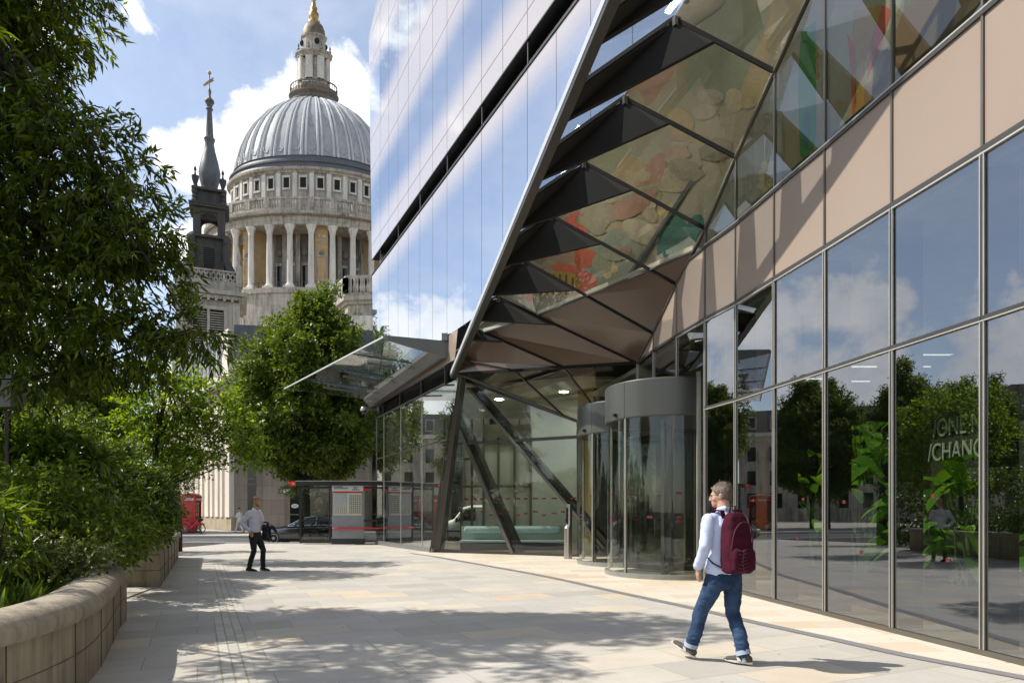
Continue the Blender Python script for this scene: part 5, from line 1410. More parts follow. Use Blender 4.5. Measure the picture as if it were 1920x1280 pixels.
# big dark tree overhanging from the left
LB = lob((-6.8, 9.5, 8.9, 1.05, 1.2, .75), (-7.0, 9.5, 8.1, .75, 1.0, .5), (-8.2, 9.5, 8.9, 1.0, 1.2, .9), (-6.6, 9.4, 7.0, .7, .8, .5), (-7.5, 9.5, 7.6, 1.1, 1.2, .75), (-5.85, 9.5, 6.25, .88, 1.0, .72), (-5.35, 9.5, 5.5, .68, .9, .42), (-6.9, 9.5, 5.9, 1.2, 1.2, .9), (-5.25, 9.5, 4.9, .62, .8, .34),
         (-6.2, 9.5, 5.0, .9, 1.0, .5), (-4.4, 9.5, 4.02, .42, .5, .30), (-4.95, 9.5, 4.15, .4, .5, .25), (-5.6, 9.5, 3.85, .75, .8, .42), (-6.9, 9.5, 4.4, 1.2, 1.2, .75), (-6.6, 9.5, 3.45, .9, .9, .35), (-8.0, 9.5, 5.2, 1.2, 1.4, 1.4),
         (-7.7, 7.2, 6.4, 1.0, .8, .5), (-8.6, 8.4, 8.2, 1.2, 1.0, .6), (-7.0, 6.4, 6.2, .7, .6, .35), (-8.6, 6.0, 5.0, .9, .8, .5), (-6.2, 7.2, 6.9, .6, .5, .3))
tree('overhanging_tree', (-8.6, 9.2, .5), [(-8.6, 9.2, .4), (-8.5, 9.2, 2.5), (-8.3, 9.2, 4.5), (-8.1, 9.1, 6.5), (-7.8, 9.0, 8.6)], LB, 'leaf_willow', 'tall dark tree with long narrow drooping leaves overhanging the left side', bark='bark_dark', r0=.22, per_lobe=3, rb=.05,
     dens=172, per=12, twig=.32, ln=.165, wd=.044, droop=.6, seed=5, shell=.10, holes=.335, hs=2.0, spread=.75)
# taller garden trees behind
LB2 = lob((-12.4, 16.4, 8.0, 1.6, 1.0, 1.1), (-11.4, 16.4, 6.8, 1.4, .9, .9), (-13.5, 16.4, 6.5, 1.7, 1.0, 1.4), (-12.1, 16.2, 5.2, 1.5, 1.0, .9), (-13.2, 16.4, 4.2, 1.6, 1.0, 1.0), (-11.2, 16.2, 4.4, 1.0, .8, .7))
tree('garden_tree', (-12.4, 16.4, .4), [(-12.4, 16.4, .3), (-12.4, 16.4, 3), (-12.3, 16.4, 5.5), (-12.2, 16.4, 8)], LB2, 'leaf_willow', 'dark leafy garden tree standing behind the overhanging tree', bark='bark_dark', r0=.2,
     dens=85, per=9, twig=.5, ln=.17, wd=.055, droop=.5, seed=9, shell=.2, holes=.22)
# lime-green maple over the pavement
LB3 = lob((-9.9, 19.4, 5.3, 1.0, 1.0, .45), (-8.6, 19.3, 4.9, .95, 1.0, .42), (-9.4, 19.3, 4.35, 1.2, 1.1, .5), (-8.2, 19.3, 4.1, .95, .9, .4), (-9.5, 19.3, 3.6, 1.1, 1.0, .45), (-8.3, 19.2, 3.3, .85, .8, .35), (-7.5, 19.2, 3.45, .6, .6, .25), (-8.95, 19.2, 2.85, .7, .7, .25), (-10.6, 19.4, 4.2, .9, .9, .8), (-7.25, 19.1, 2.95, .4, .5, .16), (-9.9, 19.3, 2.75, .6, .7, .3))
tree('maple_tree', (-10.2, 19.2, .4), [(-10.2, 19.2, .3), (-10.1, 19.2, 2.0), (-9.9, 19.1, 3.6), (-9.6, 19.0, 5.0)], LB3, 'leaf_maple', 'bright lime-green maple spreading layered sunlit branches over the pavement', bark='bark_dark', r0=.09, rb=.03,
     dens=105, per=8, twig=.34, ln=.12, wd=.085, droop=.25, seed=13, shell=.1, holes=.22, hs=1.6, spread=.9)
# street tree across the road
LX, LY = -13.4, 44.5
r4 = random.Random(61); LB4 = []
for (z, hw, cx_, n4) in ((15.3, .75, .55, 2), (14.4, 1.7, .5, 4), (13.2, 2.9, .3, 6), (11.8, 3.9, .1, 8), (10.2, 4.5, 0, 9), (8.6, 4.7, 0, 9), (7.0, 4.7, 0, 9), (5.6, 4.3, .1, 8), (4.7, 3.0, .2, 6)):
    a0_ = r4.uniform(0, 6)
    for k in range(n4):
        a = a0_ + 2 * math.pi * k / n4 + r4.uniform(-.3, .3); rr_ = max(0, hw - .95) * r4.uniform(.72, 1.08); s_ = r4.uniform(.75, 1.35)
        LB4.append(((LX + cx_ + rr_ * math.cos(a), LY + rr_ * math.sin(a) * .9, z + r4.uniform(-.5, .4)), (s_, s_, s_ * .62)))
        if r4.random() < .6:
            e_ = hw + r4.uniform(-.1, .5); LB4.append(((LX + cx_ + e_ * math.cos(a + .3), LY + e_ * math.sin(a + .3) * .9, z + r4.uniform(-.3, .7)), (.34, .34, .30)))
LB4.append(((LX - .6, LY - .3, 3.1), (.5, .6, .25)))
street = tree('street_tree', (LX, LY, -.1), [(LX, LY, -.2), (LX, LY, 3.0), (LX + .1, LY, 6), (LX, LY, 9), (LX + .3, LY, 13)], LB4, 'leaf_lime', 'leafy pear-shaped street tree standing in front of the cathedral behind the bus shelter', bark='bark_dark', r0=.26, rb=.07, per_lobe=1,
     dens=100, per=9, twig=.6, ln=.20, wd=.14, droop=.3, seed=17, shell=.15, holes=.2, hs=1.0, spread=.9)
# further street trees along the road to the left, seen in the mirror glass
for i, (x, y, rz, s_, lb) in enumerate(((-29.5, 47.5, 1.2, .78, 'street tree left of the red telephone boxes'), (-37.5, 46.5, 2.9, .9, 'second street tree farther left along the far pavement'), (-45.5, 47.5, 4.4, .82, 'third street tree farthest left along the far pavement'))):
    o = copy_tree(street); o.location = (x, y, -.1); o.rotation_euler = (0, 0, rz); o.scale = (s_, s_, s_); o['label'] = lb; o['group'] = 'street trees along the far pavement'
# trunk at the end of the planter
TK = thing('young_tree', (-12.6, 25.6, -.05), 'ivy-clad dark trunk at the far end of the planter by the road', 'tree')
mb = MB(); mb.tube([(-12.62, 25.6, -.1), (-12.6, 25.6, 1.2), (-12.65, 25.5, 2.6), (-12.6, 25.5, 4.0)], [.24, .22, .18, .14], 12, round_ends=False); mb.build('trunk', M['bark_dark'], TK, smooth=True)
foliage('crown', lob((-12.9, 25.5, 2.6, .5, .55, .5), (-13.3, 25.5, 3.8, 1.0, 1.0, .9), (-12.85, 25.4, 1.2, .28, .3, .8)), TK, M['leaf_dark'], dens=120, per=8, twig=.2, ln=.11, wd=.07, droop=.4, seed=3, shell=.5, holes=.1)
# shrubs in the beds
shrub('large_leaf_shrub', (-6.7, 10.0, .5), lob((-7.0, 10.0, 2.6, .42, .45, .24), (-6.55, 9.9, 2.42, .42, .45, .2), (-6.22, 9.9, 2.24, .3, .35, .18), (-7.2, 10, 2.05, .4, .5, .35), (-6.7, 9.9, 1.85, .6, .5, .3)), 'leaf_big', 'shrub with large glossy sunlit yellow-green leaves at the far left', dens=120, per=8, twig=.11, ln=.21, wd=.078, droop=.1, seed=21, shell=.3, holes=.1, up=.8, spread=.75, bend=.25)
shrub('glossy_shrub', (-7.35, 13.9, .5), lob((-7.45, 13.6, 2.1, .60, .6, .34), (-7.2, 13.5, 1.65, .45, .6, .35), (-8.0, 13.8, 1.8, .6, .6, .45), (-7.5, 13.5, 1.25, .65, .6, .4), (-7.1, 13.5, 1.1, .35, .5, .25)), 'leaf_dark', 'rounded dense dark-green shrub overhanging the far stone planter', dens=330, per=8, twig=.12, ln=.095, wd=.045, droop=.05, seed=22, shell=.45, holes=.06, up=.5, spread=.8)
shrub('leafy_shrub', (-5.5, 8.3, .5), lob((-5.75, 8.3, 1.75, .55, .5, .3), (-5.3, 8.3, 1.55, .42, .45, .28), (-4.95, 8.4, 1.22, .4, .45, .28), (-5.75, 8.1, 1.2, .55, .5, .4), (-6.3, 8.4, 1.6, .5, .5, .5)), 'leaf_mid', 'arching mid-green shrub behind the curved wall', dens=300, per=8, twig=.20, ln=.095, wd=.038, droop=.25, seed=23, shell=.3, holes=.12, spread=.8)
shrub('variegated_shrub', (-4.95, 7.4, .5), lob((-5.05, 7.3, 1.08, .42, .4, .2), (-4.7, 7.5, 1.0, .30, .35, .2), (-5.0, 7.2, .8, .5, .4, .24), (-5.5, 7.0, 1.05, .4, .4, .25)), 'leaf_grey', 'low pale small-leaved shrub just behind the curved coping', dens=480, per=8, twig=.08, ln=.05, wd=.030, droop=.1, seed=24, shell=.3, holes=.06, up=.3, spread=.8)
shrub('lance_leaf_plant', (-5.2, 6.9, .5), lob((-5.25, 6.9, 1.5, .28, .3, .22), (-5.05, 6.8, 1.15, .3, .3, .2)), 'leaf_mid', 'plant with long lance leaves at the left frame edge', dens=120, per=7, twig=.1, ln=.22, wd=.045, droop=.5, seed=25, shell=.2, holes=0, spread=.85, cat='plant')
shrub('dark_conifer', (-10.8, 20.6, .3), lob((-9.95, 20.5, 3.0, .5, .6, .5), (-10.2, 20.4, 2.3, .6, .7, .45), (-10.8, 20.3, 1.5, .7, .8, .6)), 'leaf_dark', 'dark conifer-like bush under the lime-green maple', dens=260, per=8, twig=.18, ln=.12, wd=.025, droop=.2, seed=26, shell=.4, holes=.08)
shrub('trailing_shrub', (-9.4, 17.0, .4), lob((-9.4, 16.8, 1.2, .8, 1.0, .5), (-8.7, 15.2, 1.1, .55, .8, .4), (-10.5, 18.4, 1.3, .7, .9, .5)), 'leaf_dark', 'dark trailing shrub along the top of the far planter', dens=220, per=8, twig=.22, ln=.10, wd=.05, droop=.5, seed=27, shell=.4, holes=.08)
shrub('bushy_hedge', (-9.6, 14.6, .3), lob((-9.4, 14.4, 1.6, 1.0, .9, .9), (-8.6, 14.0, 2.4, .8, .8, .6), (-10.4, 14.6, 2.2, 1.0, .9, .9), (-11.6, 15.0, 2.0, 1.2, 1.0, 1.0), (-9.6, 14.4, 3.0, 1.0, .8, .6)), 'leaf_dark', 'tall dark bush filling the middle of the bed', dens=230, per=8, twig=.22, ln=.11, wd=.055, droop=.3, seed=28, shell=.45, holes=.08)
shrub('corner_bush', (-8.4, 10.6, .3), lob((-8.2, 10.6, 1.5, .9, .8, .8), (-9.2, 10.8, 2.3, 1.0, .9, .9), (-7.5, 10.8, 1.1, .8, .7, .6), (-7.4, 11.2, 2.0, .7, .7, .6), (-6.7, 10.9, 1.0, .6, .6, .5)), 'leaf_dark', 'dark bush behind the large glossy-leaved shrub', dens=260, per=8, twig=.22, ln=.105, wd=.05, droop=.3, seed=29, shell=.45, holes=.06)
shrub('flowering_bush', (-8.0, 12.4, .3), lob((-7.9, 12.4, 2.4, .8, .7, .5), (-8.3, 12.5, 3.0, .7, .7, .4), (-7.2, 12.3, 1.7, .6, .6, .5), (-6.9, 12.2, 1.2, .6, .6, .5)), 'leaf_mid', 'mid-green bush between the dark bushes in the bed', dens=250, per=8, twig=.2, ln=.10, wd=.042, droop=.3, seed=30, shell=.4, holes=.08)
shrub('back_hedge', (-15, 16, .0), lob((-15, 14.5, 1.6, 1.6, 1.6, 1.6), (-15.5, 18, 1.8, 1.6, 1.9, 1.8), (-14.5, 21.5, 1.6, 1.5, 1.8, 1.6), (-13, 24, 1.3, 1.2, 1.4, 1.3), (-12, 11.5, 1.6, 1.7, 1.4, 1.5), (-14, 9, 1.6, 1.6, 1.8, 1.6), (-11.5, 7.5, 1.6, 1.6, 1.4, 1.4)), 'leaf_dark', 'long dark hedge along the back of the garden', stems=14, dens=90, per=8, twig=.3, ln=.15, wd=.085, droop=.3, seed=31, shell=.5, holes=.08, cat='hedge')
# low ground cover in the near bed
G = bpy.data.objects.new('ground_cover', None)
bpy.data.objects.remove(G)
rng = np.random.default_rng(44); n = 5200
yy = rng.uniform(5.2, 9.6, n); xo = np.interp(yy, [4.5, 6, 7, 8.2, 9.8], [-3.95, -4.2, -4.75, -5.3, -6.0]); xx = xo - rng.uniform(0, 1, n) ** 1.4 * 2.2
Pb = np.stack([xx, yy, np.full(n, .58)], 1); Db = rng.normal(size=(n, 3)) * .5 + np.array([.1, 0, 1.0]); Nb = rng.normal(size=(n, 3)); Nb[:, 2] = 0
dummy = bpy.data.objects.new('low_planting', None); COL.objects.link(dummy)
gc = leaf_mesh('ground_cover', Pb, Db, Nb, .26, .022, M['leaf_mid'], dummy, .5); gc.parent = None; bpy.data.objects.remove(dummy); gc['kind'] = 'stuff'
# ------------------------------------------------------------------ stone planters
def planter_line(pts, n=6): return smooth_line(pts, n)
OUT = planter_line([(-3.42, 3.0), (-3.42, 4.5), (-3.50, 5.3), (-3.68, 6.0), (-4.06, 6.9), (-4.55, 7.9), (-5.0, 8.8), (-5.32, 9.55)], 5)
PW = thing('curved_planter_wall', (-4.4, 7.0, 0), 'curved low stone wall with a rounded coping at the lower left', 'planter wall')
inn_ = offs(OUT, .42)
mb = MB()
fo, fi = offs(OUT, .06), offs(OUT, .36)
for i in range(len(OUT) - 1): pass
ring = fo + fi[::-1]
mb.prism([V((p.x, p.y, 0)) for p in ring], (0, 0, .64)); mb.build('wall', M['planter_stone'], PW, smooth=False)
prof = [(0.0, .62), (-.02, .66), (-.02, .72), (.03, .785), (.12, .82), (.26, .83), (.38, .80), (.44, .74), (.44, .62)]
rows_ = [offs(OUT, o_) for o_, z_ in prof]
# close the end with a rounded nose
mb = MB(); m_ = len(OUT)
vs = [(rows_[j][i].x, rows_[j][i].y, prof[j][1]) for i in range(m_) for j in range(len(prof))]
k = len(prof); fs = [(i * k + j, i * k + j + 1, (i + 1) * k + j + 1, (i + 1) * k + j) for i in range(m_ - 1) for j in range(k - 1)]
fs += [(i * k + k - 1, i * k, (i + 1) * k, (i + 1) * k + k - 1) for i in range(m_ - 1)] + [tuple(range(k)), tuple((m_ - 1) * k + j for j in range(k - 1, -1, -1))]
mb.add(vs, fs); mb.build('coping', M['coping_stone'], PW, smooth=True, ang=50)
mb = MB()
for i in (6, 13, 19, 25, 31):
    if i < len(OUT):
        p = offs(OUT, .055)[i]; mb.bar(V((p.x, p.y, 0)), V((p.x, p.y, .62)), .006, .006)
        p = offs(OUT, .01)[i]
mb_l = [V((p.x, p.y, .33)) for p in offs(OUT, .058)]
for a, b in zip(mb_l[:-1], mb_l[1:]): mb.bar(a, b, .006, .006)
mb.build('stone_joints', M['joint'], PW)
P2 = thing('angular_planter', (-8.2, 16, 0), 'square-cornered stone planter wall beyond the curved one, with a small stain on its corner', 'planter wall')
pa, pb, pc = V((-6.96, 13.5, 0)), V((-10.55, 21.6, 0)), V((-9.6, 13.15, 0))
def thick(p, q, w): 
    t = (q - p).normalized(); return V((-t.y, t.x, 0)) * w
mb = MB(); mb.prism([pa, pb, pb + thick(pa, pb, .4), V((-7.45, 13.9, 0)), V((-9.6, 13.55, 0)), pc], (0, 0, .66)); mb.build('wall', M['planter_stone'], P2)
mb = MB(); o_ = .05
q = [pa + V((.06, -.06, 0)), pb + V((.06, .03, 0)), pb + thick(pa, pb, .45), V((-7.48, 13.95, 0)), V((-9.6, 13.6, 0)), pc + V((0, -.06, 0))]
mb.prism([p + V((0, 0, .66)) for p in q], (0, 0, .15)); mb.build('coping', M['coping_stone'], P2, bevel=.03)
mb = MB()
for u in (.15, .32, .5, .68, .86):
    p = pa + (pb - pa) * u - thick(pa, pb, .004); mb.bar(p, p + V((0, 0, .66)), .012, .01)
for (p, q) in ((pa, pb), (pc, pa)):
    n_ = thick(p, q, .003); mb.bar(p - n_ + V((0, 0, .33)), q - n_ + V((0, 0, .33)), .01, .009)
mb.build('stone_joints', M['joint'], P2)
mb = MB()   # soil level inside the beds
ins = offs(OUT, .36); mb.poly([(p.x, p.y, .55) for p in ins] + [(-6.4, 9.8, .55), (-14, 9.8, .55), (-14, 3, .55)])
o = mb.build('planting_soil', M['soil']); o['kind'] = 'structure'
mb = MB(); mb.poly([(-7.4, 13.8, .5), (-10.8, 21.7, .5), (-14, 21.7, .5), (-14, 13.3, .5), (-9.6, 13.4, .5)]); o = mb.build('bed_soil', M['soil']); o['kind'] = 'structure'
mb = MB(); mb.poly([(-6.2, 9.75, .02), (-7.0, 13.4, .02), (-9.5, 13.1, .02), (-14, 13.1, .02), (-14, 9.75, .02)]); o = mb.build('garden_path', M['paving']); o['kind'] = 'structure'
# lamp post half hidden at the left edge
LP = thing('lamp_post', (-6.98, 9.45, .5), 'black lamp post with a square lantern half hidden in the leaves at the left edge', 'lamp post')
mb = MB(); mb.lathe([(.07, .5), (.045, .6), (.035, 2.85), (.05, 2.9)], (-6.98, 9.45, 0), 12); mb.build('pole', M['black_paint'], LP, smooth=True)
mb = MB(); mb.box((-6.98, 9.45, 3.12), (.26, .26, .36), taper=1.25); mb.box((-6.98, 9.45, 3.34), (.36, .36, .05)); mb.build('lantern', M['metal_grey'], LP)
# ------------------------------------------------------------------ bus shelter
SB = thing('bus_shelter', (-7.6, 32.9, -.15), 'dark bus shelter with a grey map panel and red perch rail beside the road', 'bus shelter')
zb, zt = -.15, 2.83
mb = MB(); mb.box((-7.4, 32.9, zt - .05), (5.6, 1.35, .10)); mb.box((-7.4, 32.25, zt - .09), (5.62, .06, .20)); mb.build('roof', M['black_paint'], SB)
mb = MB(); mb.box((-7.4, 32.22, zt + .02), (5.64, .05, .03)); mb.build('roof_trim', M['frame_pale'], SB)
for x in (-10.05, -8.66, -4.75):
    mb = MB(); mb.box((x, 32.45, (zb + zt) / 2), (.08, .08, zt - zb - .1)); mb.build('post', M['black_paint'], SB)
mb = MB(); mb.box((-10.25, 33.4, (zb + zt) / 2), (.08, .08, zt - zb - .1)); mb.build('post', M['black_paint'], SB)
mb = MB(); mb.box((-9.36, 32.45, 1.28), (1.28, .02, 2.5)); mb.build('glass_panel', M['glass_shelter'], SB)
mb = MB(); mb.box((-10.15, 32.9, 1.28), (.02, .85, 2.5)); mb.build('glass_panel', M['glass_shelter'], SB)
mb = MB(); mb.box((-5.9, 32.45, 1.28), (2.2, .02, 2.5)); mb.build('glass_panel', M['glass_shelter'], SB)
mb = MB()
for z in (.0, .98, 2.55): mb.box((-9.36, 32.45, z), (1.32, .06, .09 if z else .14))
for z in (.0, .98, 2.55): mb.box((-5.9, 32.45, z), (2.25, .06, .09))
mb.build('glass_rail', M['black_paint'], SB)
mb = MB(); mb.box((-7.78, 32.45, 1.36), (1.5, .16, 2.6)); mp = mb.build('map_panel', M['panel_grey'], SB, bevel=.01)
mb = MB(); mb.box((-7.78, 32.45, .0), (1.56, .2, .26)); mb.build('base', M['black_paint'], mp)
mb = MB(); mb.box((-7.78, 32.35, 2.52), (1.48, .05, .30)); mb.build('header_sign', M['paper_white'], mp)
mb = MB(); mb.box((-7.78, 32.35, 2.33), (1.36, .05, .06)); mb.build('red_stripe', M['red_dark'], mp)
mb = MB(); mb.box((-7.78, 32.355, 1.76), (1.36, .04, 1.06)); mb.build('timetable', M['paper'], mp)
mb = MB(); mb.box((-8.12, 32.33, 1.94), (.58, .02, .64)); mb.build('street_map', M['map_blue'], mp)
mb = MB()
for i in range(9): mb.box((-7.42 + .0 * i, 32.33, 1.36 + .1 * i), (.56, .012, .012))
for i in range(7): mb.box((-7.68 + .088 * i, 32.33, 1.75), (.010, .012, .9))
for i in range(7): mb.box((-8.38 + .088 * i, 32.33, 1.45), (.012, .012, .32))
for (x, z, w) in ((-8.22, 2.58, .42), (-8.1, 2.50, .66), (-7.42, 2.54, .20), (-7.4, 2.45, .36)): mb.box((x, 32.322, z), (w, .01, .035))
mb.build('print_lines', M['ink'], mp)
mb = MB(); mb.tube([(-8.42, 32.18, .60), (-7.0, 32.18, .62), (-5.4, 32.18, .62)], [.05, .05, .05], 10); mb.build('perch_rail', M['red_dark'], SB, smooth=True)
mb = MB(); mb.tube([(-8.2, 32.18, .6), (-8.2, 32.45, .6)], [.025, .025], 6); mb.tube([(-6.9, 32.18, .62), (-6.9, 32.45, .62)], [.025, .025], 6); mb.build('rail_bracket', M['metal_grey'], SB)
mb = MB(); mb.lathe([(0, -.02), (.25, -.02), (.26, 0), (.25, .02), (0, .02)], (0, 0, 0), 32)
mb.v = [(-10.35 + v[0], 32.25 + v[2], 2.73 + v[1] * .42) for v in mb.v]; rs = mb.build('roundel_sign', M['sign_red'], SB, smooth=True, ang=30)
mb = MB()
for z in (2.765, 2.73, 2.695): mb.box((-10.33, 32.222, z), (.12, .006, .014))
mb.build('lettering', M['white_letter'], rs)
mb = MB(); mb.box((-6.9, 32.4, 2.45), (.34, .06, .10)); mb.build('route_tile', M['red_dark'], SB)

# ------------------------------------------------------------------ cars
def wheel(parent, x, y, z, r, side):
    mb = MB(); mb.torus((x, y, z), r - .075, .085, 'y', 32, 10); w = mb.build('wheel', M['rubber'], parent, smooth=True)
    mb = MB(); mb.torus((x, y + side * .06, z), r - .13, .02, 'y', 32, 6)
    for k in range(5):
        for d_ in (-.13, .13):
            a = k * 2 * math.pi / 5 + .3
            mb.bar((x + .05 * math.cos(a), y + side * .07, z + .05 * math.sin(a)), (x + (r - .13) * math.cos(a + d_), y + side * .06, z + (r - .13) * math.sin(a + d_)), .035, .03, up=(0, 1, 0))
    mb.ell((x, y + side * .07, z), (.06, .03, .06), 12, 6); mb.build('rim', M['alloy'], w, smooth=True)
    mb = MB(); mb.torus((x, y + side * .0, z), r * .4, r * .28, 'y', 24, 6); mb.build('brake_disc', M['black_hole'], w)
def loft(mb, stations, y0):
    """stations: (x, [(halfwidth, z) from bottom edge to centre line])"""
    k = len(stations[0][1]); vs = []
    for x, pr in stations:
        vs += [(x, y0 - hw, z) for hw, z in pr] + [(x, y0 + hw, z) for hw, z in pr[::-1]]
    n = 2 * k; fs = [(i * n + j, i * n + j + 1, (i + 1) * n + j + 1, (i + 1) * n + j) for i in range(len(stations) - 1) for j in range(n - 1)]
    fs += [((i + 1) * n, i * n, i * n + n - 1, (i + 1) * n + n - 1) for i in range(len(stations) - 1)]
    fs += [tuple(range(n)), tuple((len(stations) - 1) * n + j for j in range(n - 1, -1, -1))]
    return mb.add(vs, fs)
def saloon(x0, yc, z0, label):
    o = thing('parked_car', (x0 + 2.4, yc, z0), label, 'car')
    st = []
    for (x, hw, zb_, zt_, zl) in ((0.0, .55, .52, .58, .36), (.08, .72, .58, .66, .25), (.25, .84, .65, .74, .2), (.6, .90, .70, .83, .18), (1.1, .92, .76, .92, .18), (1.6, .93, .84, .99, .18), (2.5, .935, .88, 1.0, .18), (3.5, .93, .91, 1.02, .18), (4.2, .91, .92, 1.06, .2), (4.65, .86, .90, 1.05, .24), (4.85, .74, .80, .96, .34), (4.9, .6, .7, .85, .45)):
        st.append((x0 + x, [(hw * .90, z0 + zl), (hw * .98, z0 + zl + .10), (hw, z0 + .5 * (zl + zb_)), (hw * .985, z0 + zb_ - .04), (hw * .93, z0 + zb_), (hw * .70, z0 + zt_ - .02), (0, z0 + zt_ + .015)]))
    mb = MB(); loft(mb, st, yc); mb.build('body', M['car_black'], o, smooth=True, ang=35)
    gs = []
    for (x, hw, zb_, zt_, ht) in ((1.45, .80, .95, .97, .7), (2.25, .82, .96, 1.36, .60), (2.7, .82, .97, 1.43, .60), (3.3, .82, .98, 1.43, .59), (3.9, .81, 1.0, 1.30, .58), (4.45, .76, 1.02, 1.06, .60)):
        gs.append((x0 + x, [(hw, z0 + zb_ - .06), (hw, z0 + zb_), (hw * .5 + ht * .5 + .02, z0 + (zb_ + zt_) / 2), (ht, z0 + zt_ - .03), (ht * .8, z0 + zt_), (0, z0 + zt_ + .02)]))
    mb = MB(); loft(mb, gs, yc); mb.build('window', M['car_glass'], o, smooth=True, ang=35)
    rs_ = []
    for (x, ht, z) in ((2.2, .58, 1.345), (2.7, .615, 1.445), (3.3, .605, 1.445), (3.95, .58, 1.30), (4.45, .58, 1.08)):
        rs_.append((x0 + x, [(ht, z0 + z - .06), (ht * .92, z0 + z), (ht * .5, z0 + z + .02), (0, z0 + z + .03)]))
    mb = MB(); loft(mb, rs_, yc); mb.build('roof', M['car_black'], o, smooth=True, ang=40)
    for s in (-1, 1):
        y = yc + s * .84
        mb = MB(); pts = [(x0 + 1.55, y, z0 + .98), (x0 + 2.3, yc + s * .66, z0 + 1.37), (x0 + 2.9, yc + s * .64, z0 + 1.435), (x0 + 3.5, yc + s * .64, z0 + 1.41), (x0 + 4.2, yc + s * .68, z0 + 1.16)]
        mb.tube(pts, [.018] * 5, 6); mb.tube([(x0 + 1.6, yc + s * .88, z0 + .955), (x0 + 3, yc + s * .89, z0 + .985), (x0 + 4.3, yc + s * .86, z0 + 1.02)], [.012] * 3, 6)
        mb.build('window_trim', M['chrome'], o)
        mb = MB(); mb.bar((x0 + 2.95, yc + s * .83, z0 + .97), (x0 + 2.95, yc + s * .63, z0 + 1.42), .05, .03, up=(0, 1, 0)); mb.build('pillar', M['chrome'], o)
        mb = MB(); mb.ell((x0 + 1.95, yc + s * .98, z0 + 1.02), (.10, .10, .075), 12, 8); mb.build('wing_mirror', M['car_black'], o, smooth=True)
        mb = MB(); mb.ell((x0 + .24, yc + s * .66, z0 + .63), (.20, .16, .075), 14, 8); mb.build('headlight', M['headlight'], o, smooth=True)
        mb = MB(); mb.bar((x0 + .12, yc + s * .55, z0 + .32), (x0 + .2, yc + s * .86, z0 + .34), .05, .04); mb.bar((x0 + .1, yc + s * .5, z0 + .42), (x0 + .2, yc + s * .84, z0 + .43), .03, .03); mb.build('bumper_trim', M['chrome'], o)
        mb = MB()
        for x in (2.75, 3.75): mb.bar((x0 + x, yc + s * .945, z0 + .86), (x0 + x + .22, yc + s * .945, z0 + .865), .03, .035)
        mb.build('door_handle', M['chrome'], o)
        for x in (.86, 3.8): wheel(o, x0 + x, yc + s * .84, z0 + .34, .345, s)
    mb = MB()
    for i in range(4): mb.bar((x0 + .02 + .01 * i, yc - .4, z0 + .40 + .06 * i), (x0 + .02 + .01 * i, yc + .4, z0 + .40 + .06 * i), .03, .02)
    mb.build('grille', M['chrome'], o)
    return o
saloon(-12.75, 34.95, -.27, 'glossy black saloon car parked at the kerb behind the bus shelter')
def van(x0, yc, z0):
    o = thing('parked_van', (x0 + 2.4, yc, z0), 'white van on the road seen through the lobby glass', 'van')
    st = []
    for (x, hw, zt_) in ((0, .7, .8), (.1, .86, .95), (.55, .95, 1.12), (.95, .96, 1.25), (1.5, .96, 1.9), (1.9, .95, 2.0), (4.8, .95, 2.02), (5.0, .9, 1.95)):
        st.append((x0 + x, [(hw * .95, z0 + .25), (hw, z0 + .4), (hw, z0 + min(1.1, zt_ * .8)), (hw * .93, z0 + zt_ - .1), (hw * .8, z0 + zt_ - .01), (0, z0 + zt_ + .02)]))
    mb = MB(); loft(mb, st, yc); mb.build('body', M['van_white'], o, smooth=True, ang=35)
    for s in (-1, 1):
        mb = MB(); pts = [(x0 + 1.2, yc + s * .955, z0 + 1.18), (x0 + 2.15, yc + s * .965, z0 + 1.18), (x0 + 2.15, yc + s * .925, z0 + 1.78), (x0 + 1.62, yc + s * .925, z0 + 1.76)]
        mb.slab(pts, .02); mb.build('side_window', M['car_glass'], o)
        for x in (.95, 4.0): wheel(o, x0 + x, yc + s * .86, z0 + .33, .335, s)
        mb = MB(); mb.ell((x0 + 1.15, yc + s * 1.05, z0 + 1.22), (.08, .1, .14), 10, 8); mb.build('wing_mirror', M['black_paint'], o)
        mb = MB(); mb.bar((x0 + .5, yc + s * .97, z0 + .62), (x0 + 4.8, yc + s * .97, z0 + .62), .02, .08); mb.build('rubbing_strip', M['black_paint'], o)
        mb = MB(); mb.ell((x0 + .2, yc + s * .68, z0 + .85), (.16, .16, .12), 12, 8); mb.build('headlight', M['headlight'], o)
    mb = MB(); mb.slab([(x0 + .98, yc - .8, z0 + 1.28), (x0 + .98, yc + .8, z0 + 1.28), (x0 + 1.5, yc + .72, z0 + 1.86), (x0 + 1.5, yc - .72, z0 + 1.86)], .03); mb.build('windscreen', M['car_glass'], o)
van(-4.1, 37.4, -.27)
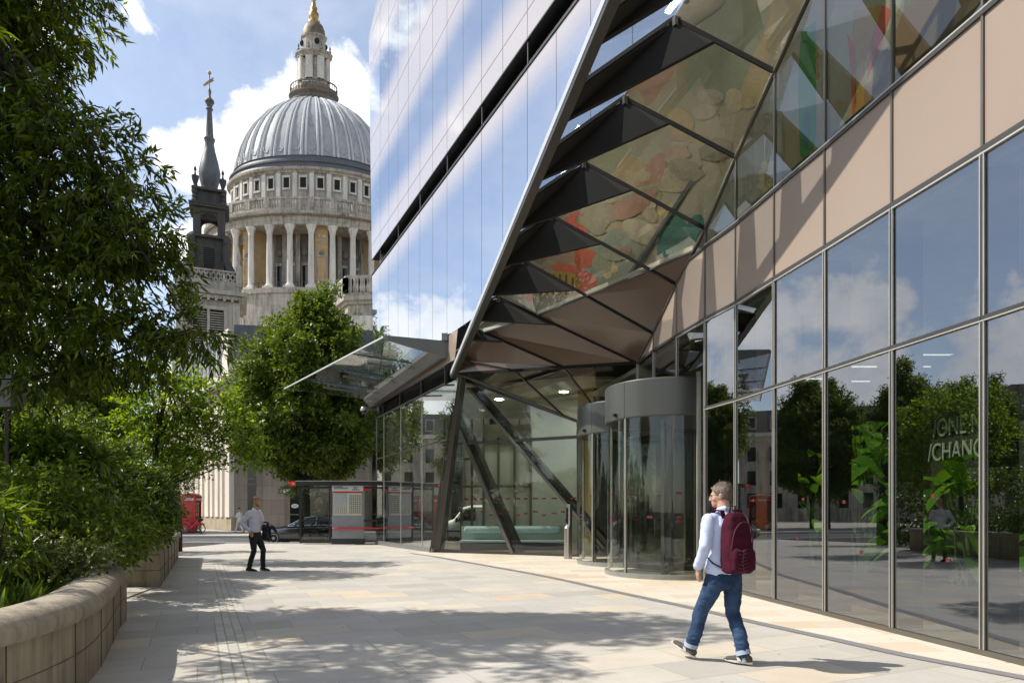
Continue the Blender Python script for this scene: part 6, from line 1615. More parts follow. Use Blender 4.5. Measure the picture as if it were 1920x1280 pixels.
# ------------------------------------------------------------------ red telephone boxes
def phone_box(x, y, label):
    o = thing('telephone_box', (x, y, -.13), label, 'telephone box', 'red telephone boxes on the far pavement')
    z0 = -.13; w = .46
    mb = MB(); mb.box((x, y, z0 + .08), (.96, .96, .16)); mb.build('plinth', M['black_paint'], o)
    mb = MB()
    for sx in (-1, 1):
        for sy in (-1, 1): mb.box((x + sx * .41, y + sy * .41, z0 + 1.2), (.11, .11, 2.1))
    mb.box((x, y, z0 + 2.3), (.95, .95, .34)); mb.box((x, y, z0 + 2.5), (1.0, 1.0, .07)); mb.box((x, y - .42, z0 + 1.2), (.74, .05, 2.1)); mb.box((x, y - .445, z0 + 1.2), (.6, .03, 1.7))
    for (dx, dy) in ((.42, 0), (-.42, 0), (0, .42)):
        for k in range(9):
            d_ = (.03, .74, .035) if dx else (.74, .03, .035)
            mb.box((x + dx, y + dy, z0 + .28 + .23 * k), d_)
        for t in (-.2, .2): mb.box((x + dx + (t if dy else 0), y + dy + (t if dx else 0), z0 + 1.2), (.03, .03, 2.0))
    mb.build('cabinet', M['red_paint'], o, bevel=.006)
    mb = MB(); mb.box((x, y + .0, z0 + 1.2), (.76, .76, 1.95)); mb.build('window_glass', M['car_glass'], o) if False else None
    for (dx, dy) in ((.40, 0), (-.40, 0), (0, .40)):
        mb = MB(); mb.box((x + dx, y + dy, z0 + 1.2), (.012, .74, 2.0) if dx else (.74, .012, 2.0)); mb.build('window', M['glass_shelter'], o)
    mb = MB(); mb.grid(lambda u, v: (x + (u - .5) * .96, y + (v - .5) * .96, z0 + 2.53 + .24 * (1 - max(abs(u - .5), abs(v - .5)) ** 2 * 4) ** .5 * 1.0), 12, 12); mb.build('domed_roof', M['red_paint'], o, smooth=True)
    mb = MB(); mb.box((x, y - .48, z0 + 2.32), (.70, .02, .13)); mb.box((x - .48, y, z0 + 2.32), (.02, .70, .13)); mb.box((x + .48, y, z0 + 2.32), (.02, .70, .13)); sg = mb.build('fascia', M['white_letter'], o)
    m_ = Matrix(((1, 0, 0, x - .31), (0, 0, -1, y - .495), (0, 1, 0, z0 + 2.285), (0, 0, 0, 1))); text_obj('lettering', 'TELEPHONE', .105, m_, M['ink'], sg, .002)
    return o
phone_box(-22.05, 47.0, 'red telephone box with the red bicycle leaning in front of it')
phone_box(-23.35, 46.9, 'red telephone box left of its twin, hidden by leaves except in reflection')
# ------------------------------------------------------------------ red hire bicycle
BK = thing('bicycle', (-21.6, 46.1, -.13), 'bright red hire bicycle with a pale green guard by the telephone box', 'bicycle')
z0 = -.13; yb = 46.1
for x, nm in ((-21.02, 'wheel'), (-22.1, 'wheel')):
    mb = MB(); mb.torus((x, yb, z0 + .33), .30, .032, 'y', 32, 8); w = mb.build('wheel', M['rubber'], BK, smooth=True)
    mb = MB()
    for k in range(12):
        a = k * math.pi / 6; mb.bar((x, yb, z0 + .33), (x + .29 * math.cos(a), yb, z0 + .33 + .29 * math.sin(a)), .007, .007, up=(0, 1, 0))
    mb.ell((x, yb, z0 + .33), (.05, .05, .05), 10, 6); mb.build('spokes', M['chrome'], w)
mb = MB()
mb.tube([(-21.02, yb, z0 + .33), (-21.12, yb, z0 + .62), (-21.25, yb, z0 + 1.02)], [.035, .045, .04], 8)
mb.tube([(-21.2, yb, z0 + .85), (-21.45, yb, z0 + .55), (-21.65, yb, z0 + .38)], [.06, .07, .06], 8)
mb.tube([(-21.65, yb, z0 + .38), (-21.85, yb, z0 + .8)], [.045, .035], 8); mb.tube([(-21.65, yb, z0 + .36), (-22.1, yb, z0 + .33)], [.03, .03], 8)
mb.tube([(-21.8, yb, z0 + .68), (-22.1, yb, z0 + .33)], [.025, .025], 8)
a_ = [math.pi * (.1 + .6 * i / 8) for i in range(9)]
mb.tube([(-22.1 + .37 * math.cos(t), yb, z0 + .33 + .37 * math.sin(t)) for t in a_], [.045] * 9, 6)
mb.tube([(-21.02 + .37 * math.cos(t + .6), yb, z0 + .33 + .37 * math.sin(t + .6)) for t in a_], [.045] * 9, 6)
mb.build('frame', M['red_bike'], BK, smooth=True)
mb = MB(); mb.tube([(-21.3, yb, z0 + .72), (-21.6, yb, z0 + .42)], [.05, .05], 8); mb.tube([(-21.0, yb, z0 + .75), (-20.9, yb, z0 + .62)], [.04, .03], 6); mb.build('guard', M['lime'], BK)
mb = MB(); mb.tube([(-21.3, yb - .3, z0 + 1.06), (-21.24, yb, z0 + 1.05), (-21.3, yb + .3, z0 + 1.06)], [.016, .018, .016], 6); mb.build('handlebar', M['rubber'], BK)
mb = MB(); mb.ell((-21.9, yb, z0 + .88), (.14, .08, .04), 10, 6); mb.build('saddle', M['rubber'], BK)
mb = MB(); mb.box((-21.05, yb, z0 + .92), (.25, .25, .16), taper=1.2); mb.build('basket', M['rubber'], BK)
# ------------------------------------------------------------------ street name plate, plaque, camera, intercom post
def wall_pt(px, py, out=.26):
    t = (px - CX) / F; a = (t * 51.8 + 21) / (.985 - t * .17); p = V((SX, SY, 0)) + fd * a + fn * out
    return V((p.x, p.y, H + (HY - py) / F * p.y))
SN = thing('street_sign', wall_pt(540, 920, 0), 'white street name plate on the shaded stone wall reading NEW CHANGE', 'street sign')
p = wall_pt(540, 920); rz_ = math.atan2(fd.y, fd.x)
mb = MB(); mb.box(tuple(p), (1.30, .05, .36), rz_); mb.build('frame', M['black_paint'], SN)
p2 = p + fd * .17 + fn * .03; mb = MB(); mb.box(tuple(p2), (.92, .03, .30), rz_); mb.build('plate', M['white_letter'], SN)
mb = MB(); p3 = p - fd * .46 + fn * .03; mb.box(tuple(p3), (.26, .03, .26), rz_); mb.build('crest_tile', M['panel_grey'], SN)
for body, dz, sz in (('NEW', .02, .13), ('CHANGE EC4', -.12, .13)):
    q = p2 - fd * .40 + fn * .02 + V((0, 0, dz))
    m_ = Matrix(((fd.x, 0, fn.x, q.x), (fd.y, 0, fn.y, q.y), (0, 1, 0, q.z), (0, 0, 0, 1))); text_obj('lettering', body, sz, m_, M['ink'], SN, .002)
OV = thing('wall_plaque', wall_pt(556, 948, 0), 'white oval plaque on the stone wall below the street name plate', 'plaque')
p = wall_pt(554, 948); mb = MB(); mb.lathe([(0, -.02), (.26, -.02), (.27, 0), (.26, .02), (0, .02)], (0, 0, 0), 32)
mb.v = [tuple(p + fd * v[0] + fn * v[2] + V((0, 0, v[1] * .62))) for v in mb.v]; mb.build('plate', M['white_letter'], OV, smooth=True, ang=30)
mb = MB(); 
for dz in (.05, 0, -.05):
    a = p + fn * .022 + V((0, 0, dz)); mb.bar(a - fd * .13, a + fd * .13, .006, .02, up=(0, 0, 1))
mb.build('lettering', M['panel_grey'], OV)
CT = thing('security_camera', (-6.6, 32.3, 6.2), 'grey dome security camera on a bracket at the building corner', 'security camera')
mb = MB(); mb.bar((-6.35, 32.45, 6.25), (-6.95, 32.2, 6.28), .06, .06); mb.bar((-6.35, 32.45, 6.15), (-6.35, 32.45, 6.4), .14, .14); mb.build('bracket', M['metal_grey'], CT)
mb = MB(); mb.lathe([(0, .16), (.12, .14), (.17, .05), (.17, -.03), (.0, -.03)], (-6.98, 32.18, 6.18), 20); mb.build('housing', M['frame_pale'], CT, smooth=True)
mb = MB(); mb.ell((-6.98, 32.18, 6.13), (.14, .14, .15), 16, 10); mb.build('dome', M['car_glass'], CT, smooth=True)
IP = thing('intercom_post', (1.73, 21.1, 0), 'brushed steel intercom bollard in front of the lobby window', 'bollard')
mb = MB(); mb.tube([(1.73, 21.1, 0), (1.73, 21.1, .95)], [.125, .125], 24, round_ends=False); mb.tube([(1.73, 21.1, .93), (1.77, 21.1, 1.05), (1.77, 21.1, 1.66)], [.125, .09, .09], 24, round_ends=False); mb.lathe([(.09, 0), (.10, .0), (.10, .03), (0, .035)], (1.77, 21.1, 1.655), 24); mb.build('post', M['steel_brushed'], IP, smooth=True, ang=40)
mb = MB(); mb.box((1.68, 21.0, 1.34), (.04, .12, .50)); mb.box((1.655, 21.0, 1.18), (.03, .08, .10)); mb.build('call_panel', M['black_paint'], IP)
# ------------------------------------------------------------------ lobby bench, wall lettering, indoor plants
BN = thing('lobby_bench', (0, 25.3, 0), 'long lobby bench with turquoise seat and bolsters behind the entrance glass', 'bench')
mb = MB(); mb.box((.02, 25.4, .16), (3.85, .55, .30)); mb.build('base', M['int_dark'], BN)
mb = MB(); mb.box((.02, 25.38, .345), (3.85, .6, .07)); mb.build('seat', M['turquoise'], BN, bevel=.02)
for x0, x1 in ((-1.68, -.02), (.02, 1.7)):
    mb = MB(); mb.tube([(x0, 25.55, .76), (x1, 25.55, .76)], [.13, .13], 20); mb.build('bolster', M['turquoise'], BN, smooth=True)
mb = MB(); mb.box((.02, 25.72, .6), (3.85, .06, .6)); mb.build('backrest', M['int_pale'], BN)
WS = thing('wall_sign', (6.8, 10.3, 2.6), 'pale raised letters /ONE NEW /CHANGE on the dark lobby wall', 'wall sign')
wd_ = V((.148, -.989, 0)); wn_ = V((-.989, -.148, 0))
for body, z in (('/ONE NEW', 2.69), ('/CHANGE', 2.31)):
    q = V((6.765, 10.92, z)) + wn_ * .03
    if body[1] == 'C': q -= wd_ * .10
    sx = .70
    m_ = Matrix(((wd_.x * sx, 0, wn_.x, q.x), (wd_.y * sx, 0, wn_.y, q.y), (0, 1, 0, q.z), (0, 0, 0, 1))); text_obj('lettering', body, .40, m_, M['letter_pale'], WS, .012)
TRG = thing('plant_trough', (5.9, 9.5, .02), 'long dark trough of indoor plants standing behind the shop window', 'planter')
mb = MB(); mb.prism([V((5.15, 12.3, .02)), V((5.65, 12.4, .02)), V((6.5, 6.6, .02)), V((6.0, 6.5, .02))], (0, 0, .55)); mb.build('box', M['int_column'], TRG)
mb = MB(); mb.poly([V((5.17, 12.3, .575)), V((5.63, 12.4, .575)), V((6.48, 6.6, .575)), V((6.02, 6.5, .575))]); mb.build('soil', M['soil'], TRG)
def banana(x, y, seed, n, label, hmin=.8, hmax=2.2):
    o = thing('banana_plant', (x, y, .57), label, 'plant', 'large-leaved plants behind the shop window')
    rng = random.Random(seed); st = MB(); lf = MB()
    for i in range(n):
        a = rng.uniform(0, 2 * math.pi); hgt = rng.uniform(hmin, hmax); reach = rng.uniform(.15, .5)
        b_ = V((x + rng.uniform(-.12, .12), y + rng.uniform(-.2, .2), .57)); d_ = V((math.cos(a) * .7, math.sin(a), 0))
        tip0 = b_ + d_ * reach + V((0, 0, hgt))
        st.tube([b_, b_ + d_ * reach * .3 + V((0, 0, hgt * .55)), tip0], [.022, .016, .010], 6, round_ends=False)
        ln_ = rng.uniform(.40, .72); wd0 = rng.uniform(.10, .17); lift = rng.uniform(-.15, 1.0); sd_ = V((-d_.y, d_.x, 0)).normalized(); roll = rng.uniform(-.5, .5)
        mid = []
        for k in range(9):
            t = k / 8; mid.append(tip0 + d_ * ln_ * t * .9 + V((0, 0, lift * ln_ * t - .5 * ln_ * t * t)))
        vs, fs = [], []
        for k, p in enumerate(mid):
            t = k / 8; w_ = wd0 * (math.sin(math.pi * min(1, t * .93 + .07)) ** .7) * (1.0 if k < 8 else .05)
            up_ = V((0, 0, 1)) * .35 * w_
            rl = sd_ * math.cos(roll) + V((0, 0, 1)) * math.sin(roll)
            vs += [p - rl * w_ + up_, p, p + rl * w_ + up_]
        for k in range(8):
            for j in range(2): fs.append((3 * k + j, 3 * k + j + 1, 3 * k + j + 4, 3 * k + j + 3))
        lf.add(vs, fs)
    st.build('stems', M['stem_green'], o); lf.build('foliage', M['banana'], o, smooth=True)
banana(5.40, 11.9, 3, 16, 'indoor plant with few broad leaves behind the second pane right of the walking man', .5, 1.9)
banana(5.55, 10.6, 5, 34, 'tall indoor banana plant in the pane left of the wall letters', .5, 2.3)
banana(5.70, 9.7, 6, 28, 'bushy lower indoor plant right behind the tall one', .3, 1.5)
banana(5.85, 8.7, 8, 34, 'dense indoor banana plant in front of the wall letters', .3, 1.35)
banana(6.0, 7.9, 9, 30, 'spreading indoor plant beside the dark column', .3, 1.3)
banana(6.2, 6.9, 11, 24, 'indoor banana plant at the right edge of the picture', .5, 2.1)
# ------------------------------------------------------------------ people
M['skin'] = mat('skin', (.50, .30, .21), .5, 0, .4, col2=(.44, .25, .17), nscale=14)
M['hair_grey'] = mat('greying_brown_hair', (.20, .15, .11), .6, col2=(.07, .05, .04), nscale=60, bump=.5, bscale=120, stretch=(1, 1, .3))
M['hair_fair'] = mat('fair_hair', (.36, .22, .10), .6, col2=(.22, .13, .06), nscale=60, bump=.5, bscale=120)
M['shirt_blue'] = mat('pale_blue_shirt', (.50, .56, .74), .85, col2=(.45, .51, .69), nscale=14, bump=.15, bscale=90, sheen=.1)
M['shirt_white'] = mat('white_shirt', (.66, .66, .74), .85, col2=(.60, .60, .69), nscale=14, bump=.15, bscale=90)
M['denim'] = mat('blue_denim', (.040, .078, .155), .85, 0, .2, col2=(.013, .028, .064), nscale=6, ncon=(.38, .68), bump=.3, bscale=110)
M['cuff'] = mat('turned_denim_cuff', (.36, .42, .50), .85)
M['black_cloth'] = mat('black_cloth', (.012, .012, .015), .8, sheen=.1)
M['burgundy'] = mat('burgundy_canvas', (.060, .006, .018), .85, 0, .15, col2=(.036, .004, .011), nscale=8, bump=.3, bscale=90)
M['burgundy_dark'] = mat('dark_burgundy_webbing', (.07, .008, .02), .7)
M['shoe_grey'] = mat('grey_suede_trainer', (.075, .065, .055), .8, col2=(.05, .042, .036), nscale=20)
M['shoe_light'] = mat('pale_shoe_sole', (.55, .52, .46), .7)
M['shoe_black'] = mat('black_leather', (.01, .01, .01), .25, coat=.4)
M['white_cloth'] = mat('white_clothes', (.74, .73, .72), .85)
M['eye'] = mat('eye', (.03, .025, .02), .2)
HAIRS = []
def Rz(a): return Matrix.Rotation(a, 3, 'Z')
def head(mb, c, turn=0.0, tilt=0.0, k=1.0):
    rot = Rz(turn) @ Matrix.Rotation(tilt, 3, 'X'); c = V(c)
    def e(p, r): mb.ell(c + rot @ (V(p) * k), tuple(x * k for x in r), 20, 14, rot=rot)
    e((0, -.012, .035), (.076, .096, .092)); e((0, .018, -.02), (.066, .082, .088)); e((0, .035, -.068), (.052, .06, .052)); e((0, .072, -.098), (.022, .022, .02))
    e((0, .100, -.022), (.011, .016, .026)); e((0, .108, -.038), (.016, .016, .012)); e((0, .082, .016), (.046, .018, .012))
    e((0, .088, -.066), (.026, .012, .008)); e((0, .086, -.079), (.022, .012, .008)); e((.042, .062, -.035), (.022, .02, .022)); e((-.042, .062, -.035), (.022, .02, .022))
    for s in (-1, 1): e((s * .078, -.008, -.012), (.010, .022, .033)); e((s * .080, -.014, .006), (.011, .018, .016))
    return rot
def hair_cap(name, c, rot, m, parent, k=1.0, front=.045, low=-.055, seed=1, thick=1.06, frontz=.075):
    """hair as a shell over the skull: nape low at the back, cut above ears and forehead"""
    mb = MB(); c = V(c); n_u, n_v = 48, 26; vs, keep = [], {}
    for j in range(n_v + 1):
        th = math.pi * .80 * j / n_v
        for i in range(n_u):
            a = 2 * math.pi * i / n_u
            d_ = V((math.sin(th) * math.cos(a), math.sin(th) * math.sin(a), math.cos(th)))
            nz = 1 + .045 * mnoise.noise(V((d_.x * 9 + seed, d_.y * 9, d_.z * 5))) + .02 * mnoise.noise(V((d_.x * 26 + seed, d_.y * 26, d_.z * 14)))
            rx, ry, rz_ = .079 * thick * nz, .100 * thick * nz, .097 * thick * nz
            p = V((d_.x * rx, -.014 + d_.y * ry, .033 + d_.z * rz_))
            if p.z < 0: p.x *= 1 - min(.25, -p.z * 2.0); 
            lim = low if p.y < -.03 else (low + (p.y + .03) / .10 * (frontz - low))
            p.z = max(p.z, lim - .0) if p.z < lim and p.z > lim - .03 else p.z
            keep[(i, j)] = p.z >= lim - .004
            vs.append(c + rot @ (p * k))
    fs = []
    for j in range(n_v):
        for i in range(n_u):
            i2 = (i + 1) % n_u
            if all(keep[q] for q in ((i, j), (i2, j), (i2, j + 1), (i, j + 1))):
                if j == 0: fs.append((i, n_u + i, n_u + i2))
                else: fs.append((j * n_u + i, (j + 1) * n_u + i, (j + 1) * n_u + i2, j * n_u + i2))
    mb.add(vs, fs); o = mb.build(name, m, parent, smooth=True, ang=80, local=True)
    s = o.modifiers.new('solid', 'SOLIDIFY'); s.thickness = .012; s.offset = -1
    return o
def hand(mb, w, d, side, curl=.6, spread=.004, k=1.0):
    """palm, four unequal fingers and a thumb from wrist w along d; side = direction of the thumb side"""
    w, d = V(w), V(d).normalized(); side = V(side); side = (side - d * side.dot(d)).normalized(); pn = d.cross(side).normalized()
    mb.tube([w - d * .03 * k, w + d * .03 * k, w + d * .085 * k], [(.026 * k, .019 * k), (.038 * k, .015 * k), (.040 * k, .013 * k)], 10, ref=side)
    for i, (off, ln) in enumerate(((.030, .072), (.010, .082), (-.010, .076), (-.029, .060))):
        p = w + d * .085 * k + side * (off * k); pts = [p - d * .012 * k, p]; dd = V(d)
        for s in range(3):
            a = curl * (.55 + .12 * i) * (.8 if s == 0 else 1)
            dd = (dd * math.cos(a) + pn * math.sin(a)).normalized(); p = p + dd * ln * k * (.42, .33, .25)[s]; pts.append(p)
        mb.tube(pts, [.0088 * k, .0088 * k, .0082 * k, .0076 * k, .0066 * k], 8)
    t0 = w + d * .022 * k + side * .026 * k; t1 = t0 + (d * .6 + side * .75 + pn * .25).normalized() * .036 * k; t2 = t1 + (d * .9 + side * .15 + pn * .5 * curl).normalized() * .03 * k; t3 = t2 + (d * .9 - side * .1 + pn * .6 * curl).normalized() * .022 * k
    mb.tube([t0, t1, t2, t3], [.014 * k, .011 * k, .0095 * k, .0075 * k], 8)
def wrinkle(amp, scale, zsc=1.0, seed=0.0):
    def f(co):
        return amp * (mnoise.noise(V((co.x * scale + seed, co.y * scale, co.z * scale * zsc))) + .5 * mnoise.noise(V((co.x * scale * 2.3, co.y * scale * 2.3 + seed, co.z * scale * 2.3 * zsc))))
    return f
def person_root(name, loc, rz, label):
    return thing(name, loc, label, 'person', None, rz)
def hair_mat(name, dark, light):
    m, nt, out = new_mat(name); geo = nt.nodes.new('ShaderNodeNewGeometry')
    r = ramp(nt, geo.outputs['Random Per Island'], [(0, dark), (.6, light), (1, tuple(min(1, x * 1.7) for x in light))])
    b = nt.nodes.new('ShaderNodeBsdfPrincipled'); b.inputs['Roughness'].default_value = .45; b.inputs['Specular IOR Level'].default_value = .4
    L(nt, r.outputs[0], b.inputs['Base Color']); L(nt, b.outputs[0], out.inputs[0]); return m
M['strand_grey'] = hair_mat('grey_brown_strands', (.05, .035, .025), (.24, .19, .145)); M['strand_fair'] = hair_mat('fair_strands', (.16, .09, .04), (.46, .30, .14))
def strands(hair, c, rot, m, n=3600, ln=.034, seed=1, low=-.055, frontz=.075):
    rng = np.random.default_rng(seed); P, D, Nn = [], [], []
    while len(P) < n:
        d_ = V(rng.normal(size=3)).normalized()
        p = V((d_.x * .083, -.014 + d_.y * .104, .033 + d_.z * .101))
        lim = low if p.y < -.03 else (low + (p.y + .03) / .10 * (frontz - low))
        if p.z < lim: continue
        fl = V((d_.x * .3, -.55 if p.z > .06 else -.25, -.9 if p.z < .09 else .15)) + V(rng.normal(size=3)) * .28
        fl = (fl - d_ * fl.dot(d_) * .8).normalized()
        P.append(V(c) + rot @ p); D.append(rot @ fl); Nn.append(rot @ d_)
    return leaf_mesh('hair_strands', np.array(P), np.array(D), np.array(Nn), ln, .0038, m, hair, .05)
# ---- man with the burgundy backpack
ALEX = person_root('person', (2.13, 6.86, .012), R(24), 'man in pale blue shirt, blue jeans and grey trainers, walking away towards the doors')
hc, turn = (-.005, .040, 1.672), R(40)
lk, la = (-.15, .17, .50), (-.195, .27, .13)          # leading (left) knee and ankle
rk, ra = (.11, .0, .49), (.115, -.15, .10)           # trailing knee and ankle
ls, le, lw = (-.205, -.01, 1.43), (-.275, -.05, 1.17), (-.262, .075, .955)
rs_, re, rw = (.205, -.01, 1.43), (.285, -.03, 1.17), (.245, .12, .98)
mb = MB(); rot = head(mb, hc, turn, R(-4))
mb.tube([(0, -.01, 1.40), (0, .0, 1.51), (0, .018, 1.61)], [(.088, .072), (.064, .066), (.060, .062)], 16)
mb.tube([(0, 0, .92), (0, 0, 1.05), (0, -.01, 1.25), (0, -.01, 1.42)], [(.13, .09), (.13, .09), (.14, .095), (.13, .07)], 16)
for (s, e, w, d2) in ((ls, le, lw, (-.1, .12, -1)), (rs_, re, rw, (-.1, .25, -1))):
    mb.tube([s, e, w], [.042, .034, .026], 12)
hand(mb, lw, (.05, .2, -1), (.3, 1, 0), .45); hand(mb, rw, (-.05, .3, -1), (-.3, 1, 0), .45)
for hp, k_, a_ in (((-.09, 0, .92), lk, la), ((.09, 0, .92), rk, ra)): mb.tube([hp, k_, a_], [.07, .048, .034], 12)
remeshed('body', mb, M['skin'], ALEX, .0068, 3)
hr = hair_cap('hair', hc, rot, M['hair_grey'], ALEX, 1.0, seed=3, thick=1.04)
HAIRS.append((hr, hc, rot, 'strand_grey'))
mb = MB()
for s in (-1, 1):
    p = V(hc) + rot @ V((s * .032, .094, -.004)); mb.torus((0, 0, 0), .020, .0022, 'y', 16, 5); n_ = 16 * 5
    mb.v[-n_:] = [tuple(p + rot @ V(v)) for v in mb.v[-n_:]]
    mb.tube([V(hc) + rot @ V((s * .052, .092, 0)), V(hc) + rot @ V((s * .081, .05, .006)), V(hc) + rot @ V((s * .083, -.02, .004))], [.002] * 3, 5)
mb.build('glasses', M['black_paint'], ALEX, local=True)
mb = MB()
for s in (-1, 1): mb.ell(V(hc) + rot @ V((s * .032, .082, -.004)), (.010, .007, .006), 8, 6)
mb.build('eyes', M['eye'], ALEX, local=True)
# shirt
mb = MB()
mb.tube([(.0, .0, .935), (0, .0, .99), (0, .005, 1.10), (0, -.008, 1.25), (0, -.018, 1.37), (0, -.015, 1.445), (0, -.005, 1.485)], [(.208, .158), (.194, .148), (.186, .140), (.198, .145), (.202, .130), (.156, .10), (.080, .076)], 24)
for (s, e, w) in ((ls, le, lw), (rs_, re, rw)):
    s_ = V(s); sg = 1 if s_.x > 0 else -1
    mb.tube([V((sg * .06, -.012, 1.455)), s_ + V((-sg * .02, 0, 0)), s_ + V((sg * .018, 0, -.05))], [.055, .066, .066], 14)
    mb.tube([s_ + V((0, 0, -.01)), (s_ + V(e)) / 2, e, (V(e) * .45 + V(w) * .55), w], [.070, .066, .060, .054, .047], 14)
    mb.tube([V(w) * .88 + V(e) * .12, V(w) * .98 + V(e) * .02], [.053, .053], 14, round_ends=False)
mb.tube([(-.058, .035, 1.505), (-.074, -.015, 1.53), (-.035, -.066, 1.545), (.035, -.066, 1.545), (.074, -.015, 1.53), (.058, .035, 1.505)], [(.016, .024)] * 6, 8)
remeshed('shirt', mb, M['shirt_blue'], ALEX, .0095, 4, wrinkle(.0085, 10, .7, 3))
# jeans
mb = MB()
mb.tube([(0, 0, .99), (0, -.005, .93), (0, -.012, .85)], [(.160, .118), (.180, .140), (.180, .142)], 24)
for hp, k_, a_ in (((-.088, -.004, .88), lk, la), ((.088, -.008, .88), rk, ra)):
    hp, k_, a_ = V(hp), V(k_), V(a_)
    mb.tube([hp, hp * .5 + k_ * .5 + V((0, -.012, 0)), k_, k_ * .45 + a_ * .55 + V((0, -.018, 0)), a_ + (k_ - a_) * .04], [(.102, .110), (.086, .096), (.071, .076), (.068, .074), (.066, .070)], 18)
def denim_wr(co):
    f = wrinkle(.006, 12, 1.6, 1)(co)
    lowr = max(0, (.42 - co.z) / .42); f += lowr * .006 * math.sin(co.z * 95 + 4 * mnoise.noise(V((co.x * 9, co.y * 9, co.z * 5))) * 2)
    return f
remeshed('jeans', mb, M['denim'], ALEX, .0095, 4, denim_wr)
for a_, k_ in ((la, lk), (ra, rk)):
    a_, k_ = V(a_), V(k_); d_ = (k_ - a_).normalized()
    mb = MB(); mb.tube([a_ - d_ * .012, a_ + d_ * .032], [(.0685, .073), (.070, .075)], 18, round_ends=False); mb.build('jeans_cuff', M['cuff'], ALEX, smooth=True, ang=50, local=True)
    mb = MB(); mb.tube([a_ - d_ * .06, a_ + d_ * .02], [.036, .038], 12); mb.build('sock', M['cuff'], ALEX, smooth=True, local=True)
def shoe(parent, ank, pitch, yaw, m_up, m_sole, k=1.0, formal=False):
    """ank: ankle joint; the foot points along local +y turned by yaw and pitched toe-up"""
    rot = Rz(yaw) @ Matrix.Rotation(pitch, 3, 'X'); A_ = V(ank)
    def T(p): return A_ + rot @ (V(p) * k)
    mb = MB()
    mb.tube([T((0, -.055, -.045)), T((0, .0, -.045)), T((0, .09, -.058)), T((0, .17, -.068))], [(.036 * k, .042 * k), (.040 * k, .044 * k), (.044 * k, .030 * k), (.036 * k, .020 * k)], 14, ref=rot @ V((1, 0, 0)))
    mb.tube([T((0, -.015, -.03)), T((0, .0, .015))], [(.040 * k, .046 * k), (.042 * k, .048 * k)], 14, ref=rot @ V((1, 0, 0)))
    o = remeshed('shoe', mb, m_up, parent, .007, 3)
    mb = MB(); pts = []
    for i in range(20):
        a = 2 * math.pi * i / 20; y = .058 + .155 * math.sin(a); x = (.042 if y > .02 else .038) * math.cos(a) * (1.05 - .2 * abs(math.sin(a)))
        pts.append(T((x, y, -.092)))
    mb.prism(pts, rot @ V((0, 0, .022 * k)))
    mb.build('sole', m_sole, o, bevel=.004, local=True)
    if not formal:
        mb = MB()
        for i in range(4): mb.tube([T((-.026, .035 + .026 * i, -.022 - .009 * i)), T((0, .035 + .026 * i, -.012 - .010 * i)), T((.026, .035 + .026 * i, -.022 - .009 * i))], [.004] * 3, 5)
        for s in (-1, 1): mb.slab([T((s * .042, .0, -.07)), T((s * .044, .04, -.07)), T((s * .040, .055, -.035)), T((s * .038, .03, -.035))], .008)
        mb.build('laces', M['shoe_light'], o, local=True)
    return o
shoe(ALEX, la, R(26), R(22), M['shoe_grey'], M['shoe_light']); shoe(ALEX, ra, R(0), R(22), M['shoe_grey'], M['shoe_light'])
# backpack: a thing of its own, worn on the back
BP = thing('backpack', (2.13, 6.86, .012), 'burgundy backpack with a front pocket worn by the walking man', 'backpack', None, R(24))
bx, by = -.025, -.175
mb = MB()
def sq(cx_, cy_, z, w, d_, n=18):
    out = []
    for i in range(n):
        a = 2 * math.pi * i / n; c_, s_ = math.cos(a), math.sin(a); e_ = .55
        out.append((cx_ + w * abs(c_) ** e_ * (1 if c_ > 0 else -1), cy_ + d_ * abs(s_) ** e_ * (1 if s_ > 0 else -1), z))
    return out
secs = [(.905, .12, .07), (.925, .150, .098), (1.0, .150, .110), (1.12, .152, .108), (1.26, .146, .100), (1.38, .132, .084), (1.46, .106, .062), (1.50, .068, .035)]
vs, fs = [], []
for (z, w, d_) in secs: vs += sq(bx, by - .028 + (1.2 - z) * -.05, z, w, d_)
n_ = 18
for j in range(len(secs) - 1):
    for i in range(n_): fs.append((j * n_ + i, j * n_ + (i + 1) % n_, (j + 1) * n_ + (i + 1) % n_, (j + 1) * n_ + i))
fs += [tuple(range(n_ - 1, -1, -1)), tuple((len(secs) - 1) * n_ + i for i in range(n_))]
mb.add(vs, fs)
bag = remeshed('bag', mb, M['burgundy'], BP, .011, 4, wrinkle(.007, 9, .9, 5))
mb = MB(); vs, fs = [], []
for (z, w, d_) in ((.93, .11, .02), (.95, .135, .045), (1.05, .138, .052), (1.13, .128, .045), (1.165, .10, .015)): vs += sq(bx - .005, by - .128, z, w, d_)
for j in range(4):
    for i in range(n_): fs.append((j * n_ + i, j * n_ + (i + 1) % n_, (j + 1) * n_ + (i + 1) % n_, (j + 1) * n_ + i))
fs += [tuple(range(n_ - 1, -1, -1)), tuple(4 * n_ + i for i in range(n_))]
mb.add(vs, fs); remeshed('front_pocket', mb, M['burgundy'], BP, .010, 3, wrinkle(.005, 12, .9, 8))
mb = MB(); arc = [V((bx + .125 * math.cos(a), by - .115 - .02 * math.sin(a), 1.22 + .19 * math.sin(a))) for a in [math.pi * i / 14 for i in range(15)]]
mb.tube([V((bx + .14, by - .10, 1.06))] + arc + [V((bx - .14, by - .10, 1.06))], [.006] * 17, 6); mb.build('zip', M['burgundy_dark'], BP, smooth=True, local=True)
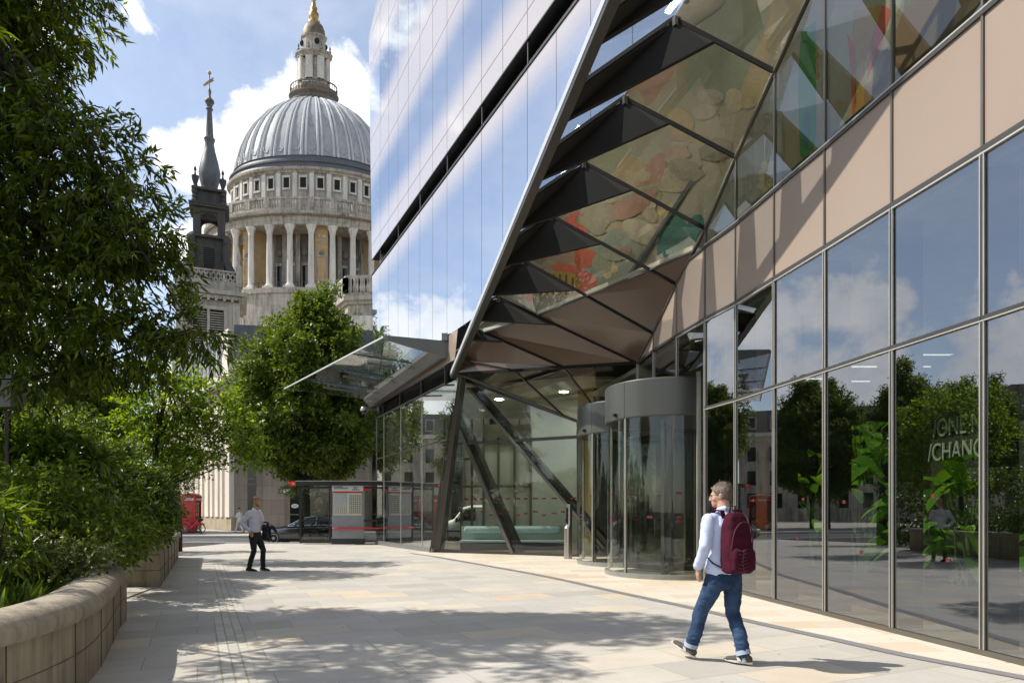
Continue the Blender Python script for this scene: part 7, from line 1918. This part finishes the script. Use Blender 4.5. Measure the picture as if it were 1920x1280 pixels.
for s in (-1, 1):
    mb = MB(); mb.tube([(bx + s * .075, by + .06, 1.45), (s * .115, -.105, 1.515), (s * .125, -.02, 1.522), (s * .130, .075, 1.47), (s * .14, .128, 1.36), (s * .15, .135, 1.22), (s * .185, .06, 1.08), (s * .19, -.06, 1.0), (bx + s * .13, by + .03, .96)], [(.030, .008)] * 6 + [(.016, .006), (.013, .005), (.013, .005)], 10, ref=(1, 0, 0)); mb.build('strap', M['burgundy'], BP, smooth=True, local=True)
mb = MB(); mb.tube([(bx - .035, by + .03, 1.50), (bx - .03, by + .02, 1.56), (bx + .03, by + .02, 1.56), (bx + .035, by + .03, 1.50)], [.009] * 4, 8); mb.build('grab_loop', M['burgundy'], BP, smooth=True, local=True)
mb = MB(); rl = random.Random(2)
for i in range(7):
    z = 1.14 - .033 * i; mb.tube([(bx - .10, by - .165, z), (bx - .06, by - .185, z - .012), (bx - .02, by - .185, z + .008)], [.006] * 3, 5)
mb.tube([(bx - .05, by - .188, 1.14), (bx - .07, by - .19, 1.02), (bx - .055, by - .19, .95)], [.006] * 3, 5); mb.build('cord_lacing', M['burgundy_dark'], BP, smooth=True, local=True)

# ---- bearded man in white shirt with one hand in his pocket
BEN = person_root('person', (-6.38, 16.95, .008), R(-104), 'bearded fair-haired man in white shirt and black trousers, one hand in his pocket')
hc, turn = (0, .045, 1.715), R(4)
rk, ra = (.095, .035, .50), (.10, -.09, .095)
lk, la = (-.095, .17, .51), (-.10, .16, .095)
rs_, re, rw = (.205, -.01, 1.44), (.275, -.20, 1.19), (.225, .02, .99)
ls, le, lw = (-.205, -.01, 1.44), (-.255, .05, 1.16), (-.17, .26, 1.13)
mb = MB(); rot = head(mb, hc, turn, R(-7))
mb.tube([(0, -.01, 1.40), (0, .005, 1.53), (0, .02, 1.64)], [(.085, .07), (.058, .06), (.054, .058)], 16)
mb.tube([(0, 0, .92), (0, 0, 1.05), (0, -.01, 1.25), (0, -.01, 1.42)], [(.12, .085), (.12, .085), (.13, .09), (.12, .07)], 16)
for (s, e, w) in ((ls, le, lw), (rs_, re, rw)): mb.tube([s, e, w], [.042, .034, .026], 12)
hand(mb, lw, (.25, 1, .05), (0, -.2, 1), 1.1); hand(mb, rw, (-.05, .45, -1), (-.2, 1, .3), .3)
for hp, k_, a_ in (((-.09, 0, .92), lk, la), ((.09, 0, .92), rk, ra)): mb.tube([hp, k_, a_], [.07, .048, .034], 12)
remeshed('body', mb, M['skin'], BEN, .0068, 3)
hr = hair_cap('hair', hc, rot, M['hair_fair'], BEN, 1.0, seed=8, thick=1.02, low=-.04)
HAIRS.append((hr, hc, rot, 'strand_fair'))
mb = MB()
for p, r in (((0, .066, -.094), (.036, .038, .032)), ((.045, .042, -.07), (.018, .032, .036)), ((-.045, .042, -.07), (.018, .032, .036)), ((0, .096, -.058), (.026, .011, .007))): mb.ell(V(hc) + rot @ V(p), r, 14, 10, rot=rot)
remeshed('beard', mb, M['hair_fair'], BEN, .006, 2)
mb = MB()
for s in (-1, 1): mb.ell(V(hc) + rot @ V((s * .032, .082, -.004)), (.010, .007, .006), 8, 6)
mb.build('eyes', M['eye'], BEN, local=True)
mb = MB()
mb.tube([(0, 0, .97), (0, .005, 1.08), (0, -.005, 1.25), (0, -.015, 1.38), (0, -.012, 1.455), (0, -.002, 1.495)], [(.168, .125), (.168, .128), (.184, .135), (.186, .12), (.15, .095), (.076, .074)], 24)
for (s, e, w) in ((ls, le, lw), (rs_, re, rw)):
    s_ = V(s); sg = 1 if s_.x > 0 else -1
    mb.tube([V((sg * .06, -.01, 1.465)), s_ + V((-sg * .02, 0, 0)), s_ + V((sg * .015, 0, -.05))], [.055, .064, .064], 14)
    mb.tube([s_, (s_ + V(e)) / 2, e, (V(e) + V(w)) / 2, w], [.068, .064, .058, .052, .044], 14)
mb.tube([(-.055, .04, 1.505), (-.068, -.015, 1.53), (-.03, -.058, 1.54), (.03, -.058, 1.54), (.068, -.015, 1.53), (.055, .04, 1.505)], [.014] * 6, 8)
remeshed('shirt', mb, M['shirt_white'], BEN, .0095, 4, wrinkle(.0065, 11, .7, 9))
mb = MB()
mb.tube([(0, 0, 1.0), (0, 0, .93), (0, -.006, .85)], [(.16, .118), (.17, .13), (.168, .13)], 24)
for hp, k_, a_ in (((-.086, 0, .88), lk, la), ((.086, -.004, .88), rk, ra)):
    hp, k_, a_ = V(hp), V(k_), V(a_)
    mb.tube([hp, hp * .5 + k_ * .5, k_, k_ * .45 + a_ * .55 + V((0, -.015, 0)), a_ + V((0, 0, .01))], [(.096, .104), (.08, .088), (.064, .068), (.058, .064), (.056, .062)], 18)
remeshed('trousers', mb, M['black_cloth'], BEN, .0095, 4, wrinkle(.005, 12, 1.5, 2))
shoe(BEN, la, 0, R(-6), M['shoe_black'], M['shoe_black'], 1.0, True); shoe(BEN, ra, R(-2), R(8), M['shoe_black'], M['shoe_black'], 1.0, True)
JK = thing('jacket', (-6.38, 16.95, .008), 'black jacket folded over the forearm of the bearded man', 'jacket', None, R(-104))
mb = MB()
for i in range(5):
    t = i / 4; p = V(le) * (1 - t) * .7 + V(lw) * (t + (1 - t) * .3) ; p = V(le).lerp(V(lw), .35 + .55 * t)
    mb.tube([p + V((.05, .0, -.30 - .06 * math.sin(i * 2.1))), p + V((.055, 0, -.05)), p + V((0, 0, .056)), p + V((-.06, 0, -.05)), p + V((-.065, .02, -.36 + .05 * math.cos(i * 1.7)))], [(.045, .03), (.045, .026), (.045, .022), (.045, .026), (.05, .03)], 10, ref=(0, 1, 0))
mb.tube([V(lw) + V((-.03, .02, -.02)), V(lw) + V((-.05, .12, -.07)), V(lw) + V((-.06, .18, -.16))], [.05, .05, .035], 10)
remeshed('cloth', mb, M['black_cloth'], JK, .011, 4, wrinkle(.006, 10, 1, 4))
# ---- passer-by in white across the road
CAS = person_root('person', (-18.85, 47.2, -.125), R(70), 'small distant pedestrian in white clothes and a dark hat on the far pavement')
hc = (0, .03, 1.60)
mb = MB(); rot = head(mb, hc, 0, 0, .95)
mb.tube([(0, -.01, 1.3), (0, 0, 1.42), (0, .01, 1.54)], [(.08, .065), (.055, .056), (.05, .054)], 14); mb.tube([(0, 0, .88), (0, 0, 1.34)], [(.12, .08), (.13, .08)], 14)
A1 = [((-.19, 0, 1.34), (-.25, .05, 1.1), (-.2, .24, 1.14)), ((.19, 0, 1.34), (.25, .05, 1.1), (.2, .24, 1.14))]
for s, e, w in A1: mb.tube([s, e, w], [.04, .032, .025], 10); hand(mb, w, (0, 1, .3), (1, 0, .2) if s[0] < 0 else (-1, 0, .2), .7)
L1 = [((-.085, 0, .88), (-.09, .14, .48), (-.09, .24, .10)), ((.085, 0, .88), (.09, -.03, .47), (.09, -.27, .13))]
for h_, k_, a_ in L1: mb.tube([h_, k_, a_], [.065, .045, .032], 10)
remeshed('body', mb, M['skin'], CAS, .009, 3)
mb = MB(); mb.tube([(0, 0, .82), (0, 0, 1.1), (0, -.01, 1.33), (0, 0, 1.41)], [(.17, .125), (.165, .12), (.175, .11), (.07, .065)], 18)
for s, e, w in A1: mb.tube([s, e, V(e).lerp(V(w), .8)], [.064, .056, .045], 12)
remeshed('shirt', mb, M['white_cloth'], CAS, .012, 4)
mb = MB()
for h_, k_, a_ in L1: mb.tube([h_, k_, a_], [(.09, .1), .062, .055], 14)
remeshed('trousers', mb, M['white_cloth'], CAS, .012, 4)
for _, k_, a_ in L1: shoe(CAS, a_, 0 if a_[1] > 0 else R(-25), 0, M['shoe_grey'], M['shoe_light'], .95, True)
mb = MB(); mb.lathe([(0, .10), (.07, .09), (.09, .02), (.14, .0), (.14, -.01), (.0, -.01)], (hc[0], hc[1] - .01, hc[2] + .06), 20); mb.build('hat', M['black_cloth'], CAS, smooth=True, local=True)

for hr, hc_, rot_, mm in HAIRS:
    o = strands(hr, hc_, rot_, M[mm], seed=len(mm), ln=.034 if 'grey' in mm else .02)
    w_ = world_loc(hr)                       # strands were given in the person's own frame
    o.data.transform(Matrix.Translation(w_))
